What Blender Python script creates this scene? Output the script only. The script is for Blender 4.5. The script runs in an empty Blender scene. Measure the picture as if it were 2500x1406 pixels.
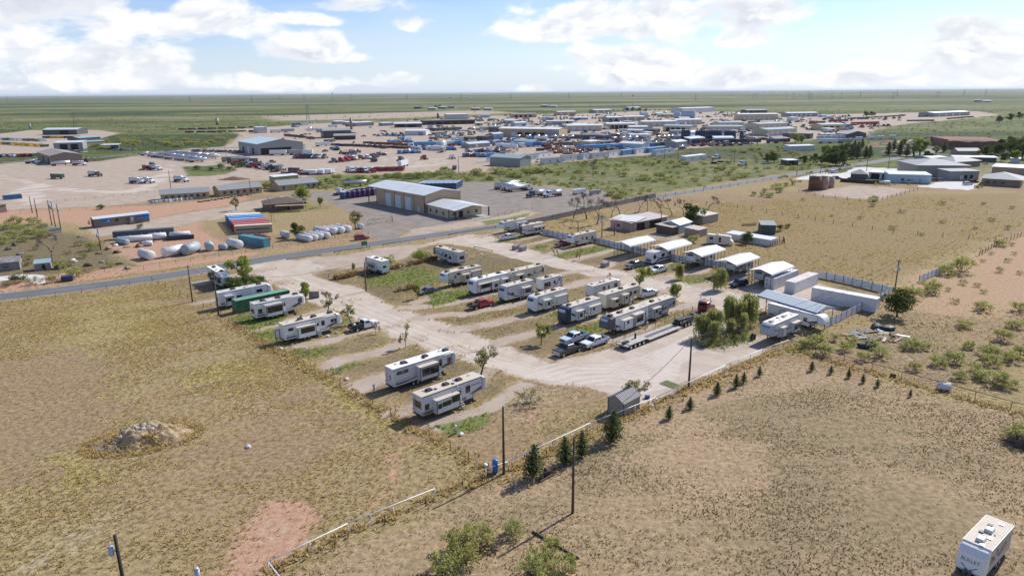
import bpy, math, random
import numpy as np
from mathutils import Vector, Matrix, noise as mnoise
scene = bpy.context.scene
COL = scene.collection
R = math.radians
random.seed(7)
rng = np.random.default_rng(11)
# ---------------------------------------------------------------- camera
CAM_H, FPX, PW, PH = 45.5, 1700.0, 2500.0, 1406.0
PITCH = math.atan((703 - 224.5) / FPX)
ROLL = math.atan(19 / 2500)
cam_data = bpy.data.cameras.new('camera')
cam_data.sensor_width = 36.0
cam_data.lens = 36.0 * FPX / PW
cam_data.clip_start = 0.5
cam_data.clip_end = 120000
cam = bpy.data.objects.new('camera', cam_data)
COL.objects.link(cam)
cam.matrix_world = (Matrix.Translation((0, 0, CAM_H)) @ Matrix.Rotation(R(90) - PITCH, 4, 'X')
     @ Matrix.Rotation(-ROLL, 4, 'Z'))
scene.camera = cam
def ray(px, py):
 x = (px - 1250) / FPX
 y = -(py - 703) / FPX
 c, s = math.cos(-ROLL), math.sin(-ROLL)
 xr, yr = c * x - s * y, s * x + c * y
 return (xr, math.cos(PITCH) + yr * math.sin(PITCH), -math.sin(PITCH) + yr * math.cos(PITCH))
def G(px, py, z=0.0):
 """photo pixel -> point on the horizontal plane z"""
 d = ray(px, py)
 t = (z - CAM_H) / d[2]
 return Vector((d[0] * t, d[1] * t, z))
def height_at(base, top_px):
 """metres above ground of a pixel seen straight above a ground pixel"""
 g = G(*base)
 d = ray(*top_px)
 return CAM_H + d[2] * g.y / d[1]
# ---------------------------------------------------------------- sun, sky, exposure
SUN_AZ, SUN_EL = 43.0, 40.0           # azimuth counted from +X towards +Y
sd = bpy.data.lights.new('sun', 'SUN')
sd.energy = 5.0
sd.angle = R(0.53)
sd.color = (1.0, 0.96, 0.90)
sun = bpy.data.objects.new('sun', sd)
COL.objects.link(sun)
_sv = Vector((math.cos(R(SUN_EL)) * math.cos(R(SUN_AZ)), math.cos(R(SUN_EL)) * math.sin(R(SUN_AZ)), math.sin(R(SUN_EL))))
sun.rotation_euler = (-_sv).to_track_quat('-Z', 'Y').to_euler()
vs = scene.view_settings
vs.view_transform = 'Standard'
vs.look = 'None'
vs.exposure = 0.19
vs.gamma = 1.0
vs.use_curve_mapping = False
scene.cycles.max_bounces = 5
scene.cycles.diffuse_bounces = 3
scene.cycles.glossy_bounces = 2
scene.cycles.transparent_max_bounces = 6
scene.cycles.volume_bounces = 0
scene.cycles.use_denoising = True
class NT:
 """short-hand for node trees"""
 def __init__(s, tree):
  s.t = tree
 def n(s, kind, **kw):
  nd = s.t.nodes.new(kind)
  for k, v in kw.items():
   setattr(nd, k, v)
  return nd
 def _set(s, sock, v):
  if isinstance(v, bpy.types.NodeSocket):
   s.t.links.new(v, sock)
  elif v is not None:
   if isinstance(v, tuple) and len(v) == 3 and sock.type == 'RGBA':
    v = (*v, 1)
   sock.default_value = v
 def math(s, op, a, b=None, c=None, clamp=False):
  nd = s.n('ShaderNodeMath', operation=op, use_clamp=clamp)
  for i, v in enumerate((a, b, c)):
   s._set(nd.inputs[i], v)
  return nd.outputs[0]
 def mix(s, f, a, b, blend='MIX'):
  nd = s.n('ShaderNodeMix', data_type='RGBA', blend_type=blend)
  s._set(nd.inputs['Factor'], f)
  s._set(nd.inputs[6], a)
  s._set(nd.inputs[7], b)
  return nd.outputs[2]
 def ramp(s, v, lo, hi, a=0.0, b=1.0, smooth=True):
  nd = s.n('ShaderNodeMapRange', interpolation_type='SMOOTHSTEP' if smooth else 'LINEAR')
  for i, x in enumerate((v, lo, hi, a, b)):
   s._set(nd.inputs[i], x)
  return nd.outputs[0]
 def noise(s, vec, scale, detail=4, rough=0.55, dist=0.0):
  nd = s.n('ShaderNodeTexNoise')
  if vec is not None:
   s._set(nd.inputs['Vector'], vec)
  nd.inputs['Scale'].default_value = scale
  nd.inputs['Detail'].default_value = detail
  nd.inputs['Roughness'].default_value = rough
  nd.inputs['Distortion'].default_value = dist
  return nd.outputs[0]
 def xyz(s, x, y, z):
  nd = s.n('ShaderNodeCombineXYZ')
  for i, v in enumerate((x, y, z)):
   s._set(nd.inputs[i], v)
  return nd.outputs[0]
 def sep(s, v):
  nd = s.n('ShaderNodeSeparateXYZ')
  s._set(nd.inputs[0], v)
  return nd.outputs
world = bpy.data.worlds.new('World')
scene.world = world
world.use_nodes = True
def build_sky():
 wt = world.node_tree
 wt.nodes.clear()
 N = NT(wt)
 sky = N.n('ShaderNodeTexSky', sky_type='NISHITA')
 sky.sun_disc = False
 sky.sun_elevation = R(SUN_EL)
 sky.sun_rotation = R(90 - SUN_AZ)
 sky.altitude = 900
 sky.air_density = 1.0
 sky.dust_density = 0.6
 sky.ozone_density = 1.2
 tc = N.n('ShaderNodeTexCoord')
 x, y, z = N.sep(tc.outputs['Generated'])
 az = N.math('ARCTAN2', x, y)
 el = N.math('ARCSINE', N.math('MAXIMUM', z, -0.999))
 blobs = [  # pixel centre, half width, half height above, below, gain
  (150, 40, 430, 60, 52, .9), (480, 40, 90, 30, 30, .55),
  (240, 165, 200, 62, 55, 1.05), (40, 120, 170, 55, 70, .9), (330, 190, 110, 60, 40, .8), (130, 205, 150, 30, 20, .7),
  (590, 46, 50, 16, 12, .7), (770, 50, 90, 20, 14, .75), (880, 18, 120, 24, 18, .75), (1005, 64, 62, 26, 20, .75),
  (765, 128, 125, 46, 30, 1.0), (710, 214, 80, 28, 18, .8), (850, 140, 70, 20, 14, .7), (540, 205, 130, 24, 18, .6),
  (1010, 196, 190, 20, 22, .55), (1310, 222, 60, 20, 10, .7),
  (1560, 62, 300, 70, 40, 1.05), (1700, 45, 270, 70, 50, 1.0), (1780, 100, 220, 30, 18, .75), (1400, 75, 170, 40, 30, .8), (1285, 20, 50, 35, 25, .6),
  (1530, 160, 165, 55, 55, 1.05), (1650, 180, 110, 40, 40, .9), (1460, 140, 70, 40, 60, .8),
  (1870, 192, 150, 28, 22, .75), (2100, 76, 120, 28, 20, .8), (2370, 76, 100, 28, 22, .75),
  (2180, 190, 200, 46, 30, .95), (2420, 120, 170, 50, 42, .95), (2300, 160, 160, 40, 40, .8), (2440, 195, 120, 30, 20, .8), (1760, 205, 90, 30, 16, .7),
 ]
 wob = N.math('MULTIPLY_ADD', N.noise(N.xyz(N.math('MULTIPLY', az, 9.0), N.math('MULTIPLY', el, 16.0), 3.1), 1.0, 3), 0.05, -0.025)
 azw = N.math('ADD', az, wob)
 best = None
 for (px, py, hw, hu, hd, gain) in blobs:
  d = Vector(ray(px, py)).normalized()
  a0, e0 = math.atan2(d.x, d.y), math.asin(d.z)
  k = 1 / FPX
  da = N.math('MULTIPLY', N.math('SUBTRACT', azw, a0), 1 / (hw * k * 1.0))
  de = N.math('SUBTRACT', el, e0)
  de = N.math('MAXIMUM', N.math('MULTIPLY', de, 1 / (hu * k * 1.08)), N.math('MULTIPLY', de, -1 / (hd * k * .92)))
  r2 = N.math('MULTIPLY_ADD', da, da, N.math('MULTIPLY', de, de))
  v = N.math('MULTIPLY_ADD', r2, -gain, gain)
  best = v if best is None else N.math('SMOOTH_MAX', best, v, 0.35)
 gen = N.noise(N.xyz(N.math('MULTIPLY', az, 3.2), N.math('MULTIPLY', el, 7.5), 8.4), 1.0, 2)
 outside = N.math('MAXIMUM', N.ramp(N.math('ABSOLUTE', az), 0.68, 0.95), N.ramp(el, 0.17, 0.3))
 best = N.math('MAXIMUM', best, N.math('MULTIPLY_ADD', N.math('SUBTRACT', gen, 0.5), 6.0, N.math('MULTIPLY_ADD', outside, 2.4, -3.0)))
 best = N.math('MAXIMUM', best, -1.2)
 pv = N.xyz(N.math('MULTIPLY', az, 11.0), N.math('MULTIPLY', el, 21.0), 0.7)
 fine = N.noise(pv, 1.0, 9, 0.58, 0.35)
 up = N.noise(N.xyz(N.math('MULTIPLY_ADD', az, 11.0, 0.12), N.math('MULTIPLY_ADD', el, 21.0, 0.30), 0.7), 1.0, 5, 0.58, 0.35)
 dens = N.math('MULTIPLY_ADD', N.math('SUBTRACT', fine, 0.5), 3.4, best)
 mask = N.ramp(dens, 0.08, 0.66)
 rel = N.ramp(N.math('SUBTRACT', up, fine), -0.09, 0.10)
 thick = N.ramp(dens, 0.3, 1.5)
 shade = N.math('MULTIPLY', rel, N.math('MULTIPLY_ADD', thick, 0.7, 0.35), clamp=True)
 white = (8.6, 8.7, 8.85)
 grey = (5.1, 5.55, 6.4)
 ccol = N.mix(shade, white, grey)
 vn = N.noise(N.xyz(N.math('MULTIPLY', az, 4.0), N.math('MULTIPLY', el, 22.0), 5.2), 1.0, 6, 0.6, 0.5)
 veil = N.math('MULTIPLY', N.ramp(vn, 0.36, 0.72), N.ramp(el, 0.0, 0.3, 0.55, 0.05))
 low = N.ramp(el, -0.01, 0.085, 0.8, 0.0)
 veil = N.math('MAXIMUM', veil, low)
 skyc = N.mix(1.0, sky.outputs[0], (0.88, 0.94, 1.2), 'MULTIPLY')
 skyc = N.mix(veil, skyc, (5.8, 6.7, 7.8))
 final = N.mix(mask, skyc, ccol)
 bg = N.n('ShaderNodeBackground')
 wt.links.new(final, bg.inputs[0])
 bg.inputs[1].default_value = 0.108
 out = N.n('ShaderNodeOutputWorld')
 wt.links.new(bg.outputs[0], out.inputs[0])
build_sky()
world.cycles.sampling_method = 'MANUAL'
world.cycles.sample_map_resolution = 512
# ---------------------------------------------------------------- helpers
MATS = {}
def mat(name, col=(.5, .5, .5), rough=.6, metal=0.0, var=.12, scale=1.5, dirt=None, bump=0.0, spec=.5, alpha=None, rib=None):
 """plain painted / dusty surface: base colour with soft procedural unevenness; rib=(axis, per metre) adds corrugation relief"""
 if name in MATS:
  return MATS[name]
 m = bpy.data.materials.new(name)
 m.use_nodes = True
 t = m.node_tree
 N = NT(t)
 b = t.nodes['Principled BSDF']
 b.inputs['Roughness'].default_value = rough
 b.inputs['Metallic'].default_value = metal
 b.inputs['Specular IOR Level'].default_value = spec
 tc = N.n('ShaderNodeTexCoord')
 oi = N.n('ShaderNodeObjectInfo')
 off = N.n('ShaderNodeVectorMath', operation='ADD')
 t.links.new(tc.outputs['Object'], off.inputs[0])
 t.links.new(N.math('MULTIPLY', oi.outputs['Random'], 37.0), off.inputs[1])
 v = off.outputs[0]
 n1 = N.noise(v, scale, 5, 0.6)
 c = N.mix(N.ramp(n1, .25, .75), tuple(x * (1 - var) for x in col), tuple(min(1, x * (1 + var)) for x in col))
 if dirt:
  n2 = N.noise(v, scale * .45, 6, .7)
  c = N.mix(N.math('MULTIPLY', N.ramp(n2, .52, .75), dirt[3] if len(dirt) > 3 else .6), c, dirt[:3])
 t.links.new(c, b.inputs['Base Color'])
 if bump or rib:
  bn = N.n('ShaderNodeBump')
  if rib:
   comp = N.sep(tc.outputs['Object'])['XYZ'.index(rib[0])]
   hgt = N.math('SINE', N.math('MULTIPLY', comp, rib[1] * 2 * math.pi))
   bn.inputs['Distance'].default_value = 0.03
   bn.inputs['Strength'].default_value = 0.8
  else:
   hgt = N.noise(v, scale * 6, 4)
   bn.inputs['Distance'].default_value = bump
  t.links.new(hgt, bn.inputs['Height'])
  t.links.new(bn.outputs[0], b.inputs['Normal'])
 MATS[name] = m
 return m
class MB:
 """collects shapes; build() links them as one mesh object"""
 def __init__(s):
  s.v, s.f, s.m, s.sm = [], [], [], []
 def add(s, vs, fs, mi=0, smooth=False):
  o = len(s.v)
  s.v.extend([tuple(p) for p in vs])
  for f in fs:
   s.f.append([i + o for i in f])
   s.m.append(mi)
   s.sm.append(smooth)
  return s
 def box(s, x0, x1, y0, y1, z0, z1, mi=0):
  vs = [(x, y, z) for z in (z0, z1) for y in (y0, y1) for x in (x0, x1)]
  return s.add(vs, [(0, 2, 3, 1), (4, 5, 7, 6), (0, 1, 5, 4), (2, 6, 7, 3), (0, 4, 6, 2), (1, 3, 7, 5)], mi)
 def prism(s, prof, a0, a1, axis='y', mi=0):
  """closed profile (counter-clockwise pairs) extruded from a0 to a1; axis y: pairs are x,z; axis x: pairs are y,z; axis z: pairs are x,y"""
  n = len(prof)
  def P(p, a):
   return {'y': (p[0], a, p[1]), 'x': (a, p[0], p[1]), 'z': (p[0], p[1], a)}[axis]
  vs = [P(p, a0) for p in prof] + [P(p, a1) for p in prof]
  fs = [tuple(range(n)), tuple(range(2 * n - 1, n - 1, -1))]
  fs += [(i, i + n, (i + 1) % n + n, (i + 1) % n) for i in range(n)]
  return s.add(vs, fs, mi)
 def loft(s, rings, mi=0, smooth=False, caps=True):
  n = len(rings[0])
  vs = [p for r in rings for p in r]
  fs = []
  for k in range(len(rings) - 1):
   for i in range(n):
    j = (i + 1) % n
    fs.append((k * n + i, k * n + j, (k + 1) * n + j, (k + 1) * n + i))
  if caps:
   fs.append(tuple(range(n - 1, -1, -1)))
   fs.append(tuple(range((len(rings) - 1) * n, len(rings) * n)))
  return s.add(vs, fs, mi, smooth)
 def cyl(s, p0, p1, r0, r1=None, n=10, mi=0, smooth=True, dome=0.0):
  p0, p1 = Vector(p0), Vector(p1)
  r1 = r0 if r1 is None else r1
  d = (p1 - p0).normalized()
  a = d.orthogonal().normalized()
  b = d.cross(a)
  def ring(p, r):
   return [tuple(p + (a * math.cos(2 * math.pi * i / n) + b * math.sin(2 * math.pi * i / n)) * r) for i in range(n)]
  rings = []
  if dome:
   for q in (.3, .75):
    rings.append(ring(p0 - d * dome * (1 - q * q) ** .5 if q < 1 else p0, r0 * q))
  rings += [ring(p0, r0), ring(p1, r1)]
  if dome:
   for q in (.75, .3):
    rings.append(ring(p1 + d * dome * (1 - q * q) ** .5, r1 * q))
  return s.loft(rings, mi, smooth)
 def tube(s, pts, r, n=6, mi=0):
  for a, b in zip(pts, pts[1:]):
   s.cyl(a, b, r, r, n, mi)
  return s
 def mesh(s, name, mats):
  me = bpy.data.meshes.new(name)
  me.from_pydata(s.v, [], s.f)
  for m in (mats if isinstance(mats, (list, tuple)) else [mats]):
   me.materials.append(m)
  me.polygons.foreach_set('material_index', s.m)
  me.polygons.foreach_set('use_smooth', s.sm)
  me.update()
  return me
 def build(s, name, mats, parent=None, **kw):
  return obj(name, s.mesh(name, mats), parent, **kw)
def obj(name, data, parent=None, loc=(0, 0, 0), rz=0.0, scale=None):
 o = bpy.data.objects.new(name, data)
 COL.objects.link(o)
 o.location = loc
 o.rotation_euler = (0, 0, rz)
 if scale is not None:
  o.scale = (scale,) * 3 if isinstance(scale, (int, float)) else scale
 if parent is not None:
  o.parent = parent
 return o
def tag(o, label, cat, group=None, kind=None):
 o['label'] = label
 o['category'] = cat
 if group:
  o['group'] = group
 if kind:
  o['kind'] = kind
 return o
def thing(name, label, cat, loc=(0, 0, 0), rz=0.0, group=None, scale=None):
 return tag(obj(name, None, None, loc, rz, scale), label, cat, group)
def copy_tree(src, loc=None, rz=None, label=None, scale=None, group=None):
 """the same thing again: copies of its parts and sub-parts, sharing mesh data"""
 def rec(o, parent):
  c = o.copy()
  COL.objects.link(c)
  c.parent = parent
  for ch in KIDS.get(o.name, ()):
   rec(ch, c)
  return c
 def index(o):
  KIDS[o.name] = [c for c in o.children]
  for c in o.children:
   index(c)
 KIDS = {}
 index(src)
 r = rec(src, None)
 if loc is not None:
  r.location = loc
 if rz is not None:
  r.rotation_euler = (0, 0, rz)
 if scale is not None:
  r.scale = (scale,) * 3 if isinstance(scale, (int, float)) else scale
 if label:
  r['label'] = label
 if group:
  r['group'] = group
 return r
def bearing(a, b):
 d = G(*b) - G(*a)
 return math.atan2(d.y, d.x)
def text_mesh(body, size, depth=0.004):
 cu = bpy.data.curves.new('lettering', 'FONT')
 cu.body = body
 cu.size = size
 cu.extrude = depth
 cu.align_x = 'CENTER'
 cu.resolution_u = 2
 o = bpy.data.objects.new('lettering', cu)
 dg = bpy.context.evaluated_depsgraph_get()
 me = bpy.data.meshes.new_from_object(o)
 bpy.data.objects.remove(o)
 return me
# ================================================================ GROUND
def W2(pts):
 return np.array([[G(*p).x, G(*p).y] for p in pts])
def seg_dist(P, a, b):
 d = b - a
 L2 = max(float(d @ d), 1e-9)
 t = np.clip(((P - a) @ d) / L2, 0, 1)
 q = P - (a + t[:, None] * d)
 return np.sqrt((q * q).sum(1))
def poly_mask(P, poly, feather):
 """1 inside, 0 outside, soft over `feather` metres"""
 out = np.zeros(len(P))
 lo, hi = poly.min(0) - feather, poly.max(0) + feather
 sel = np.nonzero((P[:, 0] > lo[0]) & (P[:, 0] < hi[0]) & (P[:, 1] > lo[1]) & (P[:, 1] < hi[1]))[0]
 if not len(sel):
  return out
 Q = P[sel]
 inside = np.zeros(len(Q), bool)
 dist = np.full(len(Q), 1e9)
 n = len(poly)
 for i in range(n):
  a, b = poly[i], poly[(i + 1) % n]
  c = (a[1] > Q[:, 1]) != (b[1] > Q[:, 1])
  with np.errstate(divide='ignore', invalid='ignore'):
   xi = (b[0] - a[0]) * (Q[:, 1] - a[1]) / (b[1] - a[1]) + a[0]
  inside ^= c & (Q[:, 0] < xi)
  dist = np.minimum(dist, seg_dist(Q, a, b))
 sd = np.where(inside, dist, -dist)
 out[sel] = np.clip(0.5 + sd / feather, 0, 1)
 return out
def line_mask(P, line, width, feather):
 out = np.zeros(len(P))
 r = width / 2 + feather
 for a, b in zip(line, line[1:]):
  lo, hi = np.minimum(a, b) - r, np.maximum(a, b) + r
  sel = np.nonzero((P[:, 0] > lo[0]) & (P[:, 0] < hi[0]) & (P[:, 1] > lo[1]) & (P[:, 1] < hi[1]))[0]
  if len(sel):
   d = seg_dist(P[sel], a, b)
   out[sel] = np.maximum(out[sel], np.clip(0.5 + (width / 2 - d) / feather, 0, 1))
 return out
ROAD_PX = [(-420, 775), (-150, 744), (0, 725), (200, 702), (420, 672), (640, 634), (900, 597), (1100, 569), (1240, 551), (1350, 529),
     (1480, 500), (1700, 466), (1900, 432), (2080, 404), (2180, 388), (2260, 374), (2330, 361)]
ROAD = W2(ROAD_PX)
ZONES = [
 ('dirt', [(-200, 420), (60, 396), (230, 396), (560, 350), (600, 330), (560, 318), (860, 296), (930, 300), (1180, 284), (1420, 278), (1600, 270), (1790, 274),
     (2010, 280), (2390, 272), (2440, 282), (2150, 308), (2110, 332), (1940, 345), (1830, 352), (1650, 366), (1600, 378), (1300, 400), (1190, 416), (1100, 424),
     (800, 424), (740, 440), (580, 444), (380, 492), (200, 512), (-200, 520)], 18, 1),
 ('dirt', [(-200, 350), (80, 318), (240, 318), (330, 330), (220, 352), (160, 372), (-200, 388)], 15, 1),
 ('scrub', [(215, 345), (330, 318), (470, 322), (560, 340), (540, 358), (330, 368), (250, 366)], 10, 1),
 ('scrub', [(430, 408), (520, 402), (592, 414), (545, 426), (455, 433)], 5, .8),
 ('scrub', [(640, 445), (790, 430), (1100, 424), (1240, 425), (1210, 445), (960, 452), (820, 462), (700, 462)], 6, 1),
 ('scrub', [(1110, 432), (1200, 418), (1300, 402), (1650, 372), (1830, 356), (1960, 370), (2050, 372), (2140, 388), (2000, 414), (1900, 428), (1700, 462), (1480, 494), (1440, 466), (1200, 440)], 6, .62),
 ('dirt', [(2140, 372), (2180, 344), (2300, 336), (2330, 352), (2300, 368), (2240, 366)], 6, 1),
 ('straw', [(-200, 318), (60, 312), (110, 316), (60, 322), (-200, 330)], 20, .8),
 ('dirt', [(600, 284), (1180, 269), (1300, 275), (1000, 290), (640, 298)], 60, .62),
 ('straw', [(2290, 312), (2520, 286), (2520, 300), (2320, 330)], 20, .6),
 ('grey', [(700, 470), (800, 468), (920, 462), (1130, 446), (1230, 446), (1480, 470), (1490, 492), (1400, 512), (1330, 528), (1310, 520), (1140, 545), (1000, 575), (960, 600), (900, 580), (880, 540), (800, 500)], 3, 1),
 ('grey', [(880, 520), (950, 540), (985, 575), (970, 590), (905, 584), (870, 545)], 2, 1),
 ('dirt', [(960, 585), (1000, 560), (1180, 532), (1290, 510), (1340, 520), (1200, 548), (1020, 575)], 3, .8),
 ('red', [(-100, 520), (230, 505), (400, 500), (560, 478), (640, 470), (600, 500), (520, 520), (500, 560), (560, 590), (640, 600), (330, 650), (250, 600), (360, 580), (380, 560), (200, 560), (150, 545), (-100, 545)], 4, .75),
 ('dirt', [(200, 560), (380, 535), (480, 515), (560, 500), (700, 480), (720, 490), (600, 520), (470, 545), (400, 562), (230, 580)], 4, .85),
 ('red', [(-100, 702), (0, 690), (150, 668), (330, 650), (640, 612), (640, 622), (420, 655), (180, 690), (-100, 730)], 2, .8),
 ('red', [(640, 604), (880, 578), (960, 590), (900, 588), (640, 625)], 2, .45),
 ('concrete', [(-60, 680), (60, 670), (105, 672), (122, 690), (95, 694), (70, 680), (-60, 692)], 1, 1),
 ('olive', [(400, 690), (520, 668), (700, 634), (960, 602), (1250, 560), (1480, 590), (1780, 640), (1990, 680), (2170, 715), (2000, 800), (1890, 840), (1560, 1000), (1220, 1130), (1150, 1120), (1000, 1030), (900, 960), (700, 850), (560, 770)], 4, .72),
 ('olive', [(-100, 545), (130, 552), (240, 590), (330, 650), (150, 668), (-100, 700)], 5, .8),
 ('dirt', [(430, 690), (520, 668), (640, 640), (700, 634), (960, 602), (1080, 588), (1250, 560), (1300, 590), (1460, 600), (1500, 622), (1780, 700), (1990, 680), (2170, 715), (2000, 800), (1890, 840),
     (1560, 1000), (1480, 1010), (1340, 1040), (1220, 1080), (1150, 1040), (1000, 1040), (900, 960), (700, 850), (560, 760)], 2, .27),
 ('dirt', [(660, 645), (960, 603), (1080, 590), (1180, 575), (1190, 595), (1060, 596), (1010, 612), (960, 648), (800, 660), (740, 680), (700, 665)], 2, .92),
 ('gravel', [(585, 652), (640, 640), (700, 634), (760, 640), (800, 652), (752, 664), (785, 680), (850, 700), (975, 752), (1105, 802), (1295, 864), (1345, 880), (1430, 872), (1500, 858), (1640, 806),
    (1700, 770), (1760, 770), (1800, 800), (1690, 850), (1760, 860), (1850, 838), (1900, 835), (1870, 865), (1700, 930), (1600, 975), (1540, 985), (1430, 952), (1330, 938), (1185, 896), (1090, 868), (945, 806), (785, 742), (690, 702), (625, 670)], 1.6, 1),
 ('gravel', [(1040, 592), (1150, 572), (1190, 578), (1280, 606), (1420, 645), (1560, 668), (1700, 697), (1790, 700), (1900, 715), (1960, 730), (1850, 760), (1740, 768), (1640, 722), (1560, 706), (1420, 668), (1200, 617), (1110, 596)], 1.6, 1),
 ('gravel', [(1790, 706), (1990, 690), (2100, 730), (2080, 745), (1990, 770), (1850, 735)], 2, .8),
 ('dirt', [(1560, 1000), (1480, 955), (1330, 935), (1250, 960), (1130, 1075), (1170, 1120), (1300, 1060), (1420, 1010)], 4, .55),
 ('red', [(1130, 1075), (1300, 985), (1430, 950), (1480, 965), (1340, 1030), (1210, 1090), (1150, 1110)], 4, .5),
]
for ln, w, s in [  # gravelled pads and wheel tracks between the lawns
  ([(640, 748), (700, 730), (770, 712)], 3.5, .8), ([(500, 690), (600, 668), (650, 655)], 6, .8), ([(470, 740), (560, 722), (650, 690), (720, 690)], 5, .6),
  ([(640, 800), (750, 770), (830, 742), (870, 735)], 4, .7), ([(720, 850), (830, 822), (920, 800), (980, 790)], 4, .7),
  ([(800, 895), (900, 862), (1030, 822)], 4.5, .9), ([(880, 945), (1000, 905), (1080, 870), (1130, 855)], 5, .9),
  ([(960, 1010), (1090, 960), (1180, 920), (1210, 905)], 5, .6), ([(1060, 1040), (1200, 985), (1290, 945)], 5, .75),
  ([(985, 752), (1100, 738), (1200, 716)], 4, .95), ([(1010, 778), (1090, 770), (1210, 752), (1330, 722)], 4, .95), ([(1100, 808), (1210, 787), (1290, 770), (1380, 748)], 4, .95),
  ([(1210, 838), (1300, 815), (1390, 790), (1460, 772)], 4, .95), ([(1330, 878), (1400, 860), (1480, 835), (1600, 795)], 4, .6),
  ([(1010, 738), (1060, 722), (1090, 712)], 3.5, .8), ([(1340, 712), (1420, 690), (1500, 672)], 4, .85), ([(1500, 725), (1580, 718), (1650, 705)], 4, .8), ([(1600, 770), (1680, 745), (1720, 735)], 4, .8),
  ([(1320, 682), (1390, 668), (1430, 660)], 4, .8), ([(1150, 580), (1230, 566)], 4, .7), ([(1190, 592), (1260, 586), (1330, 574)], 4, .7), ([(1240, 607), (1300, 596), (1380, 580)], 4, .75),
  ([(1330, 625), (1390, 606), (1450, 595)], 4, .7), ([(1390, 640), (1450, 622), (1500, 605)], 4.5, .8), ([(1460, 655), (1530, 630), (1590, 610)], 5, .8), ([(1540, 668), (1600, 648), (1660, 632)], 5, .8),
  ([(1620, 683), (1680, 665), (1740, 650)], 5, .8), ([(1720, 700), (1780, 680), (1820, 665)], 5, .8), ([(1800, 708), (1850, 695)], 6, .8), ([(1760, 850), (1860, 838), (1920, 815)], 5, .9)]:
 ZONES.append(('dirt', ln, 2.0, s * .95, w * .9))
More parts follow.
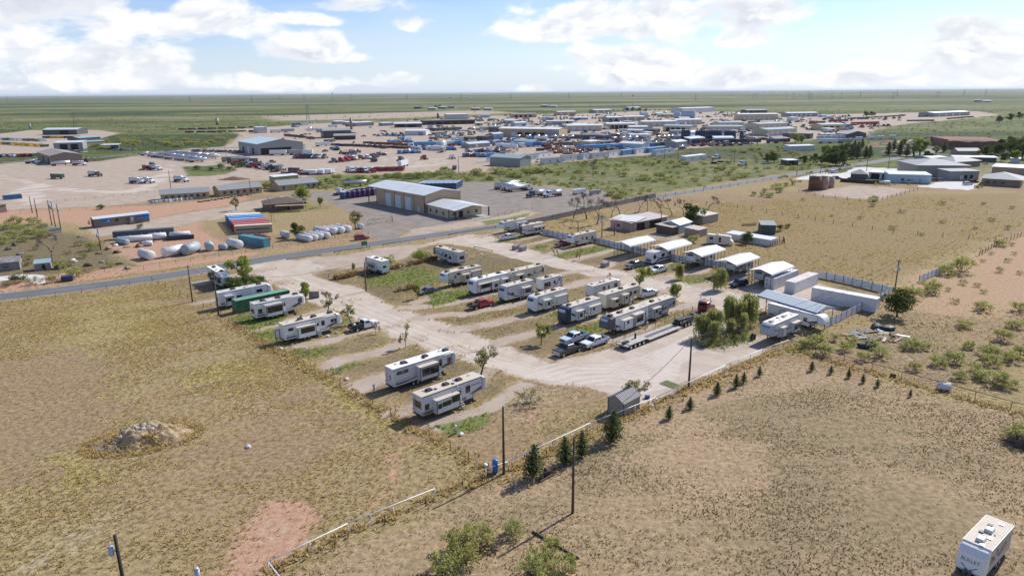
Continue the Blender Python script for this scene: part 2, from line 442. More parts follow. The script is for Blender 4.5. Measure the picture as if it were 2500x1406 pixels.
ZONES += [
 ('dirt', [(1500, 600), (1560, 570), (1620, 560), (1720, 590), (1700, 600), (1600, 590)], 3, .6),
 ('green', [(890, 672), (1000, 652), (1075, 650), (1090, 690), (1000, 704), (880, 700)], 5, .5), ('green', [(1030, 735), (1060, 712), (1150, 706), (1140, 728), (1050, 745)], 2, .95),
 ('green', [(560, 775), (700, 755), (680, 790), (610, 808)], 2, .85), ('green', [(600, 815), (740, 800), (900, 770), (760, 815), (690, 850)], 2, .7), ('green', [(700, 855), (800, 848), (770, 872), (720, 880)], 1.5, .8),
 ('green', [(800, 905), (900, 884), (880, 900), (830, 915)], 1.5, .7), ('green', [(1060, 1040), (1190, 1000), (1180, 1045), (1100, 1060)], 2, .75), ('green', [(540, 690), (640, 675), (660, 688), (560, 720)], 2, .7),
 ('green', [(1390, 800), (1470, 785), (1560, 760), (1480, 800), (1400, 825)], 2, .8), ('green', [(1300, 770), (1460, 735), (1380, 775)], 2, .6), ('green', [(1200, 735), (1300, 712), (1320, 725), (1220, 745)], 2, .7),
 ('green', [(1180, 585), (1240, 575), (1290, 580), (1210, 597)], 2, .55), ('green', [(1280, 608), (1330, 598), (1340, 606), (1300, 614)], 1.5, .8), ('green', [(1330, 628), (1460, 598), (1500, 606), (1370, 634)], 2, .55),
 ('green', [(1550, 662), (1600, 655), (1660, 640), (1640, 655), (1580, 672)], 1.5, .85), ('green', [(1620, 690), (1760, 670), (1760, 690), (1660, 700)], 2, .45), ('green', [(1700, 850), (1760, 815), (1840, 805), (1850, 830), (1760, 850)], 2, .75),
 ('green', [(1180, 540), (1310, 518), (1290, 528), (1180, 552)], 1.5, .7), ('green', [(730, 470), (800, 500), (820, 512), (700, 525), (600, 530)], 5, .4), ('green', [(1900, 870), (1990, 810), (2060, 790), (2010, 850), (1960, 870)], 3, .8),
 ('green', [(2250, 965), (2330, 990), (2500, 1025), (2500, 1035), (2320, 1000)], 1.0, .9), ('green', [(2420, 1406), (2500, 1330), (2520, 1406)], 2, .8), ('green', [(1100, 870), (1140, 872), (1180, 905), (1240, 905), (1200, 925)], 2, .4),
 ('olive', [(860, 660), (1000, 640), (1200, 618), (1420, 672), (1250, 690), (1100, 655), (1010, 725), (900, 735), (850, 700)], 5, .7),
 ('olive', [(1150, 640), (1280, 622), (1430, 664), (1330, 675), (1220, 660)], 4, .6),
 ('soil', [(1230, 1170), (1560, 1010), (1880, 870), (2300, 965), (2600, 1030), (2600, 1500), (560, 1500), (800, 1340)], 5, .95),
 ('soil', [(1560, 1000), (1700, 935), (1900, 850), (1880, 875), (1640, 990)], 3, .4),
 ('olive', [(1560, 1015), (1900, 865), (2060, 890), (1900, 930), (1700, 985), (1450, 1110), (1330, 1160)], 5, .55),
 ('red', [(420, 1500), (560, 1390), (585, 1310), (630, 1225), (720, 1200), (830, 1240), (790, 1300), (700, 1370), (620, 1406), (560, 1500)], 3, .95),
 ('red', [(740, 1240), (800, 1200), (1100, 1120), (1180, 1140), (1060, 1205), (850, 1300)], 9, .4), ('red', [(60, 1060), (300, 1040), (560, 1080), (520, 1160), (200, 1150)], 14, .25),
 ('pale', [(0, 1406), (60, 1330), (200, 1270), (330, 1215), (420, 1220), (300, 1290), (120, 1406)], 6, .6), ('pale', [(600, 1350), (640, 1275), (760, 1260), (700, 1310)], 3, .6),
 ('lush', [(100, 1110), (240, 1100), (330, 1150), (240, 1190), (130, 1200)], 4, .8), ('lush', [(0, 985), (160, 960), (140, 1000), (0, 1010)], 4, .5), ('lush', [(430, 920), (600, 870), (680, 900), (480, 945)], 3, .9),
 ('lush', [(0, 760), (360, 690), (480, 735), (560, 800), (400, 850), (0, 900)], 12, .55), ('lush', [(640, 860), (760, 880), (960, 1010), (1160, 1130), (1180, 1160), (1100, 1150), (900, 1040), (700, 900)], 3, .7),
 ('sand', [(2100, 745), (2190, 690), (2260, 655), (2340, 640), (2440, 585), (2560, 560), (2560, 770), (2420, 790), (2260, 775), (2160, 760)], 6, .95),
 ('soil', [(1930, 800), (2100, 740), (2560, 770), (2560, 1000), (2200, 935), (1960, 860)], 8, .45),
 ('olive', [(1930, 820), (2200, 800), (2560, 850), (2560, 1000), (2200, 935), (1960, 860)], 8, .5),
 ('dirt', [(1990, 466), (2080, 452), (2180, 456), (2250, 462), (2130, 490), (2010, 480)], 6, .75),
 ('grey', [(1660, 600), (1900, 560), (2150, 520), (2500, 480), (2560, 500), (2560, 540), (2200, 545), (1900, 575)], 20, .42),
 ('straw', [(1350, 600), (1500, 560), (1700, 500), (2000, 470), (2500, 470), (2560, 540), (2440, 580), (2200, 690), (1990, 680), (1780, 640), (1480, 590)], 12, .75),
 ('concrete', [(1938, 438), (2000, 424), (2058, 424), (2100, 408), (2194, 411), (2166, 422), (2040, 441)], 1.5, 1), ('concrete', [(2238, 454), (2300, 440), (2392, 446), (2352, 463)], 1.5, 1),
 ('dirt', [(2150, 372), (2260, 372), (2500, 380), (2500, 440), (2380, 450), (2300, 430), (2200, 390)], 6, .4),
]
for k in range(5):
 ZONES.append(('lush', [(430 + 22 * k, 935 + 16 * k), (590 + 30 * k, 872 + 17 * k)], 1.0, .9, 1.2))
for k in range(2):
 ZONES.append(('red', [(895 + 12 * k, 1240), (940 + 14 * k, 1195), (945 + 14 * k, 1120), (1060, 1040 + 6 * k)], .6, .7, .6))
 ZONES.append(('red', [(-60, 1010 + 9 * k), (300, 965 + 8 * k), (620, 985 + 9 * k), (900, 1100 + 10 * k)], .6, .6, .6))
TRACKS = []
for k in range(9):      # wheel ruts of the turning loop
 o = k * 1.5
 TRACKS.append(([(1330 - o * 4, 885 + o * 3.0), (1400, 893 + o * 3.4), (1490, 890 + o * 4.2), (1570 + o * 3, 872 + o * 4.6), (1640 + o * 3, 842 + o * 3), (1720, 800 + o * 2)], .6))
for k in range(4):
 TRACKS.append(([(720 - k * 13, 676 + k * 7), (960 - k * 14, 772 + k * 7), (1180 - k * 14, 862 + k * 6), (1340, 905 + k * 8)], .7))
 TRACKS.append(([(1110 + k * 12, 588 - k * 3), (1300, 628 - k * 4), (1440, 660 - k * 3), (1600, 697 - k * 5), (1760, 735 - k * 6)], .6))
for k in range(5):
 TRACKS.append(([(1560 + k * 14, 960 - k * 2), (1615 + k * 10, 915), (1625 + k * 9, 880), (1600 + k * 14, 855)], .5))
for k in range(7):
 TRACKS.append(([(0 + 10 * k, 428 + 5 * k), (120 + 22 * k, 455 + 3 * k), (250 + 20 * k, 470 - k), (330 + 14 * k, 470 - 6 * k), (360 + 12 * k, 440 - 8 * k)], 1.2))
 TRACKS.append(([(60 + 9 * k, 505 - 2 * k), (30 + 12 * k, 470 - 4 * k), (-20, 440 - 6 * k)], 1.2))
 TRACKS.append(([(980 - 30 * k, 402 + k), (1060 - 10 * k, 404 + k), (1100 - 12 * k, 396 + 1.5 * k), (1080 - 20 * k, 388 + k), (960 - 20 * k, 383 + k)], 1.5))
ZONES_W = [(z[0], W2(z[1]), z[2], z[3], z[4] if len(z) > 4 else None) for z in ZONES]
TRACKS_W = [(W2(p), w) for p, w in TRACKS]
ATTRS = ['gravel', 'dirt', 'green', 'grey', 'red', 'soil', 'scrub', 'straw', 'concrete', 'olive', 'lush', 'pale', 'sand', 'track', 'bare']
def fbm(P, s, seed):
 out = np.zeros(len(P))
 rr = np.random.default_rng(seed)
 for o in range(4):
  for _ in range(3):
   k = rr.normal(size=2) * s * 2 ** o
   out += np.sin(P @ k + rr.uniform(0, 6.28)) / 2 ** (o * .7)
 return out / 4
_WOB = [(2 * math.pi / wl * np.array([math.cos(a), math.sin(a)]), am, ph, k) for k, (wl, am) in enumerate([(31, .9), (23, .8), (13, .6), (9.3, .5), (6.1, .42), (4.3, .32), (2.9, .24), (2.1, .2)]) for a, ph in [(k * 1.3, k * 2.1), (k * 2.7 + 1, k * .7)]]
def wobble(P):
 """natural borders: push the outline to and fro by a few noise waves"""
 far = np.clip(np.hypot(P[:, 0], P[:, 1]) / 260, 1, 5)[:, None]
 D = np.zeros_like(P)
 for kv, am, ph, k in _WOB:
  w = np.sin((P / far) @ kv + ph + np.sin((P / far) @ kv[::-1] * .7 + k))
  D[:, k % 2] += am * w
  D[:, 1 - k % 2] += am * .6 * np.cos((P / far) @ kv * 1.3 + ph)
 return P + D * far * np.where(far > 1.02, .75, .42)
def zone_values(P, tracks=True):
 P0 = P
 P = wobble(P)
 A = {k: np.zeros(len(P)) for k in ATTRS}
 A['scrub'] = np.clip((P[:, 1] - 360 + 0.25 * np.abs(P[:, 0])) / 120, 0, 1)
 A['bare'] = np.clip((fbm(P, .055, 41) + .35 * fbm(P, .3, 42) - .02) / .45, 0, 1)
 over = ('gravel', 'dirt', 'grey', 'concrete', 'red', 'soil', 'scrub', 'sand')
 for name, pl, fe, s, w in ZONES_W:
  if name == 'green':
   s = min(1, s * 1.35)
  m = s * (poly_mask(P, pl, fe * 1.8) if w is None else line_mask(P, pl, w, fe))
  if name in over:
   for k in over + ('green', 'lush', 'straw', 'olive'):
    A[k] *= 1 - m
  A[name] = np.maximum(A[name], m)
 if tracks:
  for pl, w in TRACKS_W:
   A['track'] = np.maximum(A['track'], line_mask(P0, pl, w, .5))
 return A
def ground_material():
 m = bpy.data.materials.new('ground')
 m.use_nodes = True
 t = m.node_tree
 N = NT(t)
 b = t.nodes['Principled BSDF']
 b.inputs['Roughness'].default_value = .95
 b.inputs['Specular IOR Level'].default_value = .1
 geo = N.n('ShaderNodeNewGeometry')
 P = geo.outputs['Position']
 a = {}
 for k in ATTRS:
  nd = N.n('ShaderNodeAttribute', attribute_name=k)
  a[k] = nd.outputs['Fac']
 nxl = N.noise(P, .006, 4, .6)
 nl = N.noise(P, .035, 5, .6)
 nm = N.noise(P, .22, 6, .62)
 nf = N.noise(P, 1.3, 6, .68)
 ng = N.noise(P, 6.0, 4, .7)
 nmix = N.math('MULTIPLY_ADD', nf, .5, N.math('MULTIPLY', nm, .5))
 def br(mask, amt=.55, lo=.34, hi=.66, n=None):
  n = n or nmix
  amt = max(amt, .8) * 1.5
  return N.ramp(N.math('ADD', mask, N.math('MULTIPLY', N.math('SUBTRACT', n, .5), amt)), lo, hi)
 dry = N.mix(N.ramp(nf, .35, .66), (.215, .165, .086), (.435, .345, .17))
 dry = N.mix(N.ramp(nl, .4, .62), dry, N.mix(N.ramp(nf, .35, .6), (.215, .155, .086), (.375, .275, .152)))
 dry = N.mix(N.math('MULTIPLY', br(a['bare'], .8), .85), dry, N.mix(N.ramp(nf, .35, .65), (.215, .148, .088), (.37, .262, .158)))
 lush = N.mix(N.ramp(nf, .32, .62), (.17, .135, .05), (.42, .34, .14))
 c = N.mix(br(a['lush']), dry, lush)
 c = N.mix(br(a['straw'], .8), c, N.mix(N.ramp(nf, .3, .62), (.16, .115, .06), (.33, .24, .115)))
 c = N.mix(br(a['olive'], .8), c, N.mix(N.ramp(nf, .35, .65), (.12, .098, .055), (.25, .20, .108)))
 sp = N.noise(P, .17, 3, .75)
 spots = N.ramp(N.math('MULTIPLY_ADD', N.math('SUBTRACT', nxl, .5), .6, sp), .37, .54)
 sgreen = N.mix(N.ramp(nl, .35, .65), (.078, .105, .032), (.14, .17, .057))
 stan = N.mix(N.ramp(nl, .3, .7), (.17, .17, .075), (.27, .225, .12))
 scr = N.mix(spots, stan, sgreen)
 bands = N.noise(N.xyz(N.math('MULTIPLY', N.sep(P)[0], .0006), N.math('MULTIPLY', N.sep(P)[1], .0022), 1.0), 1.0, 5, .65)
 scr = N.mix(N.ramp(bands, .50, .57, 0, .85), scr, (.045, .068, .026))
 scr = N.mix(N.ramp(bands, .39, .45, .8, 0), scr, (.27, .245, .14))
 c = N.mix(br(a['scrub'], .6), c, scr)
 soil = N.mix(N.ramp(nf, .35, .7), (.275, .195, .112), (.46, .345, .21))
 soil = N.mix(N.ramp(nl, .44, .56), soil, N.mix(N.ramp(nf, .35, .65), (.21, .158, .09), (.355, .275, .162)))
 soil = N.mix(N.math('MULTIPLY', br(a['bare'], .8), .7), soil, N.mix(N.ramp(nf, .35, .65), (.295, .205, .122), (.475, .345, .222)))
 c = N.mix(br(a['soil']), c, soil)
 sand = N.mix(N.ramp(nf, .3, .7), (.36, .235, .14), (.47, .33, .21))
 c = N.mix(br(a['sand'], .8), c, sand)
 red = N.mix(N.ramp(nf, .3, .7), (.375, .205, .13), (.52, .345, .24))
 c = N.mix(br(a['red'], .9), c, red)
 c = N.mix(br(a['pale'], 1.0), c, N.mix(nf, (.36, .29, .20), (.52, .44, .33)))
 dirt = N.mix(N.ramp(nm, .3, .7), (.375, .298, .232), (.455, .378, .305))
 dirt = N.mix(N.ramp(nf, .55, .8, 0, .5), dirt, (.30, .225, .165))
 c = N.mix(br(a['dirt'], .7), c, dirt)
 c = N.mix(br(a['grey'], .4), c, N.mix(N.ramp(nm, .3, .7), (.225, .195, .168), (.305, .265, .228)))
 green = N.mix(N.ramp(nf, .3, .65), (.105, .135, .034), (.175, .215, .058))
 c = N.mix(N.math('MULTIPLY', br(a['green'], .8), .85), c, green)
 grav = N.mix(N.ramp(nm, .3, .7), (.46, .385, .31), (.57, .49, .41))
 grav = N.mix(N.ramp(nf, .5, .75, 0, .45), grav, (.41, .335, .27))
 u, v2 = N.sep(P)[0], N.sep(P)[1]
 cr = N.math('MULTIPLY_ADD', u, .743, N.math('MULTIPLY', v2, .669))
 al = N.math('MULTIPLY_ADD', u, .669, N.math('MULTIPLY', v2, -.743))
 streak = N.noise(N.xyz(N.math('MULTIPLY', cr, 1.1), N.math('MULTIPLY', al, .05), 0.0), 1.0, 3)
 grav = N.mix(N.ramp(streak, .35, .7, .22, 0), grav, (.40, .33, .265))
 c = N.mix(N.ramp(N.math('ADD', a['gravel'], N.math('MULTIPLY', N.math('SUBTRACT', nmix, .5), .7)), .22, .6), c, grav)
 c = N.mix(N.ramp(a['concrete'], .4, .6), c, (.62, .60, .57))
 c = N.mix(N.math('MULTIPLY', br(a['track'], .9, .3, .8), .55), c, (.62, .56, .49))
 c = N.mix(N.ramp(ng, .3, .7, .30, 0), c, N.mix(1.0, c, (.55, .53, .5), 'MULTIPLY'))
 t.links.new(c, b.inputs['Base Color'])
 rough_amt = N.math('SUBTRACT', 1.0, N.math('MAXIMUM', a['gravel'], N.math('MAXIMUM', a['concrete'], N.math('MAXIMUM', a['dirt'], a['grey']))), clamp=True)
 bn = N.n('ShaderNodeBump')
 bn.inputs['Distance'].default_value = .22
 t.links.new(N.math('MULTIPLY_ADD', rough_amt, .75, .12), bn.inputs['Strength'])
 t.links.new(N.math('MULTIPLY_ADD', nf, .8, N.math('MULTIPLY', ng, .25)), bn.inputs['Height'])
 t.links.new(bn.outputs[0], b.inputs['Normal'])
 return m
GROUND_MAT = ground_material()
def sheet(name, verts, faces, A, kind='structure'):
 me = bpy.data.meshes.new(name)
 me.vertices.add(len(verts))
 me.vertices.foreach_set('co', verts.astype(np.float32).ravel())
 me.loops.add(len(faces) * 4)
 me.loops.foreach_set('vertex_index', faces.astype(np.int32).ravel())
 me.polygons.add(len(faces))
 me.polygons.foreach_set('loop_start', np.arange(0, len(faces) * 4, 4, dtype=np.int32))
 me.update(calc_edges=True)
 for k in ATTRS:
  me.attributes.new(k, 'FLOAT', 'POINT').data.foreach_set('value', A[k].astype(np.float32))
 me.materials.append(GROUND_MAT)
 o = obj(name, me)
 o['kind'] = kind
 return o
def split_sheets(patches):
 Vs, Fs, off = [], [], 0
 for x0, x1, y0, y1, s in patches:
  nx, ny = max(1, round((x1 - x0) / s)), max(1, round((y1 - y0) / s))
  X, Y = np.meshgrid(np.linspace(x0, x1, nx + 1), np.linspace(y0, y1, ny + 1))
  Vs.append(np.stack([X.ravel(), Y.ravel(), np.zeros(X.size)], 1))
  i, j = np.meshgrid(np.arange(nx), np.arange(ny))
  a = (j * (nx + 1) + i).ravel() + off
  Fs.append(np.stack([a, a + 1, a + nx + 2, a + nx + 1], 1))
  off += X.size
 V, F = np.concatenate(Vs), np.concatenate(Fs)
 A = zone_values(V[:, :2])
 cls = np.zeros(len(V), int)
 for k, nm in enumerate(('gravel', 'dirt', 'grey', 'concrete'), 1):
  cls[A[nm] > .5] = k
 fc = cls[F].max(1)
 for k, nm in enumerate(('ground', 'gravel_road', 'dirt_yard', 'gravel_lot', 'concrete_pavement')):
  f = F[fc == k]
  if not len(f):
   continue
  ids, inv = np.unique(f.ravel(), return_inverse=True)
  sheet(nm, V[ids], inv.reshape(-1, 4), {q: A[q][ids] for q in ATTRS})
split_sheets([(-170, 210, 20, 270, .65), (-750, -170, 20, 270, 6), (210, 950, 20, 270, 6), (-750, 950, 270, 1100, 4.5),
     (-4000, -750, 20, 1100, 30), (950, 4000, 20, 1100, 30), (-4000, 4000, 1100, 4000, 28),
     (-40000, 40000, 4000, 60000, 900), (-40000, -4000, -3000, 4000, 900), (4000, 40000, -3000, 4000, 900), (-4000, 4000, -3000, 20, 400)])
def ribbon(name, line, width, z, material, jit=.12, step=2.0):
 pts = [Vector((p[0], p[1], 0)) for p in line]
 P = []
 for a, b in zip(pts, pts[1:]):
  n = max(1, int((b - a).length / step))
  P += [a.lerp(b, i / n) for i in range(n)]
 P.append(pts[-1])
 for _ in range(12):
  P = [P[0]] + [(P[i - 1] + P[i] * 2 + P[i + 1]) / 4 for i in range(1, len(P) - 1)] + [P[-1]]
 mb = MB()
 vs, fs = [], []
 cols = (-.5, -.25, 0, .25, .5)
 for i, p in enumerate(P):
  d = (P[min(i + 1, len(P) - 1)] - P[max(i - 1, 0)]).normalized()
  nrm = Vector((-d.y, d.x, 0))
  for q in cols:
   j = random.uniform(-jit, jit) if abs(q) == .5 else 0
   vs.append(p + nrm * (q * width + j) + Vector((0, 0, z)))
 n = len(cols)
 for i in range(len(P) - 1):
  for k in range(n - 1):
   fs.append((i * n + k + 1, i * n + k, (i + 1) * n + k, (i + 1) * n + k + 1))
 mb.add(vs, fs)
 me = mb.mesh(name, material)
 at = me.attributes.new('across', 'FLOAT', 'POINT')
 at.data.foreach_set('value', np.array([abs(cols[i % n]) * 2 for i in range(len(vs))], np.float32))
 o = obj(name, me)
 o['kind'] = 'structure'
 return o
def asphalt_mat():
 m = bpy.data.materials.new('asphalt')
 m.use_nodes = True
 t = m.node_tree
 N = NT(t)
 b = t.nodes['Principled BSDF']
 b.inputs['Roughness'].default_value = .85
 P = N.n('ShaderNodeNewGeometry').outputs['Position']
 ac = N.n('ShaderNodeAttribute', attribute_name='across').outputs['Fac']
 n1, n2, n3 = N.noise(P, .08, 5), N.noise(P, .9, 5, .7), N.noise(P, 7, 3)
 c = N.mix(N.ramp(n1, .3, .7), (.125, .128, .132), (.17, .17, .168))
 c = N.mix(N.ramp(n2, .35, .7, .3, 0), c, (.09, .092, .095))
 wheel = N.ramp(N.math('ABSOLUTE', N.math('SUBTRACT', ac, .45)), .05, .3, .35, 0)
 c = N.mix(wheel, c, (.085, .088, .092))
 edge = N.ramp(N.math('MULTIPLY_ADD', N.math('SUBTRACT', n2, .5), .5, ac), .8, 1.05)
 c = N.mix(N.math('MULTIPLY', edge, .8), c, (.38, .31, .25))
 t.links.new(c, b.inputs['Base Color'])
 bn = N.n('ShaderNodeBump')
 bn.inputs['Distance'].default_value = .01
 t.links.new(n3, bn.inputs['Height'])
 t.links.new(bn.outputs[0], b.inputs['Normal'])
 return m
ASPHALT = asphalt_mat()
ribbon('asphalt_road', ROAD, 7.6, .006, ASPHALT)
ribbon('asphalt_road', W2([(-300, 424), (0, 397), (230, 386), (420, 368), (560, 361), (700, 356)]), 8, .006, ASPHALT)
hm = bpy.data.materials.new('haze')
hm.use_nodes = True
hm.node_tree.nodes.clear()
_o = hm.node_tree.nodes.new('ShaderNodeOutputMaterial')
_v = hm.node_tree.nodes.new('ShaderNodeVolumePrincipled')
_v.inputs['Color'].default_value = (.80, .90, 1, 1)
_v.inputs['Density'].default_value = 2.5e-5
_v.inputs['Anisotropy'].default_value = 0.2
hm.node_tree.links.new(_v.outputs[0], _o.inputs['Volume'])
hz = MB().box(-41000, 41000, -3100, 61000, -9, 75).build('haze', hm)
hz['kind'] = 'stuff'
# ================================================================ MATERIALS FOR THINGS
WHITE = mat('white_gelcoat', (.74, .74, .72), .35, var=.04, scale=.6, dirt=(.55, .50, .43, .25))
CREAM = mat('cream_gelcoat', (.66, .60, .49), .4, var=.04, scale=.6, dirt=(.45, .38, .3, .25))
LTGREY = mat('light_grey_gelcoat', (.56, .57, .58), .38, var=.04, scale=.6, dirt=(.45, .42, .38, .2))
SILVER = mat('silver_gelcoat', (.42, .44, .46), .35, var=.05, scale=.6)
DKGREY = mat('dark_grey_gelcoat', (.075, .08, .09), .3, var=.08)
NAVYCAP = mat('navy_gelcoat', (.03, .045, .085), .25, var=.08)
TANBAND = mat('tan_skirt_paint', (.27, .22, .17), .5, var=.06)
ROOFW = mat('white_roof_membrane', (.74, .72, .68), .7, var=.06, scale=.8, dirt=(.46, .41, .34, .5))
ROOFT = mat('tan_roof_membrane', (.55, .48, .39), .75, var=.07, scale=.8, dirt=(.36, .30, .23, .5))
ROOFG = mat('grey_roof_membrane', (.50, .48, .45), .75, var=.07, scale=.8, dirt=(.32, .28, .24, .5))
GLASS = mat('dark_tinted_glass', (.012, .014, .017), .06, var=.2, spec=.9)
GLASSG = mat('green_windscreen', (.10, .19, .17), .08, spec=.8)
BLACK = mat('black_rubber', (.02, .02, .021), .75, var=.2)
DARKMETAL = mat('dark_chassis_steel', (.04, .04, .042), .6, .3, var=.2)
STEEL = mat('bare_steel', (.45, .45, .46), .35, .8, var=.1)
ALU = mat('aluminium_trim', (.62, .63, .64), .35, .6, var=.06)
CHARC = mat('charcoal_decal', (.055, .06, .068), .4)
GREYDEC = mat('mid_grey_decal', (.25, .27, .29), .4)
TANDEC = mat('tan_decal', (.36, .29, .21), .45)
BLUEDEC = mat('navy_decal', (.06, .09, .18), .4)
ACDARK = mat('black_air_conditioner', (.03, .03, .033), .55, var=.2)
ACWHITE = mat('white_air_conditioner', (.6, .6, .58), .5)
WOOD = mat('weathered_wood', (.15, .105, .07), .9, var=.3, scale=3)
POLEWOOD = mat('creosote_pole', (.085, .062, .045), .9, var=.25, scale=2)
RUST = mat('rusted_steel', (.17, .075, .04), .85, var=.35, scale=2)
GALV = mat('galvanized_sheet', (.46, .48, .49), .45, .3, var=.08)
CONCRETE = mat('concrete_block', (.38, .36, .33), .9, var=.12)
def sect(x, hw, zb, zt, c):
 """one cross-section ring of a vehicle body"""
 return [(x, -hw, zb), (x, hw, zb), (x, hw, zt - c), (x, hw - c * 1.1, zt), (x, -hw + c * 1.1, zt), (x, -hw, zt - c)]
def swoosh(mb, pts, w0, w1, y, s, mi=0):
 """tapering decal ribbon on the side wall y = s*hw, slightly proud"""
 n = len(pts)
 up, lo = [], []
 for i, (x, z) in enumerate(pts):
  w = (w0 + (w1 - w0) * i / (n - 1)) * (1.5 if n > 2 else 1)
  up.append((x, s * (y + .007), z + w / 2))
  lo.append((x, s * (y + .007), z - w / 2))
 fs = [(i, i + 1, n + i + 1, n + i) if s < 0 else (i + 1, i, n + i, n + i + 1) for i in range(n - 1)]
 mb.add(up + lo, fs, mi)
def curve(p0, p1, p2, n=7):
 return [((1 - t) ** 2 * p0[0] + 2 * t * (1 - t) * p1[0] + t * t * p2[0], (1 - t) ** 2 * p0[1] + 2 * t * (1 - t) * p1[1] + t * t * p2[1]) for t in [i / n for i in range(n + 1)]]
def wheel_mesh(r, w):
 t = MB().cyl((0, -w / 2, 0), (0, w / 2, 0), r, n=14, smooth=False).mesh('tyre', BLACK)
 h = MB().cyl((0, -w / 2 - .012, 0), (0, w / 2 + .012, 0), r * .56, n=10, smooth=False).mesh('rim', ALU)
 return t, h
WHEELS = {}
def wheels(root, spots, r=.38, w=.24):
 key = (r, w)
 if key not in WHEELS:
  WHEELS[key] = wheel_mesh(r, w)
 t, h = WHEELS[key]
 for x, y in spots:
  o = obj('wheel', t, root, (x, y, r))
  obj('rim', h, o)
AC_MESH = {}
def ac_unit(root, x, y, z, dark=True):
 k = dark
 if k not in AC_MESH:
  mb = MB()
  mb.loft([[(-.46 * q, -.34 * p, h), (.46 * q, -.34 * p, h), (.46 * q, .34 * p, h), (-.46 * q, .34 * p, h)] for q, p, h in ((1, 1, 0), (1.06, 1.05, .12), (1, 1, .26), (.78, .8, .34))])
  AC_MESH[k] = mb.mesh('air_conditioner', ACDARK if dark else ACWHITE)
 obj('air_conditioner', AC_MESH[k], root, (x, y, z))
VENT = MB().box(-.2, .2, -.2, .2, 0, .10).mesh('roof_vent', ALU)
VENTD = MB().box(-.2, .2, -.2, .2, 0, .12).mesh('roof_vent', ACDARK)
PIPEV = MB().cyl((0, 0, 0), (0, 0, .14), .07, n=8).mesh('vent_pipe', ACWHITE)
def window(root, x0, x1, z0, z1, y, s, frame=ALU, name='window'):
 """tinted pane set in a thin frame on the side wall"""
 x0, x1, z0, z1 = x0 - .1, x1 + .1, z0 - .08, z1 + .08
 a, b = sorted((s * (y - .01), s * (y + .018)))
 f = MB().box(x0 - .04, x1 + .04, a, b, z0 - .04, z1 + .04).build('window', frame, root)
 a, b = sorted((s * y, s * (y + .026)))
 MB().box(x0, x1, a, b, z0, z1).build('pane', GLASS, f)
 return f
def end_window(root, x, sx, y0, y1, z0, z1, frame=ALU):
 a, b = sorted((x - sx * .01, x + sx * .018))
 f = MB().box(a, b, y0 - .04, y1 + .04, z0 - .04, z1 + .04).build('window', frame, root)
 a, b = sorted((x, x + sx * .026))
 MB().box(a, b, y0, y1, z0, z1).build('pane', GLASS, f)
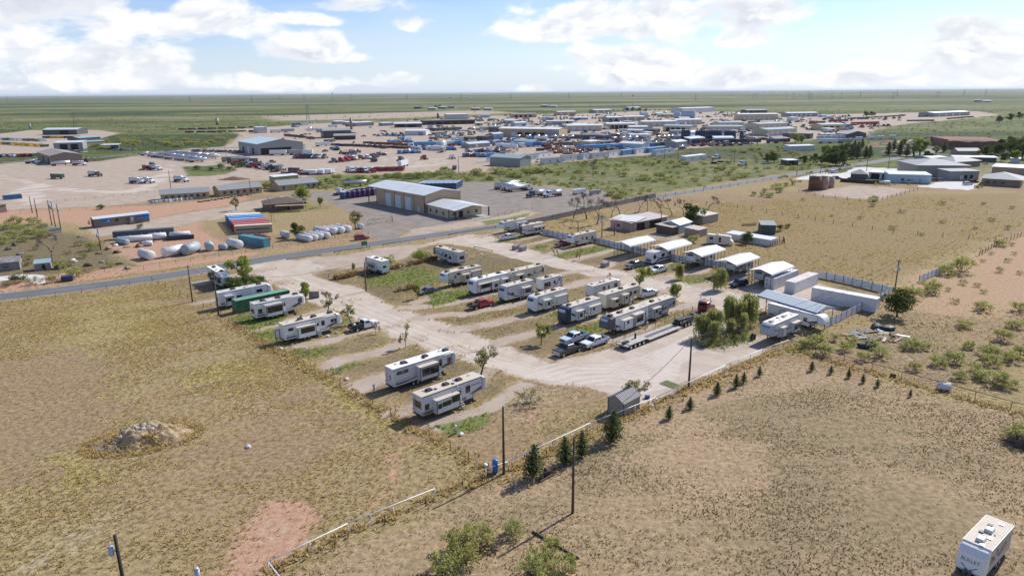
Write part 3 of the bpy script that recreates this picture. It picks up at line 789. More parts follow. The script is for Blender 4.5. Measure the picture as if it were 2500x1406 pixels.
def caravan(label, loc, rz, kind='fifth', L=11.5, H=3.75, wall=LTGREY, roof=ROOFW, cap=None, cams=-1, slides=(), wins=(), door=None, acs=(.35, .65), acdark=True,
   skirt=None, dec=CHARC, dec2=GREYDEC, style=0, ladder=False, awning=None, endwin=None, name_text=None, text_col=CHARC, group=None, hw=1.25, trim=DKGREY, steps=True, extra=None, capc=1.2, back=True):
 """towed recreational vehicle; x runs from the tail (0) to the nose (L), cams is the side (-1 right, 1 left) that carries the slides and door"""
 fifth = kind == 'fifth'
 nm = {'fifth': 'fifth_wheel_trailer', 'trailer': 'travel_trailer'}[kind]
 root = thing(nm, label, 'camper trailer', loc, rz, group)
 zb = .84 if fifth else .72
 cap_x = L - capc
 if fifth:
  bx = L - 2.9
  body = [sect(0, hw - .02, zb, H, .05), sect(.06, hw, zb, H, .09), sect(bx, hw, zb, H, .09), sect(bx + .05, hw, 1.5, H, .09), sect(cap_x, hw, 1.5, H, .09)]
  nose = [sect(cap_x, hw, 1.5, H, .09), sect(L - .8, hw, 1.5, H - .06, .14), sect(L - .42, hw - .03, 1.55, H - .28, .22), sect(L - .15, hw - .12, 1.72, H - .68, .28), sect(L, hw - .3, 2.0, H - 1.15, .3)]
 else:
  body = [sect(0, hw - .02, zb, H, .05), sect(.06, hw, zb, H, .09), sect(cap_x, hw, zb, H, .09)]
  if style == 8:       # sleek raked front
   nose = [sect(cap_x, hw, zb, H, .09), sect(L - .85, hw, zb, H - .2, .16), sect(L - .35, hw - .05, zb, H - .75, .22), sect(L - .1, hw - .13, zb + .1, H - 1.75, .2), sect(L, hw - .2, zb + .3, H - 2.2, .12)]
  elif style == 9:       # older flat front
   nose = [sect(cap_x, hw, zb, H, .09), sect(L - .12, hw - .02, zb + .05, H - .05, .1), sect(L, hw - .06, zb + .1, H - .22, .1)]
  else:
   nose = [sect(cap_x, hw, zb, H, .09), sect(L - .62, hw, zb, H - .1, .14), sect(L - .3, hw - .04, zb + .05, H - .45, .2), sect(L - .07, hw - .12, zb + .12, H - 1.05, .2), sect(L, hw - .2, zb + .3, max(zb + .9, H - 1.6), .2)]
 mb = MB()
 mb.loft(body)
 mb.build('body', wall, root)
 mb = MB()
 mb.loft(nose, smooth=False)
 nose_o = mb.build('front_cap', cap or wall, root)
 mb = MB()
 mb.box(cap_x - .05, cap_x + .03, -hw - .012, hw + .012, (1.5 if fifth else zb), H - .1)
 mb.build('cap_trim', trim, root)
 mb = MB()
 mb.box(-.03, cap_x + .1, -hw + .05, hw - .05, H, H + .035)
 mb.build('roof', roof, root)
 for s in (-1, 1):
  mb = MB()
  a, b = sorted((s * (hw - .06), s * (hw + .016)))
  mb.box(0, cap_x, a, b, H - .12, H - .04)
  mb.build('gutter_rail', trim, root)
 if skirt:
  mb = MB()
  mb.box(.02, (L - 2.95) if fifth else cap_x, -hw - .009, hw + .009, zb - .02, zb + .55)
  mb.build('skirt_panel', skirt, root)
 mb = MB()
 mb.box(.1, (L - 2.9) if fifth else L - .3, -1.1, 1.1, zb - .3, zb - .01)
 mb.build('chassis', DARKMETAL, root)
 wr, wx = .38, L * (.36 if fifth else .42)
 n_ax = 3 if L > 12.4 else 2
 wheels(root, [(wx + (k - (n_ax - 1) / 2) * .86, s * (hw - .13)) for k in range(n_ax) for s in (-1, 1)], wr)
 if fifth:
  for s in (-1, 1):
   MB().box(L - 2.78, L - 2.66, s * .85 - .06, s * .85 + .06, 0, 1.5).build('landing_leg', DARKMETAL, root)
  MB().prism([(L - 1.5, 1.52), (L - 2.1, 1.52), (L - 1.9, 1.05), (L - 1.7, 1.05)], -.18, .18).build('pin_box', DARKMETAL, root)
  for s in (-1, 1):
   a, b = sorted((s * hw, s * (hw + .012)))
   MB().box(L - 4.3, L - 3.15, a, b, zb + .08, zb + .72).build('storage_hatch', ALU if wall in (CREAM,) else LTGREY, root)
 else:
  mb = MB()
  mb.add([(L - .3, .6, zb - .15), (L - .3, .45, zb - .15), (L + 1.1, 0, zb - .15), (L - .3, -.45, zb - .15), (L - .3, -.6, zb - .15), (L + 1.25, 0, zb - .15)],
      [(0, 1, 2, 5), (2, 3, 4, 5)])
  mb.box(L + 1.0, L + 1.3, -.06, .06, zb - .28, zb - .1)
  mb.cyl((L + .95, 0, 0), (L + .95, 0, .75), .05)
  mb.build('tow_hitch', DARKMETAL, root)
  for s in (-1, 1):
   MB().cyl((L + .22, s * .2, zb - .1), (L + .22, s * .2, zb + .42), .16, n=10, dome=.08).build('propane_bottle', ACWHITE if not cap else DKGREY, root)
 for q in acs:
  ac_unit(root, L * q, 0, H + .03, acdark)
 for k, (q, y) in enumerate(((.12, .4), (.5, -.45), (.8, .35), (.25, -.3), (.58, .5))):
  obj('roof_vent', VENTD if (k + style) % 2 else VENT, root, (L * q, y, H + .03))
 obj('vent_pipe', PIPEV, root, (L * .45, .6, H + .03))
 for sl in slides:
  x0, x1, dp, z0, z1 = sl[:5]
  side = sl[7] if len(sl) > 7 else cams
  sw = sl[6] if len(sl) > 6 and sl[6] else wall
  a, b = sorted((side * (hw - .02), side * (hw + dp)))
  so = MB().box(x0, x1, a, b, z0, z1).build('slide_out', sw, root)
  MB().box(x0 - .05, x1 + .05, min(a, b) - (.06 if side < 0 else -.0), max(a, b) + (.06 if side > 0 else 0), z1, z1 + .06).build('slide_roof', roof if roof is not ROOFW else ROOFT, so)
  a2, b2 = sorted((side * (hw + dp - .02), side * (hw + dp + .03)))
  mb = MB()
  for xx in (x0, x1 - .07):
   mb.box(xx - .03, xx + .11, a2, b2, z0 - .01, z1 + .01)
  mb.box(x0, x1, a2 + .004, b2 - .004, z0 - .02, z0 + .07)
  mb.box(x0, x1, a2 + .006, b2 - .006, z1 - .09, z1 + .008)
  mb.build('slide_trim', trim, so)
  for (wx0, wx1, wz0, wz1) in sl[5]:
   window(so, wx0, wx1, wz0, wz1, hw + dp + .012, side)
 for (x0, x1, z0, z1) in wins:
  for s in ((cams, -cams) if back else (cams,)):
   window(root, x0, x1, z0, z1, hw + .004, s)
 if door is not None:
  s = cams
  a, b = sorted((s * hw, s * (hw + .03)))
  d = MB().box(door, door + .72, a, b, zb + .28, zb + 2.2).build('door', wall, root)
  a, b = sorted((s * hw, s * (hw + .018)))
  MB().box(door - .05, door + .77, a, b, zb + .23, zb + 2.25).build('door_frame', trim, d)
  a, b = sorted((s * hw, s * (hw + .04)))
  MB().box(door + .16, door + .56, a, b, zb + 1.25, zb + 1.95).build('pane', GLASS, d)
  MB().box(door + .06, door + .1, a, b, zb + 1.05, zb + 1.25).build('handle', DKGREY, d)
  if steps:
   mb = MB()
   for k in range(3):
    a, b = sorted((s * (hw + .1 + .27 * k), s * (hw + .36 + .27 * k)))
    mb.box(door, door + .7, a, b, zb + .12 - k * .24, zb + .16 - k * .24)
   for xx in (door, door + .67):
    for k in range(3):
     a, b = sorted((s * (hw + .05 + .27 * k), s * (hw + .36 + .27 * k)))
     mb.box(xx, xx + .03, a, b, max(0, zb - .2 - k * .24), zb + .12 - k * .24)
   mb.build('entry_steps', ALU, root)
 if awning:
  x0, x1 = awning
  s = cams
  MB().cyl((x0, s * (hw + .12), H - .1), (x1, s * (hw + .12), H - .1), .085, n=8).build('rolled_awning', ACWHITE, root)
  for xx in (x0 + .05, x1 - .05):
   a, b = sorted((s * (hw + .01), s * (hw + .09)))
   MB().box(xx - .03, xx + .03, a, b, zb + .6, H - .1).build('awning_arm', ACWHITE, root)
 if endwin:
  end_window(root, 0, -1, *endwin)
 for s in (-1, 1):
  MB().box(-.03, .02, s * (hw - .12) - .07, s * (hw - .12) + .07, zb + .25, zb + .55).build('tail_light', mat('red_lens', (.28, .02, .02), .3), root)
 MB().box(-.12, 0, -hw + .1, hw - .1, zb - .2, zb - .06).build('rear_bumper', DARKMETAL, root)
 if ladder:
  mb = MB()
  for y in (.45, .85):
   mb.cyl((-.09, y, zb + .2), (-.09, y, H + .1), .022, n=5)
  for k in range(8):
   z = zb + .35 + k * .36
   mb.cyl((-.09, .45, z), (-.09, .85, z), .018, n=5)
  mb.build('ladder', ALU, root)
 mb = MB()
 for s in (-1, 1):
  m = (L - 3.0) if fifth else cap_x - .3
  if style in (0, 1):
   swoosh(mb, curve((.3, zb + .35), (m * .4, zb + .25), (m * .62, zb + 1.1)), .22, .05, hw + .002, s)
   swoosh(mb, curve((.3, zb + .75), (m * .3, zb + .7), (m * .5, zb + 1.35)), .10, .03, hw + .002, s, 1)
   if fifth:
    swoosh(mb, curve((m * .78, zb + .35), (m + .3, 1.75), (cap_x - .1, 2.05)), .06, .3, hw + .002, s)
    swoosh(mb, curve((m * .85, zb + .3), (m + .4, 1.6), (cap_x - .1, 1.78)), .03, .14, hw + .002, s, 1)
   else:
    swoosh(mb, curve((m * .6, zb + .3), (m * .8, zb + .5), (cap_x - .1, zb + 1.6)), .08, .34, hw + .002, s)
  elif style in (2, 3):
   swoosh(mb, [(.1, zb + 1.2), (cap_x - .1, zb + 1.2)], .06, .06, hw + .002, s)
   swoosh(mb, [(.1, zb + .55), (m, zb + .55)], .28, .28, hw + .002, s, 1)
   swoosh(mb, curve((m * .55, zb + 2.1), (m * .8, zb + 1.9), (cap_x - .1, zb + 1.4)), .05, .2, hw + .002, s)
  elif style == 9:
   swoosh(mb, [(.1, zb + .75), (cap_x - .1, zb + .75)], .05, .05, hw + .002, s, 1)
   swoosh(mb, [(.1, zb + .55), (cap_x - .1, zb + .55)], .08, .08, hw + .002, s)
  else:
   swoosh(mb, curve((.4, zb + 1.75), (m * .45, zb + .4), (m * .9, zb + 1.2)), .06, .24, hw + .002, s)
   swoosh(mb, curve((m * .2, zb + 2.2), (m * .5, zb + 1.3), (m * .9, zb + .9)), .05, .2, hw + .002, s, 1)
   swoosh(mb, curve((m * .75, 1.75), (m, 2.1), (cap_x - .1, 2.6)), .04, .22, hw + .002, s)
 mb.build('decal_stripe', [dec, dec2], root)
 if cams == 1 and style not in (8, 9):      # tinted brow across the nose, seen from the lane
  a, b = ((L - .40, H - .26), (L - .14, H - .64)) if fifth else ((L - .285, H - .44), (L - .065, H - 1.0))
  MB().add([(a[0] + .012, -.88, a[1] + .012), (b[0] + .014, -.8, b[1] + .012), (b[0] + .014, .8, b[1] + .012), (a[0] + .012, .88, a[1] + .012)], [(0, 1, 2, 3)]).build('nose_graphic', LTGREY if cap in (NAVYCAP, DKGREY) else CHARC if style in (0, 2) else dec2, root)
 if name_text:
  me = text_mesh(name_text[0], name_text[1])
  me.materials.append(text_col)
  t = obj('lettering', me, root)
  s = cams
  t.location = (name_text[2], s * (hw + .012), name_text[3])
  t.rotation_euler = (R(90), 0, 0 if s < 0 else R(180))
 return root
def set_corner(o_px, L, rz, hw=1.25, side=-1, rev=False):
 """origin for a body whose camera-side lower corner stands on ground pixel o_px; rev: the body's nose points towards the camera"""
 c = G(*o_px)
 d = Vector((math.cos(rz), math.sin(rz), 0))
 n = Vector((-d.y, d.x, 0))
 if rev:          # corner is the nose end on the +y side
  return c - d * L - n * hw
 return c + n * hw
U = R(43.0)          # the rows of pads
D2 = U + math.pi
# ================================================================ THE CAMPERS OF THE PARK
def W4(x0, x1, z0=1.7, z1=2.4):
 return (x0, x1, z0, z1)
# --- pads along the field, noses to the lane
caravan('white fifth wheel camper with rounded nose behind the green shipping container', set_corner((538, 757), 12, R(42)), R(42), L=12.2, wall=WHITE, slides=[(1.2, 2.9, .8, .75, 2.95, [W4(1.5, 2.5, 1.9, 2.5)])],
  wins=[W4(3.9, 4.9), W4(8.5, 9.6, 2.4, 2.9)], acs=(.3, .78), roof=ROOFG, style=0, endwin=(-.7, .2, 1.8, 2.7))
caravan('white fifth wheel camper with two big dark awning windows beside the green container', set_corner((626, 786), 11.5, U), U, L=11.3, wall=WHITE, roof=ROOFG,
  slides=[(2.0, 5.6, .9, .75, 3.2, [(2.3, 3.8, 1.6, 2.8), (3.95, 5.35, 1.6, 2.8)])], wins=[W4(.7, 1.4, 1.6, 2.5), (9.6, 10.3, 2.2, 3.0)], door=6.0, acs=(.2, .5, .85), cap=WHITE, style=0, endwin=(-.8, .8, 1.6, 2.5), awning=(6.0, 10))
caravan('white fifth wheel camper with rear box slide next to the white flatbed pickup', set_corner((697, 841), 12, R(41)), R(41), L=12.0, wall=WHITE, roof=ROOFT,
  slides=[(2.3, 6.0, .85, .75, 2.9, [(3.0, 5.6, 1.7, 2.6)]), (-.95, 0.0, -.35, .7, 2.5, [], WHITE, 1)], wins=[(.9, 1.7, 2.5, 2.9), (7.6, 8.1, 2.1, 2.9), (9.6, 10.6, 2.3, 2.8)], door=6.4, acs=(.32, .55, .84), style=0, awning=(6.2, 10.2), trim=CHARC)
caravan('long grey fifth wheel camper with white roof and ladder on its rear wall', set_corner((963, 957), 12.6, R(42)), R(42), L=12.6, wall=LTGREY, roof=ROOFW, cap=SILVER,
  slides=[(4.4, 8.0, 1.0, .85, 3.15, [(4.8, 6.2, 1.6, 2.8), (6.45, 7.8, 1.6, 2.8)])], wins=[(.7, 1.6, 2.7, 3.15), (1.9, 2.7, 2.7, 3.15), (8.9, 9.3, 2.0, 3.0), (10.6, 11.4, 2.3, 2.9)], door=8.15, acs=(.22, .55, .88), style=0, ladder=True, awning=(8.6, 11.3), endwin=(-.45, -.05, 1.7, 2.6))
caravan('grey fifth wheel camper with tan roof and wide rear window nearest the field fence', set_corner((1033, 1029), 12.3, R(42.5)), R(42.5), L=12.3, wall=LTGREY, roof=ROOFT, cap=SILVER, skirt=TANBAND,
  slides=[(1.9, 6.1, .9, .75, 2.85, [(2.2, 2.7, 1.6, 2.2), (3.0, 4.4, 1.7, 2.3), (4.7, 6.0, 1.8, 2.65)])], wins=[(.5, 1.1, 1.6, 2.4), (8.0, 8.7, 2.0, 3.0)], door=6.5, acs=(.17, .42, .62), style=0, endwin=(-.95, .95, 1.8, 2.9), ladder=True, dec2=TANDEC, name_text=('MONTANA', .34, 9.9, 2.75), awning=(6.2, 6.35))
# --- corner pads by the county road
V1 = R(-47)
caravan('white trailer half hidden by the dark bushes beside the county road', G(520, 684) + Vector((0, 0, 0)), R(-50), 'trailer', L=10.5, wall=WHITE, roof=ROOFW, acs=(.2, .75), wins=[W4(2, 3), W4(6, 7)], style=2, dec=BLUEDEC)
caravan('short white trailer with dark lower band standing before the straw clumps', set_corner((892, 660), 8, V1 + math.pi, side=1, rev=True) , V1 + math.pi, 'trailer', L=8.2, wall=WHITE, roof=ROOFW, cap=SILVER, cams=1,
  slides=[(2.4, 5.6, .6, .8, 2.7, [W4(2.8, 3.9), W4(4.2, 5.2)])], acs=(.5,), style=2, skirt=DKGREY, endwin=(-.2, .8, 1.9, 2.5))
caravan('cream fifth wheel camper behind the round green bush near the county road', set_corner((1057, 633), 11.4, V1 + math.pi, side=1, rev=True), V1 + math.pi, L=11.4, wall=LTGREY, roof=ROOFT, cap=DKGREY, cams=1,
  slides=[(1.0, 3.8, .8, .8, 2.9, [W4(2.0, 3.0)])], wins=[W4(5, 5.6)], door=6.2, acs=(.3, .8), style=4, endwin=(-.9, .7, 1.7, 2.6))
# --- middle block
caravan('cream fifth wheel camper with white front cap parked behind the dark sedan', set_corner((1088, 706), 11.4, D2, side=1, rev=True) + Vector((2.0, 1.9, 0)) * 0, D2, L=11.6, wall=CREAM, roof=ROOFT, cap=WHITE, cams=1,
  slides=[(4.0, 6.3, .8, .8, 2.7, [W4(4.8, 5.6, 1.6, 2.3)]), (.4, 3.6, .6, 1.2, 3.0, [])], wins=[(6.8, 7.7, 2.9, 3.2)], acs=(.16, .45, .85), style=0, dec=TANDEC, door=8.0, steps=False)
caravan('white travel trailer with black front band and long strip of windows', set_corner((1157, 725), 11.2, D2, side=1, rev=True), D2, 'trailer', L=11.2, wall=WHITE, roof=ROOFW, cap=WHITE, cams=1,
  slides=[(1.0, 2.6, .9, .9, 2.7, [W4(1.4, 2.0, 1.8, 2.4)]), (3.6, 6.2, .6, .8, 2.75, [W4(4.4, 5.2, 1.3, 2.0)]), (6.4, 9.8, .6, .8, 2.75, [W4(6.7, 8.0, 1.75, 2.5), W4(8.2, 9.4, 1.75, 2.5)])], acs=(.2, .72), style=2, dec=CHARC, trim=DKGREY)
caravan('tan fifth wheel camper with steps down by the trailer with a strip of windows', set_corner((1250, 702), 11.4, R(42)), R(42), L=11.6, wall=CREAM, roof=ROOFT, cap=SILVER,
  slides=[(1.2, 3.3, .8, .95, 2.9, [W4(1.9, 2.8, 1.9, 2.6)])], wins=[(5.2, 6.2, 1.9, 2.4), (10.1, 10.7, 2.2, 3.0)], door=7.2, acs=(.12, .86), style=4, dec=TANDEC, dec2=GREYDEC)
caravan('grey travel trailer with emblem on its blunt nose beside the red flatbed pickup', set_corner((1233, 742), 9.2, D2, side=1, rev=True), D2, 'trailer', L=9.2, wall=LTGREY, roof=ROOFT, cap=LTGREY, cams=1, capc=.8,
  slides=[(1.6, 4.2, .8, .8, 2.75, [W4(2.0, 3.6, 1.6, 2.4)])], wins=[W4(6.6, 7.2, 1.5, 2.1)], acs=(.25,), style=0)
caravan('short white travel trailer with an open dark doorway and a round table outside', set_corner((1326, 716), 7.0, R(42)), R(42), 'trailer', L=7.0, wall=WHITE, roof=ROOFT, cap=SILVER,
  wins=[W4(.5, 1.6, 1.4, 2.3), W4(1.9, 2.4, 1.3, 2.3), W4(3.6, 4.1, 1.7, 2.3)], door=5.0, acs=(.35,), style=0, H=3.2, hw=1.2)
caravan('white travel trailer with black brow over its nose and two closed slides', set_corner((1304, 769), 10.2, D2, side=1, rev=True), D2, 'trailer', L=10.2, wall=WHITE, roof=ROOFT, cap=WHITE, cams=1,
  slides=[(.4, 4.0, .7, .85, 2.8, []), (5.7, 7.6, .9, .85, 2.75, [W4(6.3, 6.9, 1.6, 2.3)])], wins=[(3.2, 3.6, 1.9, 2.5)], acs=(.3, .78), style=0)
caravan('plain old white travel trailer with a flat front and a spare wheel', set_corner((1449, 732), 9.4, R(42), side=-1), R(42), 'trailer', L=9.4, wall=WHITE, roof=ROOFT, wins=[W4(3.2, 3.9), W4(5.0, 5.4), W4(7.2, 8.2, 1.6, 2.5)], acs=(.42,), acdark=False, style=9, H=3.1)
caravan('cream fifth wheel camper hitched to the white pickup truck', set_corner((1479, 762), 12.4, R(42)), R(42), L=12.4, wall=CREAM, roof=ROOFT, cap=CREAM,
  slides=[(1.5, 3.2, .9, .8, 2.6, [W4(2.2, 2.9, 1.9, 2.4)]), (5.0, 6.8, .9, .8, 2.9, [W4(5.6, 6.0, 2.0, 2.4)])], wins=[(8.0, 8.6, 2.1, 2.9), (9.4, 10.2, 2.2, 2.8)], door=7.0, acs=(.5, .87), style=4, dec=TANDEC, acdark=True, endwin=None)
caravan('white travel trailer with dark rimmed rounded nose and lettering on it', set_corner((1383, 797), 10.6, D2, side=1, rev=True), D2, 'trailer', L=10.8, wall=WHITE, roof=ROOFT, cap=NAVYCAP, cams=1,
  slides=[(.5, 4.0, .7, .85, 2.75, [W4(2.8, 3.2, 2.0, 2.4)]), (6.2, 8.0, .9, .8, 2.7, [W4(6.9, 7.5, 1.5, 2.2)])], wins=[(5.0, 5.4, 1.7, 2.2)], acs=(.25, .8), style=0, capc=1.5)
caravan('long white fifth wheel camper with dark cap behind the parked pickups', set_corner((1484, 826), 12.6, D2, side=1, rev=True) + Vector((0, 0, 0)), D2, L=12.6, wall=WHITE, roof=ROOFT, cap=DKGREY, cams=1,
  slides=[(2.3, 5.3, 1.0, .85, 3.2, [W4(3.0, 4.9, 1.7, 2.8)]), (5.9, 8.8, .9, .85, 2.8, [W4(7.4, 7.8, 2.1, 2.5)])], wins=[(.8, 1.6, 1.9, 2.8)], acs=(.3, .62, .84), style=0, capc=2.1)
caravan('grey fifth wheel camper nose to tail behind the long dark capped camper', set_corner((1578, 790), 10.2, R(42)), R(42), L=10.4, wall=SILVER, roof=ROOFT, cap=SILVER,
  slides=[(1.5, 4.0, .8, .85, 2.9, [W4(2.0, 2.4, 2.1, 2.6), W4(3.0, 3.6, 1.4, 2.0)])], wins=[(5.0, 5.4, 2.0, 2.6), (9.0, 9.5, 2.2, 2.8)], acs=(.3,), style=4)
# --- far row
caravan('white fifth wheel camper at the end of the row by the block wall', set_corner((1228, 571), 11.4, D2, side=1, rev=True), D2, L=11.4, wall=WHITE, roof=ROOFT, cap=WHITE, cams=1, slides=[(.8, 2.6, .7, .9, 2.8, [W4(1.2, 2.0)]), (3.2, 5.2, .7, .9, 2.8, [W4(3.8, 4.6)])], acs=(.4, .8), style=0, dec=GREYDEC)
caravan('cream fifth wheel camper with dark swooshes beside the white pickup', set_corner((1268, 582), 11.6, D2, side=1, rev=True), D2, L=11.6, wall=CREAM, roof=ROOFT, cap=DKGREY, cams=1, slides=[(.6, 5.4, .7, .9, 2.8, [W4(1.0, 1.6), W4(2.6, 3.6), W4(4.2, 5.0)])], acs=(.6, .85), style=4, dec=CHARC)
caravan('cream fifth wheel camper with white cap and dark red truck at its nose', set_corner((1396, 607), 11.4, D2, side=1, rev=True), D2, L=11.4, wall=CREAM, roof=ROOFT, cap=WHITE, cams=1, wins=[W4(1.8, 2.4), W4(4.4, 5.0, 1.9, 2.6)], acs=(.25, .85), style=0, dec=CHARC, door=6.2, steps=False)
# --- under the carports
caravan('white fifth wheel camper with round emblem under the third carport from the road', set_corner((1692, 655), 11.0, D2, side=1, rev=True), D2, L=11.0, wall=WHITE, roof=ROOFG, cap=WHITE, cams=1, slides=[(2.0, 5.0, .6, .9, 2.7, [W4(3, 4)])], wins=[W4(6, 7)], acs=(), style=0)
caravan('white camper under the fourth carport behind the big willow', set_corner((1790, 676), 10.0, D2, side=1, rev=True), D2, L=10.0, wall=LTGREY, roof=ROOFG, cams=1, slides=[(2.0, 5.0, .5, .9, 2.7, [W4(3, 4)])], wins=[W4(6, 7)], acs=(), style=0)
caravan('grey fifth wheel camper under the carport next to the white containers', set_corner((1860, 701), 11.0, D2, side=1, rev=True), D2, L=11.0, wall=SILVER, roof=ROOFG, cap=SILVER, cams=1, wins=[W4(6, 7)], acs=(), style=0)
caravan('white camper poking out from under the blue roofed shelter', G(1880, 776) + Vector((0, 0, 0)), R(-52), L=12.0, wall=WHITE, roof=ROOFW, cams=-1, slides=[(3.0, 6.0, .4, .9, 2.8, [W4(4, 5)])], wins=[W4(8, 8.6)], acs=(), H=3.4, style=1)
caravan('grey fifth wheel camper with grey nose at the gate end of the white rail', set_corner((1880, 843), 10.2, R(221), side=1, rev=True), R(221), L=10.2, wall=LTGREY, roof=ROOFW, cap=SILVER, cams=1,
  slides=[(.5, 3.0, .8, .9, 2.8, [W4(.8, 1.6, 1.7, 2.4), W4(1.9, 2.8, 1.6, 2.4)]), (5.6, 7.2, .7, 1.0, 2.8, [])], acs=(.35, .8), acdark=False, style=4, dec=GREYDEC)
# --- alone in the grazed field
_f = (G(2345, 1325, 3.3) + G(2415, 1345, 3.3)) / 2
BULL = Vector((_f.x, _f.y, 0)) - Vector((math.cos(R(219)), math.sin(R(219)), 0)) * 6.9
bl = caravan('white travel trailer with blue grey nose lettered BULLET alone in the bare field', BULL, R(219), 'trailer', L=7.6, wall=SILVER, roof=ROOFT, cap=WHITE, cams=1, wins=[W4(5.6, 6.0), W4(2.0, 2.8)], acs=(.70,), acdark=False, style=8, trim=WHITE, door=4.0, H=3.3, capc=1.35, steps=False, awning=None)
me = text_mesh('BULLET', .42)
me.materials.append(NAVYCAP)
t = obj('lettering', me, bl)
t.rotation_euler = (R(90) - R(24), 0, R(90))
t.location = (7.6 - .165, .0, 1.85)
t.rotation_euler = (R(90) - R(14), 0, R(90))
t.scale = (1.15, 1.15, 1)
ac_unit(bl, 7.6 * .40, 0, 3.33, False)
mb = MB()
for s in (-1, 1):
 mb.add([(7.63 - .02, s * .05, 1.1), (7.63 - .02, s * .14, 1.1), (7.63 - .08, s * .75, 1.55), (7.63 - .08, s * .62, 1.55)], [(0, 1, 2, 3) if s > 0 else (3, 2, 1, 0)])
mb.build('nose_chevron', CHARC, bl)
# ---------------- gable carports over the far row
CPWHITE = mat('white_carport_sheet', (.80, .80, .80), .4, var=.03, rib=('X', 3.3))
RUSTY = mat('brown_steel_tube', (.13, .10, .085), .6, var=.15)
def carport(corner_px, L, label, W=5.6, h=3.9):
 """corner_px: ground pixel under the camera-side front post; posts 1.5 m apart, white steel gable roof with rounded eaves"""
 c = G(*corner_px)
 o = thing('carport', label, 'carport', c, U, 'carports along the far row')
 prof = [(-.25, h - .35), (-.12, h), (W / 2, h + .75), (W + .12, h), (W + .25, h - .35), (W + .18, h - .35), (W + .06, h - .06), (W / 2, h + .68), (-.06, h - .06), (-.18, h - .35)]
 n = len(prof)
 MB().prism(prof[::-1], -.3, L + .3, 'x').build('roof', CPWHITE, o)
 k = int(L / 1.5)
 pm = MB().box(-.055, .055, -.055, .055, 0, h - .05).mesh('post', RUSTY)
 for i in range(k + 1):
  for y in (0, W):
   obj('post', pm, o, (L * i / k, y, 0))
 tm = MB()
 tm.box(-.03, .03, 0, W, h - .09, h - .03)
 tm.prism([(0, h - .03), (W / 2, h + .6), (W, h - .03), (W - .15, h - .03), (W / 2, h + .52), (.15, h - .03)], -.02, .02, 'x')
 tm = tm.mesh('truss', STEEL)
 for i in range(0, k + 1, 2):
  obj('truss', tm, o, (L * i / k, 0, 0))
 for y in (0, W):
  MB().box(0, L, y - .03, y + .03, .002, .05).build('base_rail', STEEL, o)
 return o
carport((1537, 633), 11.5, 'empty white gable carport, nearest of the row to the county road')
carport((1628, 643), 11.5, 'white gable carport over the motorhome')
carport((1710, 660), 11.5, 'white gable carport over the camper with the round emblem')
carport((1794, 683), 11.5, 'white gable carport behind the big round willow')
carport((1880, 708), 11.0, 'white gable carport beside the white shipping containers')
BLUEROOF = mat('pale_blue_steel_roof', (.47, .54, .56), .7, var=.08, rib=('X', 3))
BLUETRIM = mat('blue_trim', (.10, .20, .32), .5)
cB, cA = G(1988, 806), G(1850, 762)
o = thing('carport', 'long open shelter with a pale blue ribbed roof', 'carport', cA, math.atan2(cB.y - cA.y, cB.x - cA.x))
LB = (cB - cA).length
MB().prism([(-.3, 3.6), (2.6, 4.5), (5.5, 3.6), (5.5, 3.72), (2.6, 4.63), (-.3, 3.72)], -.3, LB + .3, 'x').build('roof', BLUEROOF, o)
MB().box(-.32, LB + .32, -.36, -.3, 3.4, 3.74).build('fascia', BLUETRIM, o)
MB().prism([(-.2, 3.62), (2.6, 4.46), (5.4, 3.62)], LB + .1, LB + .16, 'x').build('gable_panel', CREAM, o)
pm = MB().box(-.05, .05, -.05, .05, 0, 3.62).mesh('post', DARKMETAL)
for i in range(8):
 for y in (0, 5.2):
  obj('post', pm, o, (LB * i / 7, y, 0))
# ---------------- motorhome under the second carport
def motorhome(label, loc, rz, L=10.5):
 o = thing('motorhome', label, 'motorhome', loc, rz)
 hw, H = 1.25, 3.55
 MB().loft([sect(0, hw, .55, H, .1), sect(L - .5, hw, .55, H, .12), sect(L - .12, hw - .04, .5, H - .12, .16), sect(L, hw - .1, .5, H - .9, .16)]).build('body', WHITE, o)
 MB().box(0, L - .5, -hw + .08, hw - .08, H, H + .03).build('roof', ROOFG, o)
 w = MB()
 w.add([(L + .012, -hw + .22, 1.75), (L + .012, hw - .22, 1.75), (L - .10, hw - .18, 3.05), (L - .10, -hw + .18, 3.05)], [(0, 1, 2, 3)])
 w.build('windscreen', GLASSG, o)
 MB().box(L - .02, L + .03, -.8, .8, 1.0, 1.5).build('grille', DARKMETAL, o)
 MB().box(L - .02, L + .12, -hw + .05, hw - .05, .5, .8).build('bumper', mat('blue_bumper', (.09, .22, .42), .35), o)
 for s in (-1, 1):
  MB().box(L - .03, L + .04, s * .95 - .15, s * .95 + .15, 1.05, 1.35).build('headlight', ALU, o)
  window(o, L - 1.5, L - .6, 1.7, 2.7, hw + .003, s)
  window(o, 5.0, 6.2, 1.7, 2.5, hw + .003, s)
  window(o, 2.0, 3.0, 1.8, 2.5, hw + .003, s)
 mb = MB()
 for s in (-1, 1):
  swoosh(mb, curve((.5, .9), (5, .8), (9.5, 2.2)), .3, .1, hw + .002, s)
  swoosh(mb, curve((.5, 1.3), (4, 1.3), (8.5, 1.0)), .12, .3, hw + .002, s, 1)
 mb.build('decal_stripe', [mat('teal_decal', (.08, .2, .22), .4), CHARC], o)
 wheels(o, [(1.9, s * 1.12) for s in (-1, 1)] + [(L - 1.9, s * 1.12) for s in (-1, 1)], .45, .28)
 ac_unit(o, 3, 0, H + .02, False)
 return o
motorhome('white motorhome with a big green windscreen under a carport', set_corner((1592, 648), 10.5, D2, side=1, rev=True), D2)
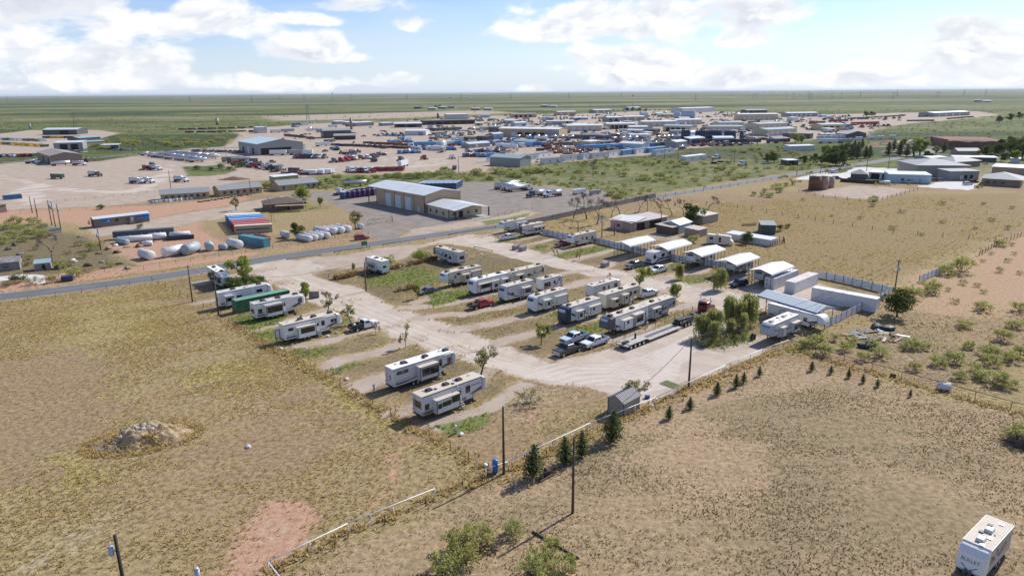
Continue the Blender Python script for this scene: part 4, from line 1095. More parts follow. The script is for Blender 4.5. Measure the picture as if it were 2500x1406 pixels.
o = thing('motorhome', 'old cream motorhome parked in the dry grass by the low sheds', 'motorhome', G(1726, 594), R(-28))
MB().loft([sect(0, 1.2, .5, 3.0, .12), sect(5.8, 1.2, .5, 3.0, .12), sect(6.2, 1.15, .6, 2.7, .2), sect(7.6, 1.0, .55, 1.45, .2), sect(7.8, .95, .6, 1.2, .1)]).build('body', CREAM, o)
MB().loft([sect(5.0, 1.15, 2.05, 3.0, .1), sect(6.9, 1.1, 2.1, 2.9, .15), sect(7.1, 1.0, 2.2, 2.6, .1)]).build('cab_over_bunk', CREAM, o)
w = MB()
w.add([(6.9, -.9, 1.45), (6.9, .9, 1.45), (6.45, .85, 2.05), (6.45, -.85, 2.05)], [(0, 1, 2, 3)])
w.build('windscreen', GLASS, o)
for s in (-1, 1):
 window(o, 1.0, 1.9, 1.6, 2.3, 1.203, s)
 window(o, 3.8, 4.3, 1.0, 2.4, 1.203, s, name='door')
wheels(o, [(1.6, s * 1.0) for s in (-1, 1)] + [(6.3, s * 1.0) for s in (-1, 1)], .36)
ac_unit(o, 3, 0, 3.0, False)
# ================================================================ CARS AND TRUCKS OF THE PARK
PAINTS = {}
def paint(name, col, rough=.25):
 return mat(name, col, rough, 0.0, var=.04, scale=.8, dirt=(.35, .29, .22, .25), spec=.6)
LAMP = mat('headlamp_lens', (.7, .72, .75), .15)
REDLAMP = mat('red_lamp_lens', (.32, .02, .02), .25)
TIREDARK = BLACK
def quad_part(root, name, pts, m):
 return MB().add(pts, [tuple(range(len(pts)))]).build(name, m, root)
def greenhouse(root, x0, x1, xt0, xt1, zb, zt, hw, hwt, body, doors=2):
 """cab above the belt line: body-coloured shell with glass panes just proud of it"""
 b = [(x0, -hw), (x1, -hw), (x1, hw), (x0, hw)]
 t = [(xt0, -hwt), (xt1, -hwt), (xt1, hwt), (xt0, hwt)]
 MB().loft([[(x, y, zb) for x, y in b], [(x, y, zt) for x, y in t], [(x * .98 + (xt0 + xt1) / 2 * .02, y * .9, zt + .05) for x, y in t]]).build('cab', body, root)
 def P(u, v, s):         # point on the side at fraction u along, v up
  xb, xt = x0 + (x1 - x0) * u, xt0 + (xt1 - xt0) * u
  return (xb + (xt - xb) * v, s * (hw + (hwt - hw) * v + .012), zb + (zt - zb) * v)
 for s in (-1, 1):
  cuts = [(.07, .48), (.53, .90)] if doors == 2 else [(.12, .85)]
  for u0, u1 in cuts:
   pts = [P(u0, .08, s), P(u1, .08, s), P(u1 * .98, .88, s), P(u0 + .02, .88, s)]
   quad_part(root, 'side_window', pts if s < 0 else pts[::-1], GLASS)
 def E(xb, xt, sx):
  def q(v, k):
   return (xb + (xt - xb) * v + sx * .014, k * (hw + (hwt - hw) * v) * .88, zb + (zt - zb) * v)
  return [q(.06, -1), q(.06, 1), q(.9, 1), q(.9, -1)]
 quad_part(root, 'windscreen', E(x1, xt1, 1), GLASS)
 quad_part(root, 'rear_window', E(x0, xt0, -1)[::-1], GLASS)
def pickup(label, px, rz, body, bed='box', L=6.1, two=None, cat='pickup truck', group=None, crew=True, name='pickup_truck'):
 """px: ground pixel under the middle of the truck"""
 d = Vector((math.cos(rz), math.sin(rz), 0))
 o = thing(name, label, cat, G(*px) - d * L / 2, rz, group)
 hw = 1.0
 bx = 2.05 if crew else 2.6
 MB().prism([(bx, .48), (L - 1.5, .48), (L - .1, .55), (L, .7), (L - .02, 1.08), (L - .25, 1.17), (L - 1.55, 1.24), (bx, 1.24)], -hw, hw).build('body', body, o)
 MB().prism([(bx, .46), (L - .3, .46), (L - .3, .66), (bx, .66)], -hw - .012, hw + .012).build('lower_sill', two or body, o)
 greenhouse(o, bx + .04, L - 1.62, bx + .25, L - 2.35, 1.23, 1.86, hw - .03, hw - .2, body, 2 if crew else 1)
 if bed == 'box':
  mb = MB()
  mb.box(.05, bx, -hw + .02, hw - .02, .6, .78)
  mb.build('bed_floor', DARKMETAL, o)
  for s in (-1, 1):
   a, b = sorted((s * hw, s * (hw - .11)))
   MB().box(.02, bx - .01, a, b, .5, 1.26).build('bed_side', body, o)
  MB().box(0, .07, -hw + .1, hw - .1, .62, 1.24).build('tailgate', body, o)
 else:
  MB().box(-.3, bx - .05, -hw - .12, hw + .12, .86, .98).build('flat_deck', DARKMETAL, o)
  mb = MB()
  for y in (-.95, -.3, .3, .95):
   mb.box(bx - .16, bx - .1, y - .03, y + .03, .98, 1.95)
  mb.box(bx - .17, bx - .09, -1.0, 1.0, 1.88, 1.96)
  mb.box(bx - .17, bx - .09, -1.0, 1.0, 1.4, 1.46)
  mb.build('headache_rack', DARKMETAL, o)
  for y in (-.78, .78):
   MB().box(.1, bx - .3, y - .2, y + .2, .98, 1.38).build('tool_box', DARKMETAL if bed == 'flat' else RUST, o)
  MB().cyl((.9, 0, .98), (.9, 0, 1.5), .28, n=10).build('hose_reel', WOOD if bed != 'flat' else ALU, o)
  MB().box(.0, bx, -.5, .5, .5, .86).build('rear_frame', DARKMETAL, o)
 MB().box(L - .04, L + .1, -hw + .03, hw - .03, .48, .72).build('front_bumper', ALU, o)
 MB().box(L - .05, L + .03, -.62, .62, .76, 1.06).build('grille', DARKMETAL if body is not DKG else ALU, o)
 for s in (-1, 1):
  MB().box(L - .1, L + .025, s * .8 - .14, s * .8 + .14, .82, 1.04).build('headlight', LAMP, o)
  if bed == 'box':
   MB().box(-.02, .06, s * .92 - .07, s * .92 + .07, .85, 1.18).build('tail_light', REDLAMP, o)
  a, b = sorted((s * (hw - .02), s * (hw + .24)))
  MB().box(L - 1.95, L - 1.8, a, b, 1.25, 1.45).build('side_mirror', DARKMETAL, o)
 MB().box(-.14, .02, -hw + .05, hw - .05, .5, .68).build('rear_bumper', ALU, o)
 wheels(o, [(1.05, s * (hw - .1)) for s in (-1, 1)] + [(L - 1.05, s * (hw - .1)) for s in (-1, 1)], .4, .26)
 return o
def car(label, px, rz, body, suv=False, L=4.8, group=None):
 d = Vector((math.cos(rz), math.sin(rz), 0))
 o = thing('suv' if suv else 'sedan', label, 'car', G(*px) - d * L / 2, rz, group)
 hw, zb, zt = .92, (1.0 if suv else .88), (1.7 if suv else 1.42)
 MB().prism([(.06, .32), (L - .05, .3), (L, .6), (L - .12, zb - .18), (L - 1.2, zb), (.3, zb + .04), (.02, zb - .05), (0, .6)], -hw, hw).build('body', body, o)
 if suv:
  greenhouse(o, .12, L - 1.2, .35, L - 2.0, zb - .02, zt, hw - .04, hw - .2, body)
 else:
  greenhouse(o, .45, L - 1.15, 1.25, L - 2.1, zb - .02, zt, hw - .04, hw - .24, body)
 for s in (-1, 1):
  MB().box(L - .16, L - .01, s * .68 - .15, s * .68 + .15, .58, .72).build('headlight', LAMP, o)
  MB().box(-.012, .1, s * .7 - .15, s * .7 + .15, .68, .84).build('tail_light', REDLAMP, o)
 MB().box(L - .1, L + .02, -.5, .5, .36, .56).build('grille', DARKMETAL, o)
 wheels(o, [(.9, s * (hw - .1)) for s in (-1, 1)] + [(L - .95, s * (hw - .1)) for s in (-1, 1)], .34, .22)
 return o
WHT = paint('white_car_paint', (.72, .73, .74))
DKG = paint('charcoal_car_paint', (.035, .036, .038))
REDP = paint('red_car_paint', (.33, .02, .025))
MAROON = paint('maroon_car_paint', (.17, .02, .03))
ICEB = paint('pale_blue_car_paint', (.50, .58, .66))
NAVYP = paint('midnight_car_paint', (.012, .014, .028), .15)
SLATE = paint('slate_car_paint', (.11, .12, .13))
BRNT = paint('two_tone_brown_paint', (.10, .06, .045))
pickup('white flatbed pickup with black deck parked ahead of the swooshed camper', (889, 802), R(41), WHT, bed='flat', crew=False)
pickup('red flatbed pickup with rusty tool boxes in the middle block', (1174, 750), R(40), REDP, bed='rusty', crew=True)
car('dark grey sedan on the green strip behind the slim tree', (1043, 716), R(221), SLATE)
pickup('white crew cab pickup backed up to the cream camper', (1580, 724), R(38), WHT)
pickup('pale blue crew cab pickup, farthest from the lane of the three parked together', (1401, 833), R(221), ICEB)
pickup('dark charcoal pickup nearest the lane of the three parked together', (1386, 862), R(221), DKG, two=BRNT)
pickup('white pickup with grey lower panels parked beside the charcoal one', (1452, 843), R(221), WHT, two=SILVER)
pickup('white pickup with a black bed in the far row', (1241, 585), R(38), WHT, two=SILVER)
pickup('slate pickup parked at the mouth of the motorhome carport', (1549, 653), R(222), SLATE)
pickup('white crew cab pickup parked by the small willow', (1607, 665), R(222), WHT)
pickup('maroon pickup under the nose of the cream camper in the far row', (1376, 601), R(222), MAROON)
car('black suv parked beside the last white carport', (1803, 699), R(210), NAVYP, suv=True)
car('red suv standing on the roadside verge by the white tanks', (883, 585), R(28), REDP, suv=True)
# ---------------- red semi tractor and its lowboy trailer
def tractor(label, loc, rz, paintm, sleeper=True, group=None, low=False, name='semi_truck', cat='semi truck'):
 """conventional highway tractor, x forward from the rear of the frame"""
 o = thing(name, label, cat, loc, rz, group)
 L = 8.2
 MB().box(0, L - .5, -.45, .45, .75, .98).build('frame', DARKMETAL, o)
 MB().prism([(5.9, .7), (L - .1, .7), (L, 1.0), (L - .05, 1.75), (L - .4, 1.9), (5.9, 2.1)], -.95, .95).build('hood', paintm, o)
 for s in (-1, 1):
  a, b = sorted((s * .7, s * 1.2))
  MB().prism([(L - 1.55, .75), (L - .2, .75), (L - .25, 1.15), (L - 1.4, 1.2)], a, b).build('fender', paintm, o)
  MB().box(L - .1, L + .02, s * .95 - .14, s * .95 + .14, 1.15, 1.4).build('headlight', LAMP, o)
  a, b = sorted((s * .55, s * 1.15))
  MB().cyl((3.6, s * .88, .75), (5.2, s * .88, .75), .32, n=12).build('fuel_tank', ALU, o)
  MB().cyl((5.75 if not sleeper else 3.8, s * 1.12, 1.0), (5.75 if not sleeper else 3.8, s * 1.12, 4.0), .08, n=8).build('exhaust_stack', STEEL, o)
 greenhouse(o, 4.6, 5.95, 4.65, 5.65, 2.05, 2.95, 1.1, 1.0, paintm, 1)
 MB().box(4.6, 5.92, -1.1, 1.1, .95, 2.06).build('cab_lower', paintm, o)
 if sleeper:
  MB().loft([sect(3.5, 1.15, .95, 3.5, .12), sect(4.58, 1.15, .95, 3.65, .12)]).build('sleeper', paintm, o)
 MB().box(L - .05, L + .12, -1.1, 1.1, .45, .8).build('bumper', ALU, o)
 MB().box(L - .03, L + .03, -.5, .5, .95, 1.7).build('grille', ALU, o)
 MB().cyl((1.3, 0, .98), (1.3, 0, 1.1), .5, n=14).build('fifth_wheel_plate', DARKMETAL, o)
 wheels(o, [(x, s * .93) for x in (.7, 2.0) for s in (-1, 1)], .5, .5)
 wheels(o, [(L - .9, s * 1.0) for s in (-1, 1)], .5, .3)
 return o
SEMIRED = paint('dark_red_truck_paint', (.22, .02, .03))
tractor('dark red semi tractor half hidden by the willows', G(1686, 783), R(46), SEMIRED, sleeper=False)
DECK = mat('worn_steel_deck', (.40, .37, .34), .7, .2, var=.15, scale=1.5, dirt=(.2, .14, .1, .5))
ltail, lhead = G(1519, 853), G(1684, 788)
ang = math.atan2(lhead.y - ltail.y, lhead.x - ltail.x)
LL = (lhead - ltail).length
o = thing('lowboy_trailer', 'long empty lowboy trailer with a gooseneck parked on the gravel loop', 'trailer', ltail, ang)
MB().box(.6, 5.6, -1.35, 1.35, .92, 1.06).build('axle_deck', DECK, o)
MB().prism([(5.6, .92), (6.6, .45), (6.6, .62), (5.6, 1.06)], -1.35, 1.35).build('ramp_deck', DECK, o)
MB().box(6.6, LL - 5.0, -1.35, 1.35, .42, .62).build('well_deck', DECK, o)
for k in range(22):
 x = 7.2 + k * (LL - 12.6) / 22
 MB().box(x, x + .18, -.4, .5, .62, .66).build('deck_slat', BLUEDEC, o)
MB().prism([(LL - 5.0, .42), (LL - 4.4, .42), (LL - 4.2, 1.35), (LL, 1.25), (LL, 1.5), (LL - 4.6, 1.75), (LL - 5.0, 1.2)], -.55, .55).build('gooseneck', DARKMETAL, o)
for s in (-1, 1):
 MB().prism([(LL - 5.0, .5), (LL - 4.5, .5), (LL - 1.0, 1.3), (LL - 1.0, 1.5), (LL - 4.6, 1.0)], s * .9 - .1, s * .9 + .1).build('gooseneck_arm', DARKMETAL, o)
MB().box(-.2, .6, -1.3, 1.3, .7, .95).build('rear_bolster', DECK, o)
MB().box(.2, 1.6, -.35, .35, 1.06, 1.35).build('hydraulic_unit', DARKMETAL, o)
MB().cyl((4.2, .3, 1.06), (4.2, .3, 2.0), .2, n=8).build('winch_post', DARKMETAL, o)
wheels(o, [(x, s * 1.05) for x in (1.0, 2.25, 3.5, 4.75) for s in (-1, 1)], .45, .5)
wheels(o, [(x, s * .95) for x in (LL - 3.2, LL - 2.1, LL - 1.0) for s in (-1, 1)], .48, .5)
# ---------------- shipping containers
def container_mats(col, key):
 return mat('container_' + key, col, .5, var=.07, scale=.7, dirt=(.35, .30, .26, .35))
def container(label, A, B=None, L=12.19, rz=None, m=None, group='', Wd=2.44, Hh=2.75, name='shipping_container', roofm=None, detail=True, loc=None):
 """A: ground pixel of the camera-side near corner; the box runs along rz and lies to its left"""
 p = loc if loc is not None else G(*A)
 rz = rz if rz is not None else bearing(A, B)
 o = thing(name, label, 'container', p, rz, group or None)
 pts = []
 n = int(L / .55)
 for s, y in ((1, 0), (-1, Wd)):
  mb = MB()
  prof = []
  for i in range(n):
   x = .1 + (L - .2) * i / n
   w = (L - .2) / n
   prof += [(x, 0), (x + w * .35, 0), (x + w * .5, .045), (x + w * .85, .045)]
  prof.append((L - .1, 0))
  vs, fs = [], []
  for (x, d) in prof:
   yy = y + s * (.03 + d)
   vs += [(x, yy, .16), (x, yy, Hh - .1)]
  for i in range(len(prof) - 1):
   q = (2 * i, 2 * i + 2, 2 * i + 3, 2 * i + 1)
   fs.append(q if s > 0 else q[::-1])
  mb.add(vs, fs)
  mb.build('side_wall', m, o)
 MB().box(.02, L - .02, .08, Wd - .08, Hh - .09, Hh - .03).build('roof', roofm or m, o)
 fr = MB()
 for x in (0, L - .14):
  for y in (0, Wd - .14):
   fr.box(x, x + .14, y, y + .14, 0, Hh)
 for y in (0, Wd - .09):
  fr.box(.14, L - .14, y, y + .09, Hh - .11, Hh - .004)
  fr.box(.14, L - .14, y, y + .09, 0.02, .17)
 for x in (0, L - .09):
  fr.box(x, x + .09, .14, Wd - .14, Hh - .12, Hh - .004)
  fr.box(x, x + .09, .14, Wd - .14, .02, .17)
 fr.build('frame', m, o)
 MB().box(.1, L - .1, .1, Wd - .1, .15, .2).build('floor', WOOD, o)
 MB().box(L - .06, L - .03, .14, Wd - .14, .16, Hh - .1).build('end_wall', m, o)
 for k in range(2):
  y0 = .14 + k * (Wd - .28) / 2
  d = MB().box(.02, .06, y0 + .01, y0 + (Wd - .28) / 2 - .01, .17, Hh - .12).build('door', m, o)
  if detail:
   mb = MB()
   for q in (.3, .75):
    mb.cyl((-.01, y0 + q * 1.08, .2), (-.01, y0 + q * 1.08, Hh - .15), .022, n=5)
   mb.build('locking_bar', STEEL, d)
 return o
CWHITE = container_mats((.70, .70, .69), 'white')
CGREEN = container_mats((.035, .145, .065), 'green')
cg = container('green shipping container lettered EVERGREEN between two campers', (579, 767), rz=U, m=CGREEN, Hh=2.9, roofm=mat('faded_green_roof', (.16, .30, .20), .6, var=.1))
me = text_mesh('EVERGREEN', 1.15, .006)
me.materials.append(mat('white_lettering', (.62, .66, .63), .6))
t = obj('lettering', me, cg, (6.0, -.012, 1.45))
t.rotation_euler = (R(90), 0, 0)
t.scale = (1.05, 1, 1)
mb = MB().cyl((4.4, 1.2, 2.87), (4.4, 1.2, 5.2), .06, n=8)
mb.build('vent_mast', ACWHITE, cg)
RUSTROOF = mat('rust_streaked_white_roof', (.55, .50, .46), .7, var=.1, dirt=(.30, .18, .10, .7))
wc = container('white shipping container with two dark squares on its door end beside the carport', (1889, 708), rz=U, m=CWHITE)
for z in (1.0, 1.9):
 MB().box(-.02, .0, 1.75, 2.05, z, z + .35).build('door_sign', DARKMETAL, wc)
container('white shipping container with rust patched roof, middle of the three', (1939, 718), rz=U, m=CWHITE, roofm=RUSTROOF)
container('long white storage trailer lying across the end of the gravel yard', (1979, 733), B=(2092, 755), L=13.6, m=CWHITE, Hh=3.0)
# ---------------- garden shed by the white rail
SHEDW = mat('beige_shed_siding', (.30, .27, .22), .7, var=.05, rib=('X', 4))
SHEDR = mat('grey_ribbed_roofing', (.15, .145, .15), .6, 0, var=.08)
SHEDB = mat('pale_roof_rib', (.34, .34, .35), .6)
cN, cL, cR = G(1522, 1019), G(1483, 1005), G(1560, 998)
rz = math.atan2(cR.y - cN.y, cR.x - cN.x)
SL, SW = (cR - cN).length, (cL - cN).length
o = thing('garden_shed', 'small beige metal shed with a grey ribbed gable roof at the white rail', 'shed', cN, rz)
mb = MB()
mb.prism([(0, 0), (SW, 0), (SW, 2.25), (SW / 2, 3.0), (0, 2.25)], .0, SL, 'x')
mb.build('wall', SHEDW, o)
for s in (0, 1):
 y0, y1 = (-.2, SW / 2) if s == 0 else (SW + .2, SW / 2)
 mb = MB()
 mb.add([(-.2, y0, 2.19), (SL + .2, y0, 2.19), (SL + .2, y1, 3.07), (-.2, y1, 3.07), (-.2, y0, 2.13), (SL + .2, y0, 2.13), (SL + .2, y1, 3.01), (-.2, y1, 3.01)],
     [(0, 1, 2, 3), (7, 6, 5, 4), (0, 4, 5, 1), (3, 2, 6, 7), (0, 3, 7, 4), (1, 5, 6, 2)])
 rf = mb.build('roof', SHEDR, o)
 for k in range(15):
  x = -.18 + k * (SL + .36) / 14
  mb = MB()
  mb.add([(x - .035, y0, 2.19), (x + .035, y0, 2.19), (x + .035, y1, 3.07), (x - .035, y1, 3.07), (x - .02, y0, 2.25), (x + .02, y0, 2.25), (x + .02, y1, 3.13), (x - .02, y1, 3.13)],
      [(0, 1, 2, 3), (7, 6, 5, 4), (0, 4, 5, 1), (3, 2, 6, 7), (0, 3, 7, 4), (1, 5, 6, 2)])
  mb.build('rib', SHEDB, rf)
tm = MB().box(-.03, .06, -.03, .06, 0, 2.2).mesh('corner_trim', mat('brown_trim', (.055, .04, .032), .6))
for x in (-.02, SL - .02):
 for y in (-.02, SW - .02):
  obj('corner_trim', tm, o, (x, y, 0))
# ---------------- dumpsters, pedestals, litter
def dumpster(label, px, rz, m):
 o = thing('dumpster', label, 'dumpster', G(*px), rz, 'dumpsters along the far lane')
 MB().prism([(-.95, .1), (.95, .1), (.95, 1.5), (.55, 1.5), (-.95, 1.15)], -.85, .85).build('bin', m, o)
 MB().prism([(-1.0, 1.16), (.55, 1.5), (.55, 1.56), (-1.0, 1.22)], -.87, .87).build('lid', mat('grey_dumpster_lid', (.30, .28, .26), .7), o)
 for s in (-1, 1):
  MB().box(-.4, .4, s * .86 - .05, s * .86 + .05, .7, .82).build('lift_pocket', DARKMETAL, o)
 return o
TAUPE = mat('taupe_dumpster_paint', (.30, .255, .215), .7, var=.1)
dumpster('taupe dumpster in the far lane, farther of the pair from the lone one', (1260, 609), R(50), TAUPE)
dumpster('taupe dumpster in the far lane with the grass tuft behind it', (1276, 612), R(50), TAUPE)
dumpster('lone taupe dumpster in front of the empty carport', (1477, 651), R(50), TAUPE)
def pedestal(px, label):
 o = thing('power_pedestal', label, 'power pedestal', G(*px), U, 'power pedestals on the pads')
 MB().box(-.09, .09, -.11, .11, 0, 1.15).build('post', GALV, o)
 MB().box(-.13, .13, -.16, .16, .7, 1.25).build('meter_box', ACWHITE, o)
PEDS = [((1114, 1058), 'beside the nearest grey camper'), ((913, 955), 'at the tail of the ladder camper'), ((824, 912), 'in the weeds of the empty pad'), ((751, 866), 'on the weedy pad behind the swooshed camper'),
  ((802, 678), 'before the straw clumps'), ((979, 660), 'between the two round bushes'), ((1541, 744), 'by the cream camper with the pickup'), ((1481, 777), 'beside the dark rimmed trailer'), ((1580, 800), 'at the nose to tail campers'),
  ((1254, 700), 'behind the tan camper with steps'), ((1306, 728), 'by the little round table'), ((1141, 628), 'at the corner of the brown lawn')]
for px, w in PEDS:
 pedestal(px, 'grey power pedestal ' + w)
def small(name, label, cat, px, build, m, rz=0, group=None):
 mb = MB()
 build(mb)
 o = mb.build(name, m, None, loc=G(*px), rz=rz)
 return tag(o, label, cat, group)
BLUET = mat('blue_pressure_tank_paint', (.02, .15, .42), .3)
small('water_tank', 'upright blue pressure tank by the field corner post', 'tank', (1209, 1155), lambda b: b.cyl((0, 0, .2), (0, 0, 1.75), .36, n=16, dome=.22), BLUET)
small('round_table', 'small round white table outside the short trailer', 'table', (1352, 715), lambda b: (b.cyl((0, 0, .7), (0, 0, .74), .55, n=14, smooth=False), b.cyl((0, 0, 0), (0, 0, .7), .05), b.cyl((0, 0, 0), (0, 0, .03), .3)), ACWHITE)
small('fire_pit', 'rusty iron stand in the pad beside the closed slides', 'stand', (1383, 742), lambda b: (b.box(-.5, -.44, -.3, .3, 0, .75), b.box(.44, .5, -.3, .3, 0, .75), b.box(-.5, .5, -.05, .05, .7, .76)), RUST, U)
GRASSMAT = mat('green_plastic_turf', (.10, .12, .045), .95, var=.12)
small('turf_mat', 'square of green artificial turf lying on the gravel', 'mat', (1637, 939), lambda b: b.box(-1.5, 1.5, -1.0, 1.0, 0.008, .05), GRASSMAT, R(-48))
small('grill', 'grey barbecue grill by the nose of the camper at the gate', 'grill', (1838, 829), lambda b: (b.box(-.6, .6, -.3, .3, .6, .95), b.cyl((-.4, 0, 1.0), (.4, 0, 1.0), .26, n=10), b.box(-.55, -.5, -.25, .25, 0, .6), b.box(.5, .55, -.25, .25, 0, .6)), DARKMETAL, R(40))
small('cable_reel_box', 'blue cooler beside the beige shed', 'cooler', (1580, 972), lambda b: (b.box(-.35, .35, -.22, .22, 0.01, .4), b.box(-.37, .37, -.24, .24, .41, .5)), mat('blue_plastic', (.03, .08, .25), .5))
TRASH = [mat('white_plastic', (.7, .7, .68), .6), mat('teal_plastic', (.06, .3, .28), .5), mat('brown_junk', (.12, .08, .055), .8), mat('black_plastic', (.03, .03, .03), .6), mat('red_plastic', (.35, .05, .04), .5)]
def lump(b, sx, sy, sz, seed):
 r = random.Random(seed)
 n = 7
 rings = []
 for k, (h, q) in enumerate(((0, .8), (.4, 1), (.8, .75), (1, .35))):
  rings.append([(sx * q * math.cos(2 * math.pi * i / n) * r.uniform(.75, 1.15), sy * q * math.sin(2 * math.pi * i / n) * r.uniform(.75, 1.15), sz * h) for i in range(n)])
 b.loft(rings)
for k, (px, m, lab) in enumerate([((800, 822), 0, 'white bucket by the steps of the swooshed camper'), ((820, 814), 1, 'teal clutter under the nose of the swooshed camper'), ((735, 775), 2, 'brown camp chair heap beyond the awning window camper'), ((721, 768), 3, 'dark barbecue by the awning window camper'),
          ((1126, 1062), 0, 'white rock beside the nearest power pedestal'), ((846, 927), 0, 'white bag lying in the pad grass'), ((686, 853), 0, 'white lump in the shade of the swooshed camper'), ((1088, 632), 0, 'white boulder behind the cream roadside camper'),
          ((1185, 1138), 0, 'white bag at the field corner post'), ((607, 1092), 0, 'white rock out in the dry field'), ((1590, 992), 0, 'white stone at the foot of the rail by the shed'), ((1175, 622), 0, 'pale slabs lying on the brown lawn')]):
 small('camp_clutter', lab, 'clutter', px, lambda b, k=k: lump(b, .42, .33, .4, k), TRASH[m], k)
# ---------------- low walls, kerb timbers, billboard by the county road
TIMBER = mat('brown_pipe_rail', (.12, .06, .04), .8, var=.2)
for k, (a, b, lab) in enumerate([((700, 636), (785, 624), 'low brown pipe rail at the park entrance'), ((816, 618), (903, 606), 'low brown pipe rail under the green sign'), ((935, 600), (1038, 584), 'low brown pipe rail beside the roadside camper'),
         ((1095, 575), (1210, 556), 'low brown pipe rail at the second entrance'), ((1157, 605), (1202, 615), 'low brown pipe rail along the second lane')]):
 p, q = G(*a), G(*b)
 o = tag(MB().cyl((0, 0, .4), ((q - p).length, 0, .4), .09, n=7).box(0, .15, -.08, .08, 0, .5).box((q - p).length - .15, (q - p).length, -.08, .08, 0, .5).build('pipe_rail', TIMBER, None, loc=p, rz=math.atan2((q - p).y, (q - p).x)), lab, 'rail', 'low pipe rails along the road')
sg = thing('roadside_sign', 'small green sign on two posts beside the county road', 'sign', G(890, 606), R(25))
MB().box(-.9, .9, -.03, .03, .9, 2.2).build('sign_panel', mat('green_sign_paint', (.02, .20, .14), .5), sg)
for s in (-1, 1):
 MB().box(s * .7 - .05, s * .7 + .05, .03, .12, 0, 2.2).build('post', WOOD, sg)
BLOCKW = mat('grey_block_wall', (.24, .215, .19), .95, var=.15, scale=1.2)
def wall_line(label, pts, h, m, t=.2, name='block_wall'):
 o = thing(name, label, 'wall', G(*pts[0]))
 for a, b in zip(pts, pts[1:]):
  p, q = G(*a), G(*b)
  d = (q - p)
  n = max(1, round(d.length / 4))
  sm = MB().box(.004, d.length / n - .004, -t / 2, t / 2, 0, h).mesh('wall_panel', m)
  cm = MB().box(-.2, .2, -t * .8, t * .8, 0, h + .12).mesh('pier', m)
  for i in range(n):
   obj('wall_panel', sm, o, p - o.location + d * (i / n), math.atan2(d.y, d.x))
  obj('pier', cm, o, p - o.location, math.atan2(d.y, d.x))
 return o
wall_line('grey block wall running beside the county road past the bare trees', [(1260, 556), (1350, 537), (1420, 522), (1480, 508), (1600, 482)], 1.9, BLOCKW)
wall_line('short grey block wall behind the small maple at the lane', [(757, 728), (780, 727)], 1.6, BLOCKW)
# ---------------- fences
WHITEPIPE = mat('white_pipe_paint', (.72, .72, .70), .5, var=.05)
RUSTPOST = mat('rusty_post', (.09, .055, .04), .85, var=.25)
WIRE = mat('fence_wire', (.13, .11, .10), .6, .4)
FENCEP = MB().cyl((0, 0, 0), (0, 0, 1.3), .05, n=5).mesh('post', RUSTPOST)
FENCEW = MB().cyl((0, 0, 0), (0, 0, 1.25), .07, n=6).mesh('post', WHITEPIPE)
WOODP = MB().cyl((0, 0, 0), (0, 0, 1.5), .11, .09, n=6).mesh('post', WOOD)
def fence(label, pts, step=3.2, post=FENCEP, wires=(.35, .7, 1.05), wm=WIRE, wr=.012, group='wire fences', name='wire_fence', top=None, topm=None, lean=.03):
 o = thing(name, label, 'fence', G(*pts[0]), 0, group)
 o0 = o.location.copy()
 P = [G(*p) - o0 for p in pts]
 for a, b in zip(P, P[1:]):
  d = b - a
  n = max(1, round(d.length / step))
  for i in range(n + 1 if b is P[-1] else n):
   q = obj('post', post, o, a + d * (i / n), random.uniform(0, 6))
   q.rotation_euler = (random.uniform(-lean, lean), random.uniform(-lean, lean), 0)
 for z in wires:
  mb = MB()
  for a, b in zip(P, P[1:]):
   mb.cyl(a + Vector((0, 0, z)), b + Vector((0, 0, z)), wr, n=4)
  mb.build('wire', wm, o)
 if top:
  mb = MB()
  for a, b in zip(P, P[1:]):
   mb.cyl(a + Vector((0, 0, top[0])), b + Vector((0, 0, top[0])), top[1], n=7)
  mb.build('top_rail', topm, o)
 return o
fence('white pipe rail fence running from the bottom edge along the dry field', [(690, 1440), (657, 1397), (850, 1302), (1062, 1215)], 5.2, FENCEW, wires=(), top=(1.25, .058), topm=WHITEPIPE, name='pipe_fence', group='pipe fences')
fence('long white pipe rail fence between the gravel loop and the bare field', [(1186, 1166), (1240, 1148), (1440, 1052), (1600, 988), (1770, 908), (1860, 868), (1925, 845)], 4.2, FENCEW, wires=(), top=(1.25, .058), topm=WHITEPIPE, name='pipe_fence', group='pipe fences')
fence('rusty pipe and wire fence between the bare field and the scrub', [(1925, 845), (2060, 886), (2200, 925), (2380, 975), (2560, 1025)], 4.6, FENCEP, wires=(.4, .8), top=(1.3, .05), topm=RUSTPOST, name='pipe_fence', group='pipe fences')
fence('wire fence with dark stakes beside the white rail in the dry field', [(680, 1406), (940, 1280), (1130, 1195), (1190, 1160)], 6)
fence('wire fence between the pads and the dry grass field', [(372, 688), (440, 720), (540, 775), (640, 838), (760, 905), (870, 968), (1000, 1040), (1100, 1098), (1192, 1150)], 4.4)
fence('wire fence along the county road in front of the dry grass field', [(372, 688), (200, 716), (0, 745), (-150, 768)], 6)
fence('low pipe fence beside the lowboy trailer', [(1496, 838), (1600, 800), (1690, 762)], 3.5, FENCEP, wires=(.4,), top=(1.2, .04), topm=RUSTPOST, group='pipe fences', name='pipe_fence')
fence('chain link fence around the white tank yard beside the road', [(310, 665), (430, 646), (600, 617), (760, 593), (900, 572)], 4)
fence('wooden post fence across the dry pasture behind the low sheds', [(1480, 498), (1620, 488), (1800, 508), (1990, 540), (2180, 570), (2430, 588)], 7, WOODP, wires=(.5, 1.0), group='wooden post fences')
fence('wooden post fence along the far side of the county road', [(1600, 484), (1760, 460), (1900, 438), (1945, 432)], 7, WOODP, group='wooden post fences')
fence('leaning post fence climbing to the sand patch', [(2390, 625), (2440, 597), (2500, 575), (2540, 560)], 3, WOODP, group='wooden post fences', lean=.15)
